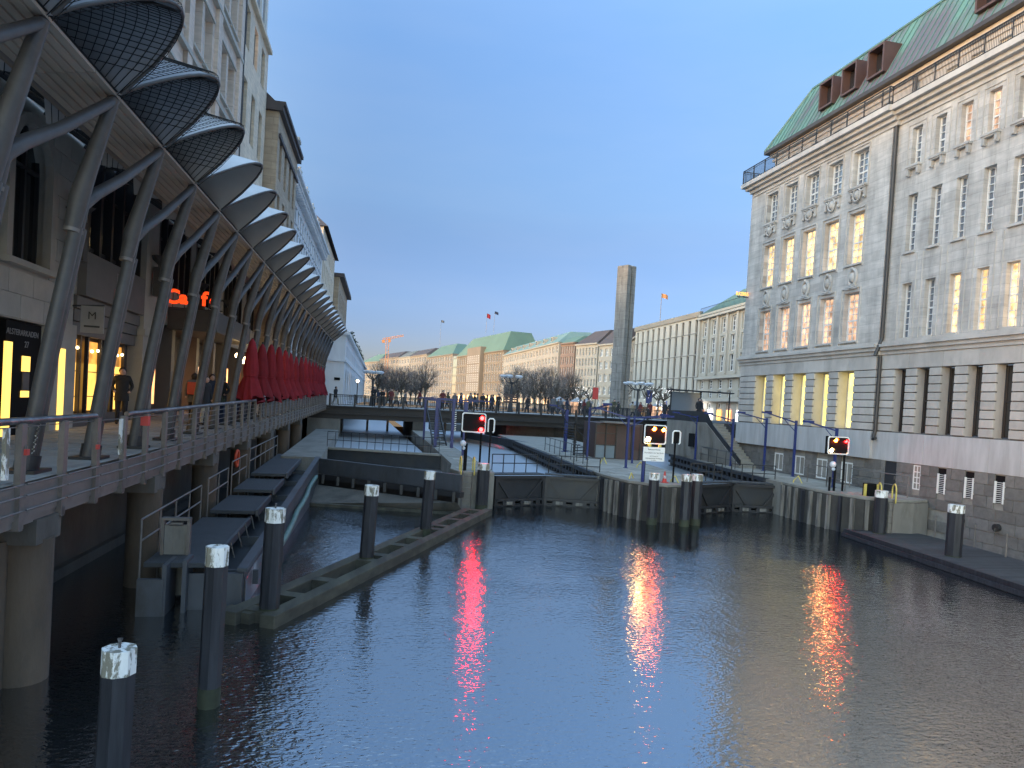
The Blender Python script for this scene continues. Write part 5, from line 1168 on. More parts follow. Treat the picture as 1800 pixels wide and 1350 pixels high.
for k in range(24):
    va = J0 + PITCH * k + 0.04; vb = va + PITCH - 0.08
    s = MB().m(M['glass_strip']); s.add([tuple(LW(-0.9, va, jz(va) + 0.15)), tuple(LW(-0.9, vb, jz(vb) + 0.15)), tuple(LW(-3.78, vb, 11.1)), tuple(LW(-3.78, va, 11.1))], ((0, 1, 2, 3),)); s.build('glass_pane', cr_)
    g_ = MB().m(M['frame_dark']); g_.beam(LW(-0.85, va - 0.04, jz(va) + 0.12), LW(-3.8, va - 0.04, 11.08), 0.07, 0.1); g_.beam(LW(-0.85, va - 0.04, jz(va) + 0.1), LW(-0.0, va - 0.04, jz(va) - 0.02), 0.06, 0.12); g_.build('rafter', cr_)

# ---- ground floor facade along the arcade
FO = LW(FU, 0); FO = (FO.x, FO.y)
def FP(v, z, d=0.0): return LW(FU + d, v, z)
fbd = thing('arcade_building', 'limestone building with arched and lit shop windows behind the arcade columns on the left', 'building', tuple(LW(FU - 2, 27, 3.0)))
mb = MB().m(M['stoneL'])
arches = [(13.2 + 0.0, 15.3, 7.2, 10.65, True), (18.22, 20.32, 7.2, 10.65, True)]
holes = [(16.2, 20.55, 2.9, 5.85)] + arches + [(22.1, 27.5, 2.9, 6.9), (22.9, 27.5, 8.25, 11.2), (28.75, 66, 2.9, 6.9), (29.6, 34.0, 8.4, 11.0), (35, 39.5, 8.4, 11.0), (41, 46, 8.4, 11), (47.5, 52, 8.4, 11), (54, 59, 8.4, 11)]
wall_holes(mb, FO, ULx, 2.9, 11.6, 2, 66, holes, 0.35)
mb.build('ground_wall', fbd)
bm_L = block_mesh('stone_block', M['stoneL'], 0.02)
def lblock(v0, v1, z0, z1):
    if v1 - v0 > 0.1: inst('stone_block', bm_L, fbd, FP((v0 + v1) / 2, (z0 + z1) / 2, -0.03), (0, 0, LZ), (0.12, v1 - v0 - 0.016, z1 - z0 - 0.016))
for r in range(9):
    z0 = 5.87 + 0.57 * r; z1 = z0 + 0.57; v = 14.9 if r % 2 else 15.5
    while v < 22.0:
        a, b = v, min(v + 1.2, 22.05); v += 1.2
        if z1 > 7.2 and z0 < 10.7:
            lo, hi = 18.05, 20.5
            if a < lo: lblock(a, min(b, lo), z0, z1)
            if b > hi: lblock(max(a, hi), b, z0, z1)
        else: lblock(a, b, z0, z1)
# arched window: stone surround, sill and dark casements
for va, vb, za, zb, _ in arches:
    s = MB().m(M['stoneL']); r = (vb - va) / 2; mid = (va + vb) / 2; sp = zb - r
    pts = [FP(va - 0.02, za, 0.06)] + [FP(mid - (r + 0.02) * math.cos(math.pi * k / 12), sp + (r + 0.02) * math.sin(math.pi * k / 12), 0.06) for k in range(13)] + [FP(vb + 0.02, za, 0.06)]
    for p, q in zip(pts, pts[1:]): s.beam(p, q, 0.24, 0.2, (CA, -SA, 0))
    s.build('arch_surround', fbd); s = MB().m(M['stoneL']); s.beam(FP(va - 0.25, za - 0.06, 0.1), FP(vb + 0.25, za - 0.06, 0.1), 0.36, 0.14); s.build('sill', fbd)
    g_ = MB().m(M['glass_dark']); g_.quad(FP(va, za, -0.3), FP(vb, za, -0.3), FP(vb, zb, -0.3), FP(va, zb, -0.3)); w = g_.build('window', fbd)
    f = MB().m(M['frame_dark'])
    for q in (0.0, 0.33, 0.66, 1.0): f.beam(FP(va + (vb - va) * q, za, -0.26), FP(va + (vb - va) * q, zb, -0.26), 0.1, 0.1, (CA, -SA, 0))
    for z in (za + 0.05, sp): f.beam(FP(va, z, -0.26), FP(vb, z, -0.26), 0.1, 0.08)
    f.build('frame', w)
# wall sconces: wedge lamp over a hanging box
for k, v in enumerate((15.9 + 0.8, 21.3, 28.15, 34.5, 40.2)):
    t = thing('wall_lantern', 'grey box lantern with wedge shaped hood on the arcade wall, %s from near end' % ordinal(k), 'lantern', tuple(FP(v, 7.6, 0.3)), group='box lanterns on the arcade wall')
    p = FP(v, 8.9, 0.42); MB().m(M['column']).prism([(p.x - .14, p.y - .14), (p.x + .14, p.y - .14), (p.x + .14, p.y + .14), (p.x - .14, p.y + .14)], 7.7, 8.75).build('lantern_box', t)
    h = MB().m(M['column']); h.tube(((p.x, p.y, 8.85), (p.x, p.y, 9.15)), [0.04, 0.36], 4); h.tube(((p.x, p.y, 8.7), (p.x, p.y, 8.9)), 0.03, 6); h.beam((p.x, p.y, 9.1), FP(v, 9.1, 0), 0.05, 0.05); h.build('hood', t)
# doorway with letters and number
d = MB().m(M['shop_dark']); d.quad(FP(16.2, 2.95, -0.32), FP(20.55, 2.95, -0.32), FP(20.55, 5.85, -0.32), FP(16.2, 5.85, -0.32)); d.build('door_recess', fbd)
d = MB().m(M['black']); lprism(d, FU - 0.3, FU - 0.1, 18.75, 20.5, 3.05, 5.82); d = d.build('door_panel', fbd)
for k, (txt, v, z, s) in enumerate((('ALSTERARKADEN', 19.55, 5.55, 0.2), ('27', 19.75, 5.28, 0.22))):
    text_obj('lettering', txt, s, M['letter_pale'], d, Matrix.Translation(FP(v, z, -0.09)) @ Matrix.Rotation(R(90) - AL, 4, 'Z') @ Matrix.Rotation(R(90), 4, 'X'), 0.01)
b = MB().m(M['brass']); lprism(b, FU - 0.12, FU - 0.05, 18.72, 18.98, 3.05, 5.3); b.build('brass_strip', d)
b = MB().m(M['brass']); lprism(b, FU - 0.11, FU - 0.08, 19.55, 19.95, 4.62, 5.0); lprism(b, FU - 0.11, FU - 0.08, 19.55, 19.95, 3.98, 4.14); b.build('brass_plate', d)
b = MB().m(M['rail']); lprism(b, FU - 0.11, FU - 0.075, 19.6, 19.92, 4.16, 4.6); b.build('intercom', d)
b = MB().m(M['stoneL']); lprism(b, FU - 0.02, FU + 0.14, 20.6, 22.05, 2.95, 6.0); b.build('pilaster', fbd); b = MB().m(M['brass']); lprism(b, FU + 0.142, FU + 0.16, 21.0, 21.35, 3.1, 5.3); b.build('lit_strip', fbd)
b = MB().m(M['stoneL']); lprism(b, FU - 0.02, FU + 0.2, 27.5, 28.75, 2.95, 11.2); lprism(b, FU - 0.02, FU + 0.28, 27.4, 28.85, 6.2, 6.42); b.build('pilaster', fbd)
# lit shopfront
sf = MB().m(M['shop_dark']); sf.quad(FP(22.1, 2.95, -0.3), FP(27.5, 2.95, -0.3), FP(27.5, 6.9, -0.3), FP(22.1, 6.9, -0.3)); sf = sf.build('shopfront', fbd)
for k, (a, b) in enumerate(((22.15, 23.05), (23.6, 24.6), (24.95, 25.55), (25.75, 26.7))):
    o = MB().m(M['lit_shop']); o.quad(FP(a, 3.57, -0.22), FP(b, 3.57, -0.22), FP(b, 5.0, -0.22), FP(a, 5.0, -0.22)); o = o.build('lit_pane', sf)
    o2 = MB().m(M['lit_shop_top']); o2.quad(FP(a, 5.0, -0.22), FP(b, 5.0, -0.22), FP(b, 5.68, -0.22), FP(a, 5.68, -0.22)); o2.build('upper_pane', sf)
    f = MB().m(M['frame_dark'])
    for q in (a, b): f.beam(FP(q, 3.2, -0.16), FP(q, 5.8, -0.16), 0.09, 0.1, (CA, -SA, 0))
    for z in (4.0, 4.75): f.beam(FP(a, z, -0.2), FP(b, z, -0.2), 0.02, 0.025)
    f.build('frame', sf)
    for q in (0.3, 0.75): MB().m(M['globe']).ball(FP(a + (b - a) * q, 5.35 + 0.1 * q, -0.12), 0.045, 8, 5).build('spot_lamp', sf)
for z0, z1, e in ((2.95, 3.5, -0.08), (5.8, 6.15, -0.05), (6.17, 6.5, 0.02), (6.52, 6.88, 0.08)):
    b = MB().m(M['shop_panel']); lprism(b, FU - 0.3, FU + e, 22.15, 27.45, z0, z1); b.build('lintel_panel', sf)
b = MB().m(M['shop_panel']); lprism(b, FU - 0.1, FU + 0.24, 22.3, 27.35, 6.9, 8.15); b = b.build('sign_panel', fbd)
text_obj('lettering', 'IXM', 0.5, M['letter_pale'], b, Matrix.Translation(FP(25.0, 7.72, 0.25)) @ Matrix.Rotation(R(90) - AL, 4, 'Z') @ Matrix.Rotation(R(90), 4, 'X'), 0.01)
q_ = MB().m(M['pink_panel']); lprism(q_, FU + 0.242, FU + 0.255, 24.4, 25.4, 6.95, 7.4); q_.build('sign_square', b)
bs = thing('blade_sign', 'pale grey blade sign projecting from the wall beside the lit shop windows', 'sign', tuple(FP(22.0, 5.7, 0.5)))
p = FP(22.0, 0, 0.25); q = FP(22.0, 0, 0.85); MB().m(M['letter_pale']).beam((p.x, p.y, 6.2), (q.x, q.y, 6.2), 0.05, 0.75).build('board', bs); p0 = FP(22.0, 0, 0.0); MB().m(M['frame_dark']).beam((p0.x, p0.y, 6.55), (q.x, q.y, 6.62), 0.04, 0.04).build('bracket', bs)
pc = (p + q) / 2; text_obj('lettering', 'M', 0.3, M['letter_dark'], bs, Matrix.Translation((pc.x, pc.y - 0.04, 6.3)) @ Matrix.Rotation(R(90), 4, 'X'), 0.01); MB().m(M['letter_dark']).box(pc.x - 0.2, pc.x + 0.2, pc.y - 0.045, pc.y - 0.035, 5.98, 6.03).build('underline', bs)
# first floor glazing with mullions
for a, b_ in ((22.9, 27.5), (29.6, 34.0), (35, 39.5), (41, 46), (47.5, 52), (54, 59)):
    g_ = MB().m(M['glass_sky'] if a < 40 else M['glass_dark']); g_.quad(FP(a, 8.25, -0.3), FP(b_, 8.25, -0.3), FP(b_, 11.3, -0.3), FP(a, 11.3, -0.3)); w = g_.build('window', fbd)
    for k in range(6):
        f = MB().m(M['frame_dark']); v = a + (b_ - a) * k / 5; f.beam(FP(v, 8.25, -0.12), FP(v, 11.3, -0.12), 0.16, 0.26, (CA, -SA, 0)); f.build('mullion', w)
    f = MB().m(M['frame_dark']); f.beam(FP(a, 10.2, -0.2), FP(b_, 10.2, -0.2), 0.1, 0.1); f.beam(FP(a, 8.4, -0.2), FP(b_, 8.4, -0.2), 0.12, 0.1); f.build('transom', w)
# dark interior behind the cafe, with lit strips
c_ = MB().m(M['shop_dark']); c_.quad(FP(28.75, 2.95, -1.6), FP(66, 2.95, -1.6), FP(66, 6.9, -1.6), FP(28.75, 6.9, -1.6)); c_.quad(FP(28.75, 6.9, -1.6), FP(66, 6.9, -1.6), FP(66, 6.9, 0), FP(28.75, 6.9, 0)); c_.quad(FP(28.8, 2.95, 0), FP(28.8, 2.95, -1.6), FP(28.8, 6.9, -1.6), FP(28.8, 6.9, 0)); cafe_in = c_.build('cafe_recess', fbd)
for a, b_, z0, z1, m in ((29.2, 30.3, 3.4, 5.2, 'lit_dim'), (32.3, 32.65, 3.4, 5.9, 'lit_shop'), (33.5, 34.9, 3.6, 5.5, 'orange_glow'), (42.5, 43.0, 3.4, 5.6, 'lit_dim'), (44.2, 44.7, 3.4, 5.6, 'lit_dim'), (48, 50.5, 4.4, 5.8, 'orange_glow'), (54, 56, 4.2, 5.8, 'orange_glow'), (60, 63, 4.0, 5.6, 'lit_dim')):
    o = MB().m(M[m]); o.quad(FP(a, z0, -1.5), FP(b_, z0, -1.5), FP(b_, z1, -1.5), FP(a, z1, -1.5)); o.build('lit_pane', cafe_in)
for v in (31.6, 35.6, 39.0, 42.0, 45.6, 49.5, 53, 57, 61, 65): b = MB().m(M['shop_panel']); lprism(b, FU - 0.5, FU + 0.05, v, v + 0.45, 2.95, 6.9); b.build('pillar', fbd)
# cafe marquee with neon letters facing the camera
mq = thing('cafe_marquee', 'dark cafe canopy box on the arcade wall carrying orange neon letters', 'canopy', tuple(FP(33, 6.6, 0.9)))
b = MB().m(M['shop_dark']); lprism(b, FU, FU + 1.9, 31.0, 38.5, 6.75, 7.6); b.build('canopy_box', mq, bevel=0.02)
nx = thing('neon_sign', 'glowing orange neon letters spelling Cafe above the dark canopy box', 'neon sign', tuple(LW(FU + 1.0, 30.9, 7.6)))
cx = -6.95
for ch, dx, s in (('C', -0.60, 0.78), ('a', -0.18, 0.72), ('f', 0.60, 0.78), ('e', 0.98, 0.72)):
    text_obj('letter', ch, s, M['neon'], nx, Matrix.Translation((cx + dx, 30.95, 8.03 if ch in 'Cf' else 8.02)) @ Matrix.Rotation(R(90), 4, 'X'), 0.06, bold=0.025)
b = MB().m(M['frame_dark']); b.beam((cx - 0.9, 31.05, 7.62), (cx + 1.3, 31.05, 7.62), 0.06, 0.04)
for dx in (-0.6, -0.15, 0.6, 0.98): b.beam((cx + dx, 31.05, 7.6), (cx + dx, 31.05, 8.2), 0.03, 0.03, (1, 0, 0))
b.build('bracket', nx)
# globe lamp clusters
for k, (v, u) in enumerate(((36.2, -1.5), (39.5, -1.7), (47, -1.3), (52, -1.6), (58, -1.4))):
    t = thing('globe_lamp', 'cluster of warm glass globe lamps under the arcade, %s from the near end' % ordinal(k), 'lamp', tuple(LW(u, v, dz(v))), group='globe lamp clusters of the cafe terrace')
    c = LW(u, v); MB().m(M['iron']).cyl(c.x, c.y, dz(v), 6.1, 0.035, 8).build('stem', t)
    for i, (dx, dy, z) in enumerate(((0, 0, 6.3), (-0.25, 0, 5.85), (0.25, 0, 5.82), (0, 0.25, 5.8), (0, -0.25, 5.86), (-0.55, 0.1, 6.1))): 
        MB().m(M['globe']).ball((c.x + dx, c.y + dy, z), 0.13, 10, 6).build('globe', t)
# closed red parasols
def parasol_mesh():
    mb = MB().m(M['red']); mb.smooth = True
    n = 24; prof = ((0.03, 2.5), (0.1, 2.36), (0.16, 2.05), (0.2, 1.6), (0.22, 1.25), (0.19, 1.02), (0.26, 0.75), (0.34, 0.45), (0.42, 0.2))
    rn = random.Random(5); vs = []
    for j, (r, z) in enumerate(prof):
        for i in range(n):
            a = 2 * math.pi * i / n; f = 1 + (0.42 if i % 2 else -0.3) * min(1, 0.35 + j * 0.1); sw = 0.0 if j < 6 else (j - 5) * 0.05 * math.sin(3 * a + 1)
            vs.append((r * f * math.cos(a + 0.05 * j), r * f * math.sin(a + 0.05 * j), z + (rn.uniform(-0.16, 0.05) if j == len(prof) - 1 else 0) + sw))
    mb.add(vs, [(j * n + i, j * n + (i + 1) % n, (j + 1) * n + (i + 1) % n, (j + 1) * n + i) for j in range(len(prof) - 1) for i in range(n)])
    p = MB().m(M['iron']); p.cyl(0, 0, -0.75, 2.5, 0.03, 8); b = MB().m(M['concrete']); b.cyl(0, 0, -0.8, -0.72, 0.3, 12)
    s = MB().m(M['red']); s.tube([(0.22 * math.cos(t), 0.22 * math.sin(t), 1.04) for t in [k * math.pi / 8 for k in range(17)]], 0.025, 5)
    return mb.mesh('fabric'), p.mesh('pole'), b.mesh('foot'), s.mesh('strap')
PM = parasol_mesh()
vs_ = [28.75 + 2.43 * k for k in range(15)]
for k, v in enumerate(vs_):
    sc_ = random.uniform(0.94, 1.04)
    t = thing('parasol', 'closed red parasol on the cafe terrace, %s from the near end' % ordinal(k), 'parasol', tuple(LW(-0.16 + random.uniform(-0.04, 0.04), v, dz(v) + 0.75)), random.uniform(0, 6), group='closed red parasols of the cafe terrace')
    for nm, me in zip(('fabric', 'pole', 'foot', 'strap'), PM): inst(nm, me, t, (0, 0, 0), (0, 0, 0), (1, 1, sc_) if nm == 'fabric' else (1, 1, 1), world=False)
# terrace wind screens
for k in range(11):
    va = 32.0 + k * 3.05
    t = thing('wind_screen', 'low dark terrace wind screen with pale top rail, %s from the near end' % ordinal(k), 'wind screen', tuple(LW(-0.35, va + 1.5, dz(va))), group='terrace wind screens')
    s = MB().m(M['shop_panel']); s.beam(LW(-0.12, va, dz(va) + 0.5), LW(-0.12, va + 2.95, dz(va) + 0.54), 0.03, 0.8); s.build('panel', t)
    s = MB().m(M['letter_pale']); s.beam(LW(-0.12, va, dz(va) + 0.98), LW(-0.12, va + 2.95, dz(va) + 1.02), 0.05, 0.08); s.build('top_rail', t)
for k, (v, u) in enumerate(((26.8, -1.2), (28.0, -1.1), (31.5, -1.0))):
    t = thing('planter', 'dark box planter on the arcade deck behind the railing, %s from the near end' % ordinal(k), 'planter', tuple(LW(u, v, dz(v))), LZ, group='dark planters on the arcade deck')
    MB().m(M['coat_navy']).box(-0.3, 0.3, -0.45, 0.45, 0.002, 0.72).build('box', t, local=True, bevel=0.02)
    pl_ = MB().m(M['green_plant']); rn = random.Random(k)
    for q in range(60):
        a = rn.uniform(0, 6.3); x, y = rn.uniform(-.25, .25), rn.uniform(-.4, .4); h = rn.uniform(0.1, 0.35); pl_.add([(x, y, 0.7), (x + 0.1 * math.cos(a), y + 0.1 * math.sin(a), 0.7 + h), (x + 0.04, y + 0.04, 0.7 + h * 0.5)], ((0, 1, 2),))
    pl_.build('leaves', t, local=True, kind='stuff')

# ---- upper floors on the left
def fac(name, root, m, u, v0, v1, z0, z1, cols, floors, ww, depth=0.3, wkw=None, lit=None, pil=None, ends=(True, True), sillm=None):
    O = LW(u, 0); O = (O.x, O.y)
    hs = [(c, c + ww, a, b) for c in cols for a, b in floors]
    mb = MB().m(m); wall_holes(mb, O, ULx, z0, z1, v0, v1, hs, depth)
    for e, v in zip(ends, (v0, v1)):
        if e: mb.quad(LW(u, v, z0), LW(u - 8, v, z0), LW(u - 8, v, z1), LW(u, v, z1))
    mb.quad(LW(u, v0, z1), LW(u, v1, z1), LW(u - 8, v1, z1), LW(u - 8, v0, z1))
    mb.build(name, root)
    for i, c in enumerate(cols):
        for j, (a, b) in enumerate(floors):
            put_window(root, O, ULx, c, a, -depth + 0.06, ww, b - a, **dict(dict(nx=2, nz=3, fr=0.07, bar=0.05), **(wkw or {}), **({'gmat': M[lit[(i, j)]]} if lit and (i, j) in lit else {})))
    if sillm:
        s = MB().m(sillm)
        for c in cols:
            for a, b in floors: s.beam(LW(u + 0.05, c - 0.12, a - 0.06), LW(u + 0.05, c + ww + 0.12, a - 0.06), 0.2, 0.12); s.beam(LW(u + 0.03, c - 0.16, b + 0.08), LW(u + 0.03, c + ww + 0.16, b + 0.08), 0.12, 0.1)
        s.build('window_sills', root, kind='stuff')
    return O
colsA = []; colsB = []
for b0 in (27.45, 32.4, 37.35): colsA += [b0 + 0.15, b0 + 2.05]
for b0 in (2.7, 7.65, 12.6, 17.55, 22.5): colsB += [b0 + 0.15, b0 + 2.05]
flA = [(14.3, 17.1), (18.95, 21.5), (23.2, 25.8)]
fac('upper_wall', fbd, M['stoneLw'], FU, 2, 26.6, 11.6, 20.4, colsB, [(14.3, 17.1)], 1.5, 0.4, dict(nx=2, nz=2, fr=0.1, bar=0.06))  # out of view; top height shaped to admit western sky and block the sun
fac('upper_wall', fbd, M['stoneLw'], FU, 26.6, 42.1, 11.6, 27.3, colsA, flA, 1.5, 0.4, dict(nx=2, nz=2, fr=0.1, bar=0.06), sillm=M['stoneL'])
pl_ = MB().m(M['stoneLw'])
for b0 in (27.45, 32.4, 37.35, 42.3):
    a = LW(FU + 0.12, b0 - 0.62, 0); pl_.beam(LW(FU + 0.08, b0 - 0.62, 11.6), LW(FU + 0.08, b0 - 0.62, 27.2), 0.75, 0.2, (CA, -SA, 0))
pl_.build('pilasters', fbd)
for z in (20.3, 18.1, 22.4, 27.2): c = MB().m(M['stoneL']); lprism(c, FU - 0.1, FU + (0.22 if 18 < z < 27 else 0.4), 2 if z == 20.3 else 26.6, 26.6 if z == 20.3 else 42.05, z, z + 0.22); c.build('string_course', fbd)
dpL = MB().m(M['pipe']); dpL.tube((LW(FU + 0.14, 42.2, 11.6), LW(FU + 0.14, 42.2, 26.5)), 0.09, 8); dpL.build('downpipe', fbd)
hp_ = MB().m(M['roof_dark']); lprism(hp_, FU - 6, FU + 0.5, 26.6, 42.2, 27.45, 27.8); hp_.build('roof', fbd)
b2 = thing('cream_building', 'tall plain cream building with narrow windows and a glazed top storey behind the canopy petals', 'building', tuple(LW(FU - 3, 46.5, 3.5)))
fac('wall', b2, M['cream'], FU + 0.05, 42.4, 50.6, 11.6, 26.9, [43.0, 45.6, 48.2], [(13.5, 16.6), (19.3, 22.3), (24.0, 26.3)], 1.2, 0.25, dict(nx=2, nz=3, fr=0.08, fmat=M['frame_dark']), lit={(1, 2): 'lit_dim'})
c = MB().m(M['cream']); lprism(c, FU - 0.1, FU + 0.3, 42.4, 50.6, 26.9, 27.15); c.build('ledge', b2)
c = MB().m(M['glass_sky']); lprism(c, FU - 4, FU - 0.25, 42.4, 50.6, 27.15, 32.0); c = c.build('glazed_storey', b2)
f = MB().m(M['frame_white'])
for v in (42.5, 44.5, 46.5, 48.5, 50.4): f.beam(LW(FU - 0.2, v, 27.15), LW(FU - 0.2, v, 32), 0.3, 0.2, (CA, -SA, 0))
f.build('frame', c)
b3 = thing('tan_building', 'tan sandstone corner building with dark overhanging eaves beyond the cream building', 'building', tuple(LW(FU - 3, 56, 3.5)))
fac('wall', b3, M['tan'], FU + 0.85, 51.0, 61.8, 3.5, 23.4, [52.0, 54.6, 57.2, 59.6], [(12, 14.6), (15.6, 18.2), (19.2, 22.4)], 1.1, 0.25, dict(nx=2, nz=3, fmat=M['frame_dark']))
for z0, z1, e in ((23.4, 23.75, 1.15), (21.8, 22.05, 0.98), (23.75, 24.0, 1.3)): c = MB().m(M['roof_dark']); lprism(c, FU - 4, FU + e, 50.7 + (0.6 if z0 < 23 else 0), 62.0, z0, z1); c.build('eaves', b3)
c = MB().m(M['roof_dark']); q = [LW(FU + 0.6, 50.7, 24.0), LW(FU + 0.6, 62, 24.0), LW(FU - 3.5, 62, 27.5), LW(FU - 3.5, 50.7, 27.5), LW(FU - 7, 62, 24), LW(FU - 7, 50.7, 24)]; c.add([tuple(p) for p in q], ((0, 1, 2, 3), (3, 2, 4, 5), (0, 3, 5), (1, 4, 2))); c.build('roof', b3)
b4 = thing('ornate_white_building', 'long ornate white building with bracketed cornice, roof statues and teal corner roof', 'building', tuple(LW(FU - 3, 80, 3.5)))
colsW = [63.4 + 2.05 * k for k in range(16)]
fac('wall', b4, M['whitew'], FU + 0.15, 62.0, 97.0, 3.5, 22.4, colsW, [(11.0, 13.2), (14.2, 16.4), (17.2, 19.2), (19.9, 21.2)], 0.95, 0.25, dict(nx=2, nz=2), sillm=M['whitew'])
for z0, z1, e in ((22.1, 22.4, 0.35), (22.4, 22.75, 0.8), (22.75, 23.0, 1.05), (16.75, 16.95, 0.3), (13.6, 13.8, 0.25)): c = MB().m(M['whitew']); lprism(c, FU - 0.2, FU + e, 62.0 - (0.5 if e > 0.6 else 0), 97.0, z0, z1); c.build('cornice', b4)
bk = MB().m(M['whitew'])
for k in range(44): lprism(bk, FU + 0.1, FU + 0.75, 62.2 + k * 0.8, 62.5 + k * 0.8, 21.95, 22.38)
bk.build('brackets', b4, kind='stuff')
c = MB().m(M['whitew']); lprism(c, FU - 0.1, FU + 0.2, 62, 97, 23.0, 23.25); lprism(c, FU - 0.1, FU + 0.2, 62, 97, 23.85, 24.0)
for k in range(60): lprism(c, FU - 0.02, FU + 0.12, 62.1 + k * 0.58, 62.32 + k * 0.58, 23.25, 23.85)
c.build('balustrade', b4)
c = MB().m(M['copper_teal']); lprism(c, FU - 3.5, FU - 0.2, 62.3, 66.5, 23.0, 25.2); c.build('corner_roof', b4)
for k, v in enumerate((64.2, 70.5, 77, 83.5, 90)):
    s = MB().m(M['stoneL']); lprism(s, FU - 0.25, FU + 0.25, v - 0.3, v + 0.3, 24.0, 24.3); p = LW(FU, v); s.tube(((p.x, p.y, 24.3), (p.x, p.y, 24.9), (p.x + .02, p.y, 25.3), (p.x, p.y, 25.5), (p.x, p.y, 25.75)), [0.3, 0.2, 0.26, 0.09, 0.13], 8)
    if k == 0: s.tube(((p.x, p.y, 24.0), (p.x, p.y, 25.9)), 0.5, 4); lprism(s, FU - 0.7, FU + 0.7, v - 0.7, v + 0.7, 25.9, 26.15)
    s.build('statue', b4)
b5 = thing('beige_town_house', 'beige town house with a dark hipped roof beyond the ornate white facade', 'building', tuple(LW(FU - 3, 110, 3.5)))
fac('wall', b5, M['cream'], FU + 0.1, 97.5, 121, 3.5, 26.5, [99 + 2.6 * k for k in range(8)], [(12, 14.5), (16, 18.6), (20, 22.5), (23.4, 25.4)], 1.2, 0.2, dict(nx=2, nz=2))
c = MB().m(M['roof_dark']); q = [LW(FU + 0.7, 97, 26.5), LW(FU + 0.7, 121.5, 26.5), LW(FU - 3, 118, 30), LW(FU - 3, 100, 30), LW(FU - 7, 121.5, 26.5), LW(FU - 7, 97, 26.5)]; c.add([tuple(p) for p in q], ((0, 1, 2, 3), (3, 2, 4, 5), (0, 3, 5), (1, 4, 2))); c.build('roof', b5)
b6 = thing('brown_town_house', 'brown stone town house with dark cornice at the far end of the left row', 'building', tuple(LW(FU - 3, 135, 3.5)))
fac('wall', b6, M['tan'], FU + 0.9, 122, 150, 3.5, 24.0, [124 + 2.6 * k for k in range(10)], [(11, 13.5), (15, 17.5), (19, 22)], 1.2, 0.2, dict(nx=2, nz=2))
c = MB().m(M['roof_dark']); lprism(c, FU - 6, FU + 1.7, 121.6, 150.4, 24.0, 24.6); c.build('roof', b6)
# white arcade building on the waterfront beyond the bridge
b7 = thing('white_arcade_building', 'low white arcade building with round arches beyond the bridge at the left', 'building', tuple(LW(-0.6, 110, 3.5)))
WU = 1.24
O7 = LW(WU, 0); O7 = (O7.x, O7.y)
mb = MB().m(M['whitew'])
ar = [(73 + 4.6 * k, 75.8 + 4.6 * k, 3.6, 7.2, True) for k in range(18)]; up_ = [(73.2 + 2.3 * k, 74.2 + 2.3 * k, 8.3, 9.4) for k in range(37)]
wall_holes(mb, O7, ULx, 3.3, 10.3, 70.6, 160, ar + up_, 0.3)
e0 = LW(-6, 70.6); w0 = LW(WU, 70.6); l7 = (w0 - e0).length; ue = ((w0 - e0) / l7)
wall_holes(mb, (e0.x, e0.y), (ue.x, ue.y), 3.3, 10.3, 0, l7, [(l7 - 4.6, l7 - 1.9, 3.3, 8.2, True)], 0.8)
mb.quad(LW(WU, 70.6, 10.3), LW(WU, 160, 10.3), LW(-6, 160, 10.3), LW(-6, 70.6, 10.3)); mb.build('wall', b7)
for z0, z1, e in ((10.3, 10.6, 0.35), (7.7, 7.9, 0.15), (3.3, 3.9, 0.08)): c = MB().m(M['whitew']); lprism(c, -6, WU + e, 70.6 - e, 160, z0, z1); c.build('cornice', b7)
for a, b_, z0, z1, _ in ar: g_ = MB().m(M['glass_dark']); g_.quad(LW(WU - 0.28, a, z0), LW(WU - 0.28, b_, z0), LW(WU - 0.28, b_, z1), LW(WU - 0.28, a, z1)); g_.build('arch_window', b7)
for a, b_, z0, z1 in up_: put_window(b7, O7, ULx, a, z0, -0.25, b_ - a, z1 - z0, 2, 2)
pq = MB().m(M['black']); pq.box(w0.x - 0.9, w0.x - 0.35, w0.y - 0.06, w0.y - 0.02, 5.9, 6.15); pq.build('plaque', b7)
rt = MB().m(M['roof_dark'])
for k in range(14): lprism(rt, WU - 1.6, WU - 0.6, 76 + k * 6, 78.2 + k * 6, 10.6, 11.9)
lprism(rt, -6, WU - 1.6, 71, 160, 10.6, 11.2); rt.build('dormers', b7)
sh = MB().m(M['green_plant']); rn = random.Random(9)
for q in range(1800):
    v = rn.uniform(82, 150); c = LW(WU - rn.uniform(0.1, 0.8), v, 10.6 + rn.random() ** 1.6 * (1.2 + 0.7 * math.sin(v * 0.5))); a = rn.uniform(0, 6.3); sh.add([c, c + Vector((0.25 * math.cos(a), 0.25 * math.sin(a), 0.12)), c + Vector((0.1, 0.1, 0.26))], ((0, 1, 2),))
sh.build('roof_planting', b7, kind='stuff')
# ================================================================ bridge
def bz(x): return 3.5 + max(0.0, min(1.0, (x + 2.6) / 20.0)) * 0.24 + max(0.0, min(1.0, (x - 20) / 14)) * 0.1
br = thing('road_bridge', 'flat dark steel road bridge crossing behind the lock with pedestrians on it', 'bridge', (14, 74, 0.75))
xs = [-4.5 + 1.93 * k for k in range(21)]
dk = MB().m(M['bridge']); top = MB().m(M['paving'])
for a, b in zip(xs, xs[1:]):
    dk.add([(a, 66.6, bz(a) - 0.75), (b, 66.6, bz(b) - 0.75), (b, 66.6, bz(b) - 0.02), (a, 66.6, bz(a) - 0.02), (a, 82, bz(a) - 0.75), (b, 82, bz(b) - 0.75), (b, 82, bz(b) - 0.02), (a, 82, bz(a) - 0.02)], ((0, 1, 2, 3), (4, 7, 6, 5), (0, 4, 5, 1)))
    top.add([(a, 66.5, bz(a)), (b, 66.5, bz(b)), (b, 82.1, bz(b)), (a, 82.1, bz(a))], ((0, 1, 2, 3),))
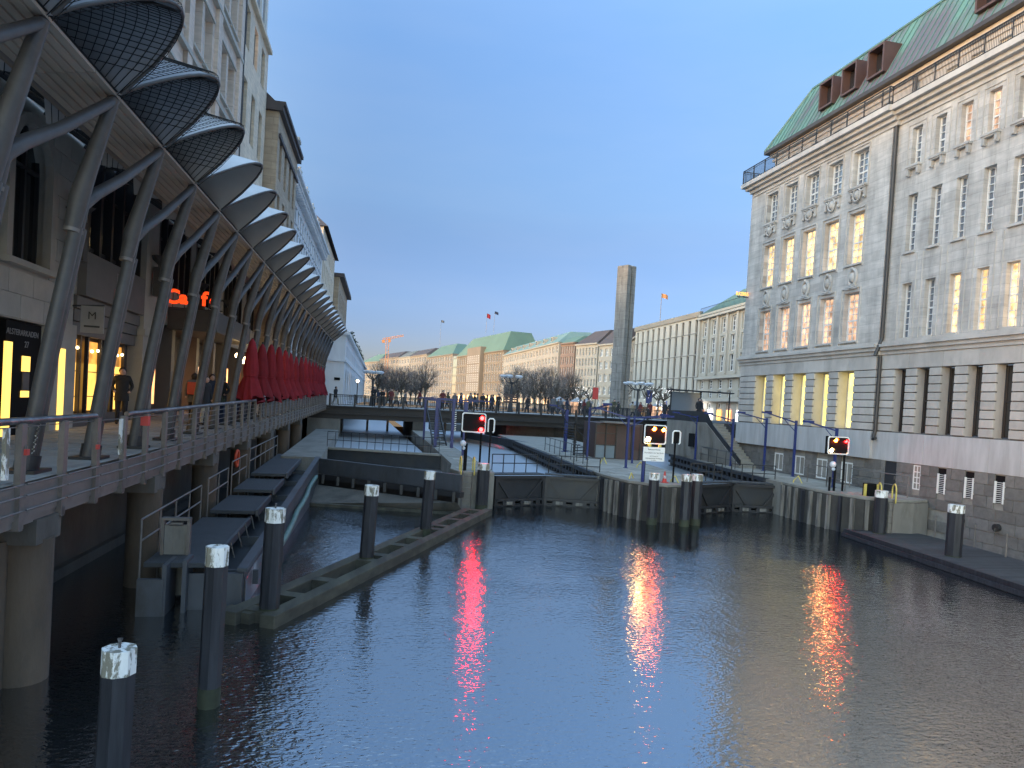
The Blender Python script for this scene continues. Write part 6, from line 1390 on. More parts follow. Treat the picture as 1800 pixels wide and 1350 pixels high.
dk.build('deck', br); top.build('road_surface', br)
gd = MB().m(M['bridge'])
for a, b in zip(xs, xs[1:]):
    gd.beam((a, 66.45, bz(a) - 0.06), (b, 66.45, bz(b) - 0.06), 0.3, 0.12); gd.beam((a, 66.9, bz(a) - 0.95), (b, 66.9, bz(b) - 0.95), 0.25, 0.5); gd.beam((a, 66.5, bz(a) - 0.72), (b, 66.5, bz(b) - 0.72), 0.22, 0.08)
    gd.beam((a, 67, bz(a) - 0.9), (a, 82, bz(a) - 0.9), 0.2, 0.4)
gd.build('girder', br)
for x0, x1, y0, y1 in ((5.0, 6.0, 66.8, 81.5), (14.5, 20.3, 69.5, 82), (20.3, 33, 70, 82)):
    MB().m(M['concrete_dark']).box(x0, x1, y0, y1, -1, bz(x0) - 0.75).build('bridge_pier', br)
MB().m(M['concrete']).box(-4.5, -1.6, 66.8, 82, -1, 2.72).build('abutment', br)
MB().m(M['timber_dark']).beam((9.9, 68, 1.4), (13.2, 55, 1.3), 0.4, 0.6).build('fender_wall', br)
for x in (1.0, 3.2, 9.6, 12.4): MB().m(M['rail']).box(x - 0.12, x + 0.12, 80, 80.3, -1, 3.0).build('bridge_column', br)
nl = thing('navigation_lamp', 'small hooded red navigation lamp under the bridge over the left chamber', 'lamp', (13.6, 67.7, 2.5)); MB().m(M['black']).tube(((13.6, 67.7, 2.66), (13.6, 67.7, 2.8)), [0.2, 0.06], 8).build('hood', nl); MB().m(M['lamp_nav']).ball((13.6, 67.7, 2.62), 0.12, 8, 5).build('bulb', nl)
kx = MB().m(M['concrete_dark']); kx.box(9.0, 15, 90, 93, 0.3, 1.6); kx.build('jetty', label='low dark jetty in the basin seen under the bridge', cat='jetty')
def bridge_rail(name, y, x0, x1, m):
    t = thing('bridge_railing', name, 'railing', ((x0 + x1) / 2, y, 3.6))
    h = MB().m(M['iron']); V = [x0 + (x1 - x0) * k / 16 for k in range(17)]
    for a, b in zip(V, V[1:]): h.beam((a, y, bz(a) + 1.0), (b, y, bz(b) + 1.0), 0.09, 0.07); h.beam((a, y, bz(a) + 0.12), (b, y, bz(b) + 0.12), 0.05, 0.05); h.beam((a, y, bz(a) + 0.86), (b, y, bz(b) + 0.86), 0.03, 0.03)
    h.build('rail', t)
    ba = MB().m(M['iron']); n = int((x1 - x0) / 0.155)
    for k in range(n): x = x0 + k * 0.155; ba.box(x - 0.018, x + 0.018, y - 0.018, y + 0.018, bz(x) + 0.1, bz(x) + 0.98)
    o = ba.build('balusters', t, kind='stuff')
    pmesh = MB().m(M['iron']).box(-0.09, 0.09, -0.09, 0.09, 0, 1.08).mesh('post')
    for k in range(int((x1 - x0) / 2.2) + 1): x = x0 + k * 2.2; inst('post', pmesh, t, (x, y, bz(x)))
bridge_rail('dark iron baluster railing on the near side of the bridge', 66.6, -2.6, 31.0, None)
bridge_rail('dark iron baluster railing on the far side of the bridge', 81.9, -1.6, 34.0, None)
MB().m(M['steel_dark']).beam((31.2, 66.6, 4.35), (31.2, 60, 4.5), 0.08, 0.9).build('parapet', label='dark solid parapet between the bridge end and the stairs', cat='parapet')
bn = thing('bench_board', 'dark slatted board standing above the bridge railing', 'bench', (14.2, 67.2, 3.7))
for k in range(4): MB().m(M['hut_brown']).box(13.55, 14.95, 67.1, 67.16, 4.72 + 0.22 * k, 4.86 + 0.22 * k).build('slat', bn)
for x in (13.6, 14.9): MB().m(M['iron']).box(x - 0.05, x + 0.05, 67.17, 67.25, bz(14), 5.62).build('post', bn)
# candelabra lamps on the bridge
def candelabra(label, x, y, zt, n, span):
    t = thing('bridge_lamp', label, 'street lamp', (x, y, bz(x)), group='many headed lamps on the bridge')
    s = MB().m(M['iron']); z = bz(x); s.tube(((x, y, z), (x, y, z + 0.9), (x, y, z + 1.0), (x, y, zt - 0.7)), [0.3, 0.24, 0.14, 0.1], 10); s.build('post', t)
    for k in range(n):
        a = 2 * math.pi * k / n + 0.4; dx, dy = math.cos(a) * span, math.sin(a) * span
        MB().m(M['iron']).tube(((x, y, zt - 0.9), (x + dx * 0.5, y + dy * 0.5, zt - 0.75), (x + dx, y + dy, zt - 0.25)), 0.05, 6).build('arm', t)
        h = MB().m(M['snow_glass']); h.tube(((x + dx, y + dy, zt - 0.28), (x + dx, y + dy, zt - 0.12), (x + dx, y + dy, zt)), [0.2, 0.42, 0.3], 10); h.build('lamp_shade', t)
candelabra('dark street lamp with clustered flat pale shades at the left bridge end', 1.25, 73, 7.1, 5, 0.75)
candelabra('dark street lamp with clustered flat pale shades at the middle of the bridge', 15.5, 73, 7.6, 5, 0.9)
candelabra('dark street lamp with wide flat pale shades beside the tall stele', 29.6, 73, 7.75, 6, 1.3)
gl = thing('globe_lantern', 'single glowing globe lantern at the left end of the bridge', 'street lamp', (-0.3, 84, 3.3)); MB().m(M['iron']).cyl(-0.3, 84, 3.3, 6.0, 0.06, 8).build('post', gl); MB().m(M['globe']).ball((-0.3, 84, 6.2), 0.17, 10, 6).build('globe', gl)

# ================================================================ people
def body_mesh(name, pose, coat, legs, hair=True):
    """one continuous skinned figure; materials are assigned by body region"""
    J = dict(pelvis=(0, 0, 0.93), waist=(0, 0.0, 1.08), chest=(0, 0.01, 1.32), neck=(0, 0.0, 1.49), head=(0, -0.015, 1.60), crown=(0, -0.01, 1.70),
             shL=(0.18, 0.01, 1.42), shR=(-0.18, 0.01, 1.42), elL=(0.25, 0.04, 1.15), elR=(-0.25, 0.04, 1.15), wrL=(0.24, -0.06, 0.92), wrR=(-0.24, -0.06, 0.92), haL=(0.235, -0.09, 0.83), haR=(-0.235, -0.09, 0.83),
             hiL=(0.09, 0, 0.88), hiR=(-0.09, 0, 0.88), knL=(0.10, -0.02, 0.49), knR=(-0.10, -0.02, 0.49), anL=(0.10, 0.02, 0.09), anR=(-0.10, 0.02, 0.09), toL=(0.11, -0.14, 0.035), toR=(-0.11, -0.14, 0.035))
    J.update(pose)
    rad = dict(pelvis=0.155, waist=0.15, chest=0.165, neck=0.062, head=0.098, crown=0.07, shL=0.078, shR=0.078, elL=0.058, elR=0.058, wrL=0.045, wrR=0.045, haL=0.04, haR=0.04, hiL=0.11, hiR=0.11, knL=0.075, knR=0.075, anL=0.055, anR=0.055, toL=0.045, toR=0.045)
    E_ = [('pelvis', 'waist'), ('waist', 'chest'), ('chest', 'neck'), ('neck', 'head'), ('head', 'crown'), ('chest', 'shL'), ('shL', 'elL'), ('elL', 'wrL'), ('wrL', 'haL'), ('chest', 'shR'), ('shR', 'elR'), ('elR', 'wrR'), ('wrR', 'haR'),
          ('pelvis', 'hiL'), ('hiL', 'knL'), ('knL', 'anL'), ('anL', 'toL'), ('pelvis', 'hiR'), ('hiR', 'knR'), ('knR', 'anR'), ('anR', 'toR')]
    names = list(J); me = bpy.data.meshes.new(name); me.from_pydata([J[n] for n in names], [(names.index(a), names.index(b)) for a, b in E_], [])
    o = bpy.data.objects.new(name, me); COL.objects.link(o)
    mod = o.modifiers.new('s', 'SKIN'); sub = o.modifiers.new('u', 'SUBSURF'); sub.levels = 1
    for i, n in enumerate(names):
        sv = me.skin_vertices[0].data[i]; r = rad[n]; sv.radius = (r, r * (0.72 if n in ('chest', 'waist', 'pelvis') else 1.0)); sv.use_root = n == 'pelvis'
    bpy.context.view_layer.update()
    ev = bpy.data.meshes.new_from_object(o.evaluated_get(bpy.context.evaluated_depsgraph_get()))
    bpy.data.objects.remove(o)
    ev.materials.clear()
    for m in (coat, legs, M['skin'], M['shoes'], M['hair']): ev.materials.append(m)
    H = Vector(J['head']); hands = [Vector(J['haL']), Vector(J['haR'])]
    for p in ev.polygons:
        c = p.center; p.use_smooth = True
        if (c - H).length < 0.2 and c.z > J['neck'][2] + 0.02:
            p.material_index = 4 if (c.z > H.z + 0.045 or (c.y > H.y + 0.03 and c.z > H.z - 0.08)) else 2
        elif min((c - h).length for h in hands) < 0.075: p.material_index = 2
        elif c.z < 0.1: p.material_index = 3
        elif c.z < 0.8: p.material_index = 1
        else: p.material_index = 0
    ev.name = name; return ev
STAND = {}
WALK = dict(knL=(0.1, -0.2, 0.52), anL=(0.1, -0.24, 0.11), toL=(0.1, -0.4, 0.07), knR=(-0.1, 0.06, 0.49), anR=(-0.1, 0.32, 0.14), toR=(-0.1, 0.2, 0.05), elL=(0.25, 0.12, 1.15), wrL=(0.24, 0.14, 0.93), haL=(0.235, 0.12, 0.85), elR=(-0.25, -0.02, 1.14), wrR=(-0.23, -0.18, 0.96), haR=(-0.22, -0.24, 0.9))
LEAN = dict(elL=(0.26, -0.12, 1.2), wrL=(0.15, -0.33, 1.1), haL=(0.08, -0.38, 1.1), elR=(-0.26, -0.12, 1.2), wrR=(-0.15, -0.33, 1.1), haR=(-0.08, -0.38, 1.1), chest=(0, -0.05, 1.31), neck=(0, -0.09, 1.48), head=(0, -0.12, 1.59), crown=(0, -0.12, 1.69))
PKT = dict(elL=(0.27, 0.08, 1.16), wrL=(0.2, -0.05, 1.0), haL=(0.17, -0.1, 0.96), elR=(-0.27, 0.08, 1.16), wrR=(-0.2, -0.05, 1.0), haR=(-0.17, -0.1, 0.96))
BM = {}
def person(label, x, y, z, rz, pose, coat, legs='trousers', s=1.0, hat=None):
    key = (id(pose), coat, legs)
    if key not in BM: BM[key] = body_mesh('person_body', pose, M[coat], M[legs])
    t = thing('person', label, 'person', (x, y, z), rz, group='people on the bridge and the arcade'); t.scale = (s, s, s)
    inst('body', BM[key], t, (0, 0, 0), world=False)
    hd = Vector(pose.get('head', (0, -0.015, 1.6)))
    f = MB().m(M['hair'])
    f.ball((hd.x, hd.y + 0.022, hd.z + 0.028), 0.112, 10, 6, 1.05); o = f.build('hair' if not hat else 'hat', t, local=True)
    if hat: o.data.materials[0] = M[hat]
    n = MB().m(M['skin']); n.tube(((hd.x, hd.y - 0.085, hd.z + 0.02), (hd.x, hd.y - 0.125, hd.z - 0.02)), [0.012, 0.02], 5); n.ball((hd.x, hd.y - 0.035, hd.z - 0.01), 0.088, 8, 6, 1.15); n.build('face', t, local=True)
    c = MB().m(M[coat]); ch = Vector(pose.get('chest', (0, 0.01, 1.32)))
    c.tube(((0, 0.0, 0.72), (0, 0.0, 0.95), (0, 0.005, 1.1), (ch.x, ch.y, 1.34)), [0.205, 0.19, 0.18, 0.19], 12); o = c.build('coat', t, local=True)
    for v in o.data.vertices: v.co.y *= 0.72
    return t
ml = LW(-3.2, 24.4)
person('man in a dark coat standing by the lit shop windows on the arcade deck', ml.x, ml.y, dz(24.4) + 0.005, 0.25, PKT, 'coat_dark', s=1.04)
p = LW(-1.75, 27.2); a = person('delivery rider with an orange square bag walking along the arcade deck', p.x, p.y, dz(27.2), 3.3, WALK, 'coat_grey', s=1.02)
MB().m(M['orange_bag']).box(-0.2, 0.2, 0.16, 0.42, 0.98, 1.42).build('bag', a, local=True, bevel=0.03)
p = LW(-1.6, 29.2); person('person in a navy jacket behind the delivery rider on the arcade deck', p.x, p.y, dz(29.2), 0.4, STAND, 'coat_navy', s=1.03)
p = LW(-1.5, 30.6); person('person in dark clothes standing under the cafe sign', p.x, p.y, dz(30.6), -0.6, PKT, 'coat_dark', s=1.0)
p = LW(-1.1, 26.0); person('woman in pale trousers standing at the planters on the arcade deck', p.x, p.y, dz(26.0), 0.9, STAND, 'coat_dark', 'trousers_pale', s=0.98)
BP = [(-2.15, 67.4, 'person with a dark jacket and pale trousers at the left end of the bridge', WALK, 'coat_dark', 'trousers_pale', 0.9, 1.0),
      (1.3, 67.2, 'tall person in a black coat leaning on the bridge railing below the left lamp', LEAN, 'coat_dark', 'trousers', 0.2, 1.1), (2.1, 67.3, 'shorter person in a dark coat next to the tall person at the bridge railing', LEAN, 'coat_dark', 'trousers', -0.3, 0.98),
      (2.9, 67.4, 'person in a dark red jacket at the left part of the bridge railing', STAND, 'coat_red', 'trousers', 0.3, 1.03), (3.4, 68.3, 'person in a beige coat just right of the red jacket', WALK, 'coat_beige', 'trousers', 1.2, 1.0),
      (7.75, 67.6, 'person in a dark red jacket left of the blue gantry', PKT, 'coat_red', 'trousers', 0.0, 1.08), (8.35, 68.6, 'person in an olive jacket beside the red jacket at the gantry', WALK, 'coat_green', 'trousers', -1.4, 1.0),
      (10.4, 67.5, 'person in a grey coat directly above the left lock signal', STAND, 'coat_grey', 'trousers', 0.3, 1.02), (10.9, 68.1, 'person in a black coat, second of the group above the red signal', WALK, 'coat_dark', 'trousers', 1.3, 1.04), (11.6, 67.5, 'person in a black coat with a hat above the red signal', PKT, 'coat_dark', 'trousers', 0.1, 1.03),
      (12.9, 69.3, 'person in a navy jacket at the middle of the bridge', WALK, 'coat_navy', 'trousers', -1.5, 1.0), (9.7, 69.2, 'person in a navy jacket walking behind the blue gantry arms', WALK, 'coat_navy', 'trousers', 1.5, 1.0), (13.1, 67.4, 'person in black left of the slatted board on the bridge', LEAN, 'coat_dark', 'trousers', 0.2, 1.04), (16.3, 68.8, 'person in a dark coat right of the slatted board on the bridge', WALK, 'coat_dark', 'trousers', -1.3, 1.02),
      (18.6, 67.5, 'person in a grey jacket at the middle of the bridge railing', STAND, 'coat_grey', 'trousers', 0.2, 1.05), (20.2, 67.9, 'person in a navy coat left of the stele', WALK, 'coat_navy', 'trousers', 1.5, 1.03), (22.0, 68.2, 'person in a red coat walking left of the stele', WALK, 'coat_red', 'trousers', -1.5, 1.0),
      (24.9, 67.5, 'person in a dark green coat in front of the stele', LEAN, 'coat_green', 'trousers', 0.0, 1.1), (27.3, 68.5, 'person in a pale coat right of the stele', WALK, 'coat_beige', 'trousers', 1.4, 1.02), (28.9, 67.7, 'person in a brown red coat below the right bridge lamp', PKT, 'coat_red', 'trousers', 0.3, 1.06),
      (31.6, 70.2, 'left one of two people in black at the right end of the bridge', STAND, 'coat_dark', 'trousers', 0.2, 1.12), (32.3, 70.3, 'right one of two people in black at the right end of the bridge', PKT, 'coat_dark', 'trousers', -0.2, 1.12)]
for i, (x, y, lab, pose, coat, legs, rz, s) in enumerate(BP): person(lab, x, y, bz(x) + 0.002, rz, pose, coat, legs, s, hat='coat_dark' if i % 5 == 2 else None)
for i, (x, y, z, lab, coat) in enumerate(((25.3, 50.0, 4.1, 'person in a dark jacket on the street above the stairs', 'coat_dark'), (27.0, 53.0, 4.1, 'person in a grey coat on the street behind the stair parapet', 'coat_grey'))): person(lab, x, y, z, 0.5 * i, STAND, coat, s=1.0)
rc = random.Random(31)
crowd = sorted(rc.choice((rc.uniform(0, 14), rc.uniform(8, 30), rc.uniform(18, 33))) for _ in range(26))
for i, x in enumerate(crowd):
    c_ = rc.choice(('coat_dark', 'coat_navy', 'coat_grey', 'coat_green', 'coat_red', 'coat_dark')); y = rc.uniform(70, 80.5)
    t = person('small figure in a %s coat in the rear bridge crowd, %s from the left' % ({'coat_dark': 'black', 'coat_navy': 'navy', 'coat_grey': 'grey', 'coat_green': 'olive', 'coat_red': 'dark red'}[c_], ordinal(i)), x, y, bz(x) + 0.002, rc.choice((1.4, -1.4, 1.6, 0.2)), rc.choice((WALK, STAND, PKT)), c_, s=rc.uniform(0.94, 1.06)); t['group'] = 'crowd on the bridge'
bk_ = thing('bicycle', 'dark bicycle leaning on the bridge railing beside the red jacket', 'bicycle', (3.9, 67.0, bz(3.9)), 0.05)
for x in (-0.5, 0.5): w = MB().m(M['iron']); w.tube([(x + 0.34 * math.cos(t), 0, 0.34 + 0.34 * math.sin(t)) for t in [k * math.pi / 10 for k in range(21)]], 0.02, 5); w.build('wheel', bk_, local=True)
f = MB().m(M['iron']); f.tube(((-0.5, 0, 0.34), (-0.15, 0, 0.85), (0.38, 0, 0.85), (0.5, 0, 0.34)), 0.02, 5); f.tube(((-0.15, 0, 0.85), (0.0, 0, 0.34), (0.38, 0, 0.85)), 0.02, 5); f.tube(((0.38, -0.25, 1.05), (0.38, 0.25, 1.05)), 0.018, 5); f.build('frame', bk_, local=True)

# ================================================================ stele
sx_, sy_ = 36.5, 97.0
stl = thing('stele', 'tall weathered limestone stele with a vertical groove rising beyond the bridge', 'monument', (sx_, sy_, 3.75))
def rot2(px, py, a): return (sx_ + px * math.cos(a) - py * math.sin(a), sy_ + px * math.sin(a) + py * math.cos(a))
poly = [(-0.9, 1.0), (-0.9, -1.0), (-0.15, -1.0), (-0.15, -0.75), (0.15, -0.75), (0.15, -1.0), (0.9, -1.0), (0.9, 1.0)]
MB().m(M['stele']).prism([rot2(px, py, R(28)) for px, py in poly], 3.7, 25.3).build('shaft', stl, bevel=0.04)
MB().m(M['stele']).prism([rot2(px * 1.8, py * 1.6, R(28)) for px, py in ((-1, 1), (-1, -1), (1, -1), (1, 1))], 3.7, 4.1).build('plinth', stl)

# ================================================================ far buildings
def far_building(name, label, A, B, z1, ncol, floors, ww, m, roof=None, top=None, depth=14, zb=3.3, rin=(0.12, 0.12), lit=(), nxz=(2, 2), fm='frame_white', base=None, dwin=0, hole=0.3, gm='glass_far', rback=0.35, cornice=True):
    t = thing(name, label, 'building', ((A[0] + B[0]) / 2, (A[1] + B[1]) / 2, zb))
    Uv = Vector((B[0] - A[0], B[1] - A[1], 0)); Lh = Uv.length; Uv.normalize(); Nv = Vector((Uv.y, -Uv.x, 0)); U_ = (Uv.x, Uv.y)
    pitch = Lh / ncol; cols = [pitch * (k + 0.5) - pitch * ww / 2 for k in range(ncol)]; w = pitch * ww
    mb = MB().m(m); Pq = wall_holes(mb, A, U_, zb, z1, 0, Lh, [(c, c + w, a, b) for c in cols for a, b in floors], hole)
    for u in (0, Lh): mb.quad(Pq(u, zb, 0), Pq(u, zb, -depth), Pq(u, z1, -depth), Pq(u, z1, 0))
    mb.quad(Pq(0, z1, 0), Pq(Lh, z1, 0), Pq(Lh, z1, -depth), Pq(0, z1, -depth)); mb.build('wall', t)
    for i, c in enumerate(cols):
        for j, (a, b) in enumerate(floors):
            put_window(t, A, U_, c, a, -hole + 0.06, w, b - a, nxz[0], nxz[1], min(0.12, w * 0.1), 0.08, M[fm], M['lit_far' if (j in lit) else gm], dpt=0.1)
    if cornice:
        c = MB().m(m)
        for z, e, h in ((z1 - 0.35, 0.45, 0.35), (floors[0][1] + 0.55, 0.25, 0.3)):
            q = [Pq(-0.1, 0, e), Pq(Lh + 0.1, 0, e), Pq(Lh + 0.1, 0, -0.2), Pq(-0.1, 0, -0.2)]; c.prism([(k.x, k.y) for k in q], z, z + h)
        c.build('cornice', t)
    if roof:
        r = MB().m(roof); e = [Pq(-0.2, z1, 0.3), Pq(Lh + 0.2, z1, 0.3), Pq(Lh + 0.2, z1, -depth), Pq(-0.2, z1, -depth)]
        d0 = depth * rback
        p = [Pq(Lh * rin[0], top, -d0), Pq(Lh * (1 - rin[1]), top, -d0), Pq(Lh * (1 - rin[1]), top, -depth + d0), Pq(Lh * rin[0], top, -depth + d0)]
        for i in range(4): r.quad(e[i], e[(i + 1) % 4], p[(i + 1) % 4], p[i])
        r.quad(*p); ro = r.build('roof', t)
        for k in range(dwin):
            u = Lh * (rin[0] + 0.05 + (0.9 - rin[0] - rin[1]) * (k + 0.5) / dwin); f = 0.38; z = z1 + (top - z1) * f; d = 0.3 - (d0 + 0.3) * f
            dm = MB().m(m); q = [Pq(u - 0.7, 0, d + 0.7), Pq(u + 0.7, 0, d + 0.7), Pq(u + 0.7, 0, d - 2), Pq(u - 0.7, 0, d - 2)]; dm.prism([(k_.x, k_.y) for k_ in q], z - 0.6, z + 0.9); dm = dm.build('dormer', ro) if False else dm.build('dormer', t)
            g_ = MB().m(M['glass_dark']); g_.quad(Pq(u - 0.5, z - 0.3, d + 0.73), Pq(u + 0.5, z - 0.3, d + 0.73), Pq(u + 0.5, z + 0.7, d + 0.73), Pq(u - 0.5, z + 0.7, d + 0.73)); g_.build('pane', dm)
    return t, Pq, Lh
def fmat(n, c): return mat(n, c, 0.85, 0, 0.1, 0.4, stain=tuple(x * 0.75 for x in c), stain_amt=0.5, stain_scale=0.15, stretch=(1, 1, 0.3))
S1, S2, S3, S4, S5 = fmat('far_cream_stone', (0.272, 0.234, 0.187)), fmat('far_sandstone', (0.217, 0.174, 0.128)), fmat('far_grey_stone', (0.238, 0.204, 0.166)), fmat('far_white_stone', (0.340, 0.310, 0.259)), fmat('far_red_stone', (0.221, 0.153, 0.119))
def fl(z0, z1, n, frac=0.62): h = (z1 - z0) / n; return [(z0 + h * k + h * (1 - frac) * 0.6, z0 + h * k + h * (1 - frac) * 0.6 + h * frac) for k in range(n)]
far_building('far_building', 'small cream building with green roof at the far left end of the skyline', (0, 508), (11.7, 472), 27.9, 7, fl(5, 27, 6), 0.5, S1, M['copper_far'], 33.2, rin=(0.55, 0.1))
far_building('far_building', 'cream building with dark brown roof, second from the left end of the skyline', (11.8, 472), (21.6, 430), 29.2, 7, fl(5, 28.4, 6), 0.5, S1, M['roof_dark'], 33.0, rin=(0.1, 0.05))
far_building('far_building', 'pale building with grey green roof, third from the left end of the skyline', (21.7, 430), (26.6, 405), 28.6, 4, fl(5, 27.8, 6), 0.5, S4, M['roof_grey'], 32.2, rin=(0.05, 0.05))
far_building('far_building', 'cream building with long dark roof left of the green hipped roof', (26.7, 405), (33.2, 372), 28.4, 7, fl(5, 27.6, 6), 0.5, S1, M['roof_dark'], 32.0, rin=(0.05, 0.05))
far_building('far_building', 'grey stone building with green hipped roof left of the big sandstone block', (33.3, 372), (41.3, 328), 26.6, 11, fl(4.5, 26, 7), 0.5, S3, M['copper_far'], 32.2, rin=(0.2, 0.22), dwin=0)
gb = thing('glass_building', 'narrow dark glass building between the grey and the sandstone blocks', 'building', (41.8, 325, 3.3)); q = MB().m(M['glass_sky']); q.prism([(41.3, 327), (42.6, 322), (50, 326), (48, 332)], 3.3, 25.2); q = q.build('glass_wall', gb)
for z in (8, 12, 16, 20, 24): MB().m(M['rail']).prism([(41.2, 327), (42.55, 321.8), (50, 326), (48, 332)], z, z + 0.4).build('floor_band', q)
t, Pq, Lh = far_building('far_building', 'large warm sandstone block with broad green roof in the middle of the skyline', (42.4, 322), (52.0, 262), 24.9, 22, fl(9.0, 24.2, 4, 0.78), 0.5, S2, M['copper_far'], 32.4, depth=15, rin=(0.2, 0.04), zb=3.3, nxz=(1, 3), rback=0.22)
c = MB().m(S2)
for za, zb_, e in ((3.3, 27.4, 1.6),):
    q = [Pq(Lh * 0.33, 0, e), Pq(Lh * 0.62, 0, e), Pq(Lh * 0.62, 0, -6), Pq(Lh * 0.33, 0, -6)]; c.prism([(k.x, k.y) for k in q], za, zb_)
c = c.build('projecting_bay', t)
U_ = (Pq(1, 0, 0) - Pq(0, 0, 0))
for k in range(6):
    for j, (a, b) in enumerate(fl(9.0, 24.2, 4, 0.78)): put_window(t, (Pq(0, 0, 1.6).x, Pq(0, 0, 1.6).y), (U_.x, U_.y), Lh * 0.345 + Lh * 0.0455 * k, a, 0.02, Lh * 0.0225, b - a, 1, 3, 0.12, 0.08, M['frame_white'], M['glass_dark'])
lw = MB().m(M['lit_far'])
for k in range(16): lw.quad(Pq(Lh * (0.03 + 0.06 * k), 4.4, 1.75 if 0.33 < 0.03 + 0.06 * k < 0.6 else 0.12), Pq(Lh * (0.065 + 0.06 * k), 4.4, 1.75 if 0.33 < 0.03 + 0.06 * k < 0.6 else 0.12), Pq(Lh * (0.065 + 0.06 * k), 7.6, 1.75 if 0.33 < 0.03 + 0.06 * k < 0.6 else 0.12), Pq(Lh * (0.03 + 0.06 * k), 7.6, 1.75 if 0.33 < 0.03 + 0.06 * k < 0.6 else 0.12))
lw.build('lit_ground_floor', t)
t, Pq, Lh = far_building('far_building', 'cream corner building with teal mansard roof and round dormers', (51.9, 262), (53.6, 192), 22.8, 20, fl(4.5, 22.2, 6), 0.52, S4, M['copper_teal'], 26.2, depth=18, rin=(0.03, 0.03), dwin=7, lit=(0,), rback=0.22)
far_building('far_building', 'narrow reddish stone building between the teal roof and the white block', (53.7, 190), (55.2, 182), 22.2, 6, fl(4.5, 21.6, 6, 0.7), 0.5, S5, M['copper_far'], 24.2, depth=9, rin=(0.1, 0.1))
far_building('far_building', 'building with green gabled roof behind the reddish stone front', (60.5, 217), (69.5, 213), 25.0, 5, fl(5, 24, 6), 0.5, S1, M['copper_far'], 29.0, rin=(0.35, 0.05))
t, Pq, Lh = far_building('far_building', 'white stone block with steep dark brown roof left of the stele', (55.3, 181), (57.9, 171), 21.4, 7, fl(4.5, 20.6, 6, 0.66), 0.42, S4, M['roof_dark'], 25.0, depth=12, rin=(0.3, 0.0), rback=0.3)
t2, Pq2, Lh2 = far_building('far_building', 'white wing with broad bay windows joining the stele from the left', (57.9, 170), (59.6, 163), 20.8, 3, fl(4.5, 20.2, 5, 0.6), 0.6, S4, M['roof_dark'], 24.9, depth=14, rin=(0.0, 0.0), nxz=(3, 2), rback=0.3, gm='glass_sky')
far_building('far_building', 'cream house with teal roof between the stele and the striped modern block', (58.6, 152), (55.2, 137.5), 20.3, 5, fl(4.5, 19.6, 5, 0.66), 0.46, S1, M['copper_teal'], 21.6, depth=12, rin=(0.05, 0.05))
# striped modern block: tall narrow window bands
t, Pq, Lh = far_building('striped_office_block', 'modern pale office block with tall dark vertical window strips right of the stele', (53.9, 136), (53.9, 108), 21.2, 11, [(7.2, 10.7), (10.95, 14.4), (14.65, 18.0), (18.2, 20.4)], 0.36, fmat('pale_panel_stone', (0.45, 0.41, 0.345)), None, None, depth=16, nxz=(1, 2), fm='frame_dark', hole=0.35, cornice=False)
c = MB().m(M['frame_dark'])
for z in (10.82, 14.52, 18.1): c.beam(Pq(0, z, 0.02), Pq(Lh, z, 0.02), 0.06, 0.1)
c.build('joint_band', t)
c = MB().m(S1); q = [Pq(-0.2, 0, 0.25), Pq(Lh + 0.2, 0, 0.25), Pq(Lh + 0.2, 0, -0.3), Pq(-0.2, 0, -0.3)]; c.prism([(k.x, k.y) for k in q], 20.75, 21.6); c.build('parapet', t)
aw = MB().m(M['ivory']); aw.prism([(k.x, k.y) for k in (Pq(Lh * 0.25, 0, 2.2), Pq(Lh, 0, 2.2), Pq(Lh, 0, 0.0), Pq(Lh * 0.25, 0, 0.0))], 5.6, 7.0); aw = aw.build('awning', t)
for u_, ch in ((0.66, 'U'), (0.78, 'S')): text_obj('letter', ch, 1.1, M['paint_blue_letters'], aw, Matrix.Translation(Pq(Lh * u_, 6.3, 2.22)) @ Matrix.Rotation(R(-90), 4, 'Z') @ Matrix.Rotation(R(90), 4, 'X'), 0.05)
sg = MB().m(M['glass_dark']); sg.quad(Pq(0, 3.8, 0.05), Pq(Lh, 3.8, 0.05), Pq(Lh, 5.6, 0.05), Pq(0, 5.6, 0.05)); sg = sg.build('shop_glass', t)
for u_, m_ in ((0.3, 'sign_white'), (0.52, 'orange_glow'), (0.62, 'lit_dim'), (0.8, 'lit_dim'), (0.92, 'orange_glow')): o = MB().m(M[m_]); o.quad(Pq(Lh * u_, 3.9, 0.1), Pq(Lh * u_ + 1.2, 3.9, 0.1), Pq(Lh * u_ + 1.2, 5.3, 0.1), Pq(Lh * u_, 5.3, 0.1)); o.build('lit_pane', sg)
# stone palace right of it
t, Pq, Lh = far_building('stone_palace', 'cream stone palace with green roof between the striped block and the big grey building', (53.8, 107.5), (52.4, 84), 20.9, 7, [(4.4, 6.6), (7.3, 8.5), (8.8, 10.2), (11.4, 13.9), (14.4, 16.8), (17.3, 19.6)], 0.42, fmat('palace_stone', (0.40, 0.36, 0.295)), M['copper_far'], 25.2, depth=14, rin=(0.12, 0.05), nxz=(2, 3), rback=0.4)
c = MB().m(fmat('palace_trim', (0.42, 0.38, 0.32)))
for k in range(8):
    u_ = Lh * k / 7; c.beam(Pq(u_, 11.0, 0.15), Pq(u_, 20.2, 0.15), 0.5, 0.35, Vector((-1, 0, 0)))
for z in (10.5, 20.2, 7.0): c.beam(Pq(0, z, 0.3), Pq(Lh, z, 0.3), 0.7, 0.35)
c.build('pilasters', t)
c = MB().m(M['iron']); c.beam(Pq(0, 21.9, 0.2), Pq(Lh, 21.9, 0.2), 0.05, 0.06)
for k in range(60): c.beam(Pq(Lh * k / 59, 20.9, 0.2), Pq(Lh * k / 59, 21.9, 0.2), 0.03, 0.03)
c.build('roof_railing', t)
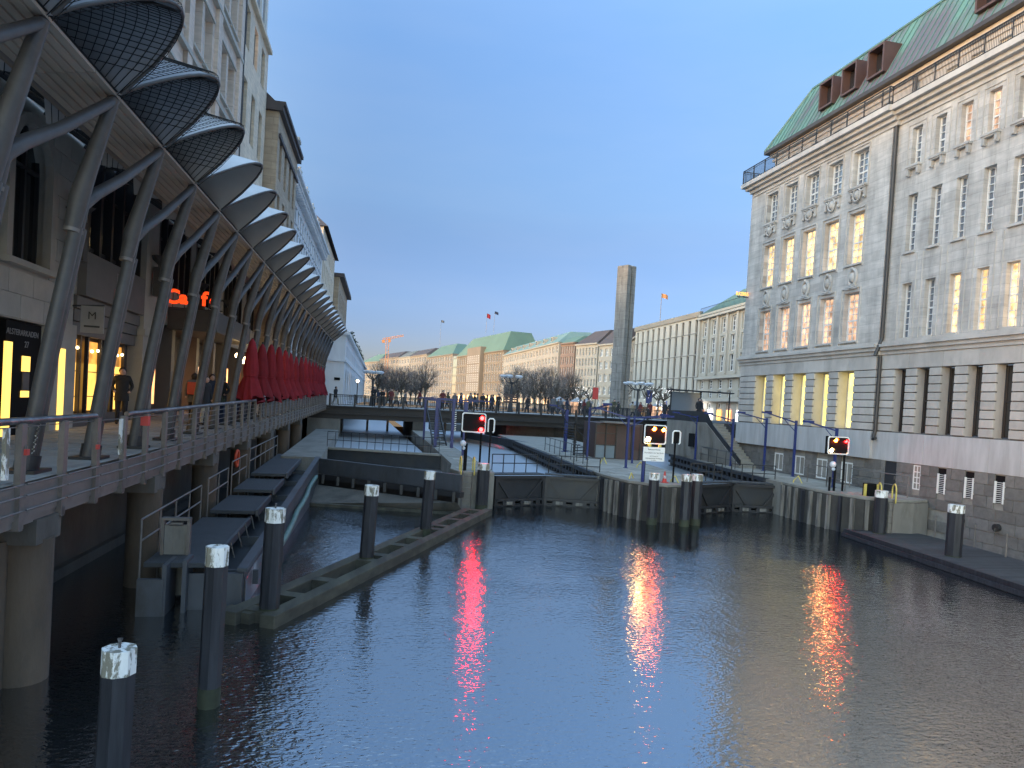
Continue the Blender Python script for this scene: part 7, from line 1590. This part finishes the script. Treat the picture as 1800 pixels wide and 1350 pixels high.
sgn = MB().m(M['sign_white']); sgn.beam(Pq(0.2, 6.1, 1.2), Pq(4.8, 6.1, 1.2), 0.2, 0.75); sgn.build('light_box', t)
for k in range(6): o = MB().m(M['orange_glow' if k % 3 == 0 else 'sign_white' if k % 3 == 1 else 'lit_shop']); o.quad(Pq(2 + k * 3.2, 4.0, 0.2), Pq(3.4 + k * 3.2, 4.0, 0.2), Pq(3.4 + k * 3.2, 5.6, 0.2), Pq(2 + k * 3.2, 5.6, 0.2)); o.build('lit_shop_pane', t)
sh_ = thing('bus_shelter', 'glass shelter frame on the street in front of the cream palace', 'shelter', (38.0, 60, 4.1))
f = MB().m(M['iron'])
for x in (26.6, 29.4, 32.2): f.box(x - 0.05, x + 0.05, 57.9, 58.0, 4.102, 6.6)
f.box(26.4, 32.4, 57.5, 58.4, 6.6, 6.7); f.build('frame', sh_); g_ = MB().m(M['glass_strip']); g_.box(26.65, 29.35, 57.93, 57.96, 4.4, 6.5); g_.build('pane', sh_)

# crane, flags, masts
cr2 = thing('tower_crane', 'orange tower crane rising behind the far left roofs', 'crane', (14.8, 440, 3.3))
tw = MB().m(M['orange']); cxr, cyr = 14.9, 440
for dx, dy in ((-0.8, -0.8), (0.8, -0.8), (0.8, 0.8), (-0.8, 0.8)): tw.beam((cxr + dx, cyr + dy, 3.3), (cxr + dx, cyr + dy, 41), 0.28, 0.28, (1, 0, 0))
for k in range(18): z = 5 + k * 2; tw.beam((cxr - 0.8, cyr - 0.8, z), (cxr + 0.8, cyr - 0.8, z + 2), 0.16, 0.16); tw.beam((cxr + 0.8, cyr - 0.8, z), (cxr + 0.8, cyr + 0.8, z + 2), 0.16, 0.16)
tw.build('tower', cr2); jb = MB().m(M['orange'])
for dz_ in (0, 1.3): jb.beam((cxr - 3, cyr, 39.3 + dz_ - 0.5), (cxr + 9.5, cyr, 42.6 + dz_ * 0.5), 0.3, 0.3)
for k in range(10): a = -2 + k * 1.15; jb.beam((cxr + a, cyr, 39.6 + (a + 3) * 0.26 - 0.5), (cxr + a + 0.6, cyr, 40.9 + (a + 3) * 0.22 - 0.5), 0.18, 0.18)
jb.build('jib', cr2); MB().m(M['orange']).box(cxr - 3.4, cxr - 1.6, cyr - 0.8, cyr + 0.8, 37.6, 39.4).build('counterweight', cr2); MB().m(M['orange']).box(cxr + 0.4, cxr + 1.9, cyr - 1, cyr + 0.6, 38.2, 40.2).build('cab', cr2)
def flag(label, x, y, z0, z1, m, w=1.6, h=1.1, droop=0.3):
    t = thing('flag', label, 'flag', (x, y, z0), group='flags and banners'); MB().m(M['rail_worn']).cyl(x, y, z0, z1, 0.06, 6).build('pole', t)
    f = MB().m(m); n = 6
    vs = [(x + 0.06 + w * i / n, y + 0.12 * math.sin(i * 1.3), z1 - h * j - droop * (i / n) ** 1.5) for i in range(n + 1) for j in range(2)]; f.add(vs, [(2 * i, 2 * i + 2, 2 * i + 3, 2 * i + 1) for i in range(n)]); f.build('cloth', t)
flag('red flag on the roof of the warm sandstone block', 49.5, 290, 33.5, 41.5, M['red'], 1.5, 1.8, 0.6); flag('dark flag beside the red one above the sandstone block', 51.8, 285, 33.5, 42, M['coat_navy'], 1.5, 1.1, 0.4)
flag('pale flag on a thin mast above the green hipped roof', 37.2, 350, 31.5, 44, M['coat_grey'], 1.5, 1.1); flag('red and white flag on the roof behind the stele', 57.0, 150, 21, 28.3, M['red'], 1.5, 0.8, 0.3); flag('orange flag above the striped office block', 55.5, 128, 21, 27.5, M['orange'], 1.3, 0.8, 0.3)
def banner(label, x, y, z0, z1, m): 
    t = thing('banner', label, 'banner', (x, y, 3.75), group='flags and banners'); MB().m(M['rail_worn']).cyl(x - 0.5, y, 3.75, z1 + 0.2, 0.04, 6).build('pole', t); MB().m(m).box(x - 0.45, x + 0.45, y - 0.015, y + 0.015, z0, z1).build('cloth', t)
banner('red banner left of the foot of the stele', 35.3, 104, 6.1, 7.9, M['red_paint']); banner('large red banner next to the foot of the stele', 38.4, 104, 5.8, 8.2, M['red_paint']); banner('pink banner just left of the stele', 39.5, 105, 6.0, 8.0, mat('pink_cloth', (0.55, 0.14, 0.24))); banner('blue banner just right of the stele', 42.4, 100, 5.9, 7.9, M['blue'])
# bare trees: trunk, limbs and a haze of twigs
def tree_mesh(seed, h, spread, ntw, tw=0.03):
    """bare crown: limbs fan out into an egg shaped cloud of branch ends, each carrying a brush of twigs"""
    rn = random.Random(seed); tr = MB().m(M['bark']); tg = MB().m(M['twig'])
    tr.tube(((0, 0, 0), (0.05, 0, h * 0.2), (0, 0.05, h * 0.5)), [0.2, 0.16, 0.1], 7)
    C = Vector((0, 0, h * 0.63)); ends = []
    for k in range(46):
        a = rn.uniform(0, 6.283); z = rn.uniform(-0.85, 1); r = math.sqrt(max(0.0, 1 - z * z)) * rn.uniform(0.35, 1) ** 0.5
        ends.append(C + Vector((r * math.cos(a) * spread, r * math.sin(a) * spread, z * h * 0.36)))
    for e in ends:
        s = Vector((0, 0.03, h * rn.uniform(0.22, 0.5))); mid = s.lerp(e, 0.5) + Vector((0, 0, h * 0.05)); tr.tube((s, mid, e), [0.07, 0.045, 0.02], 4, False)
        for q in range(3): f = e + Vector((rn.uniform(-.7, .7), rn.uniform(-.7, .7), rn.uniform(-.2, .8))); tr.tube((mid.lerp(e, 0.6), f), [0.03, 0.012], 3, False); ends_ = f
    for i in range(ntw):
        e = rn.choice(ends); s = e + Vector((rn.gauss(0, .45), rn.gauss(0, .45), rn.gauss(0, .4))); d = ((s - Vector((0, 0, h * 0.35))).normalized() + Vector((rn.uniform(-.6, .6), rn.uniform(-.6, .6), rn.uniform(-.2, .7)))).normalized() * rn.uniform(0.4, 1.0)
        w = Vector((rn.uniform(-1, 1), rn.uniform(-1, 1), rn.uniform(-1, 1))).normalized() * tw
        tg.add([s - w, s + w, s + d], ((0, 1, 2),))
    return tr.mesh('trunk'), tg.mesh('crown')
TM = [tree_mesh(s, 8.0, 2.3, 1300, 0.02) for s in (1, 2, 3, 4)]
def tree(label, x, y, z, s, k, group, rz):
    t = thing('bare_tree', label, 'tree', (x, y, z), rz, group); t.scale = (s, s, s)
    inst('trunk', TM[k % 4][0], t, (0, 0, 0), world=False); inst('crown', TM[k % 4][1], t, (0, 0, 0), world=False)
rn = random.Random(21)
for k in range(11):
    x = 3.6 + k * 0.98; y = 150 + rn.uniform(-6, 14); tree('bare winter tree in the left cluster beyond the bridge, %s from the left' % ordinal(k), x * (y / 150), y, 3.3, rn.uniform(0.85, 1.08), k, 'bare trees left of the middle lamp', rn.uniform(0, 6))
for k in range(13):
    x = 30.5 + k * 1.22; y = 146 + rn.uniform(-8, 10); tree('bare winter tree between the middle bridge lamp and the stele, %s from the left' % ordinal(k), x * (y / 148), y, 3.4, rn.uniform(0.85, 1.15), k + 1, 'bare trees right of the middle lamp', rn.uniform(0, 6))
# pollarded planes by the stele with fairy lights
def pollard(seed):
    rn = random.Random(seed); tr = MB().m(M['bark']); tr.tube(((0, 0, 0), (0.03, 0, 1.4), (0, 0, 2.6)), [0.2, 0.17, 0.15], 7)
    kn = MB().m(M['bark']); lt = MB().m(M['sign_white'])
    for k in range(7):
        a = k * 0.9 + rn.uniform(-0.2, 0.2); r = rn.uniform(0.7, 1.4); p = Vector((r * math.cos(a), r * math.sin(a), rn.uniform(3.2, 4.3))); tr.tube(((0, 0, 2.4), (p.x * 0.6, p.y * 0.6, 3.1), tuple(p)), [0.1, 0.07, 0.06], 5); kn.ball(p, 0.15, 7, 4)
        for q in range(6): e = p + Vector((rn.uniform(-.4, .4), rn.uniform(-.4, .4), rn.uniform(0, .6))); kn.tube((p, e), 0.02, 3, False)
    for q in range(34):
        z = rn.uniform(0.6, 4.2); a = rn.uniform(0, 6.3); r = 0.2 if z < 2.4 else rn.uniform(0.2, 1.2); lt.ball((r * math.cos(a), r * math.sin(a), z), 0.03, 5, 3)
    return tr.mesh('trunk'), kn.mesh('crown'), lt.mesh('fairy_lights')
PMs = [pollard(1), pollard(2)]
for k, (x, y) in enumerate(((33.5, 106), (37.0, 112), (41.2, 108), (42.5, 100.5), (44.3, 99), (45.6, 104), (47.2, 100))):
    t = thing('pollarded_tree', 'pollarded plane tree with knobbly crown and fairy lights near the stele, %s from the left' % ordinal(k), 'tree', (x, y, 3.75), k * 1.3, 'pollarded planes around the stele')
    s = 1.0 if k < 2 else 1.1; t.scale = (s, s, s)
    for nm, me in zip(('trunk', 'crown', 'fairy_lights'), PMs[k % 2]): o = inst(nm, me, t, (0, 0, 0), world=False)
# market stalls on the far square: small white and coloured tents
for k, (x, y, mm) in enumerate(((33.6, 118, 'white'), (35.6, 114, 'letter_pale'), (38.6, 118, 'white'), (40.5, 112, 'ivory'), (44.5, 110, 'white'), (47.5, 108, 'letter_pale'))):
    t = thing('market_tent', 'low %s market tent on the square around the stele, %s from the left' % ('cream' if mm == 'ivory' else 'grey', ordinal(k)), 'tent', (x, y, 3.75), group='market tents around the stele')
    c = MB().m(M['letter_pale' if mm == 'white' else mm]); c.tube(((x, y, 5.6), (x, y, 5.7), (x, y, 6.4)), [1.3, 1.25, 0.05], 4); c.build('roof', t); w = MB().m(M['lit_dim' if k % 2 else 'letter_pale']); w.box(x - 0.9, x + 0.9, y + 0.8, y + 0.85, 3.76, 5.7); w.build('back_wall', t); l = MB().m(M['rail'])
    for dx in (-1, 1):
        for dy in (-1, 1): l.cyl(x + dx, y + dy, 3.75, 5.7, 0.04, 5)
    l.build('leg', t)
bird = MB().m(M['hair']); bird.add([(0, 0, 0), (0.35, 0.1, 0.1), (0.1, 0.25, 0.02), (-0.35, 0.1, 0.1), (0, -0.2, 0.0), (0, 0.3, 0.03)], ((0, 1, 2), (0, 2, 3), (4, 0, 2, 5)))
bird.v = [(p[0] - 3.5, p[1] + 40, p[2] + 26.5) for p in bird.v]; bird.build('bird', label='tiny dark bird gliding in the open sky at upper left', cat='bird')
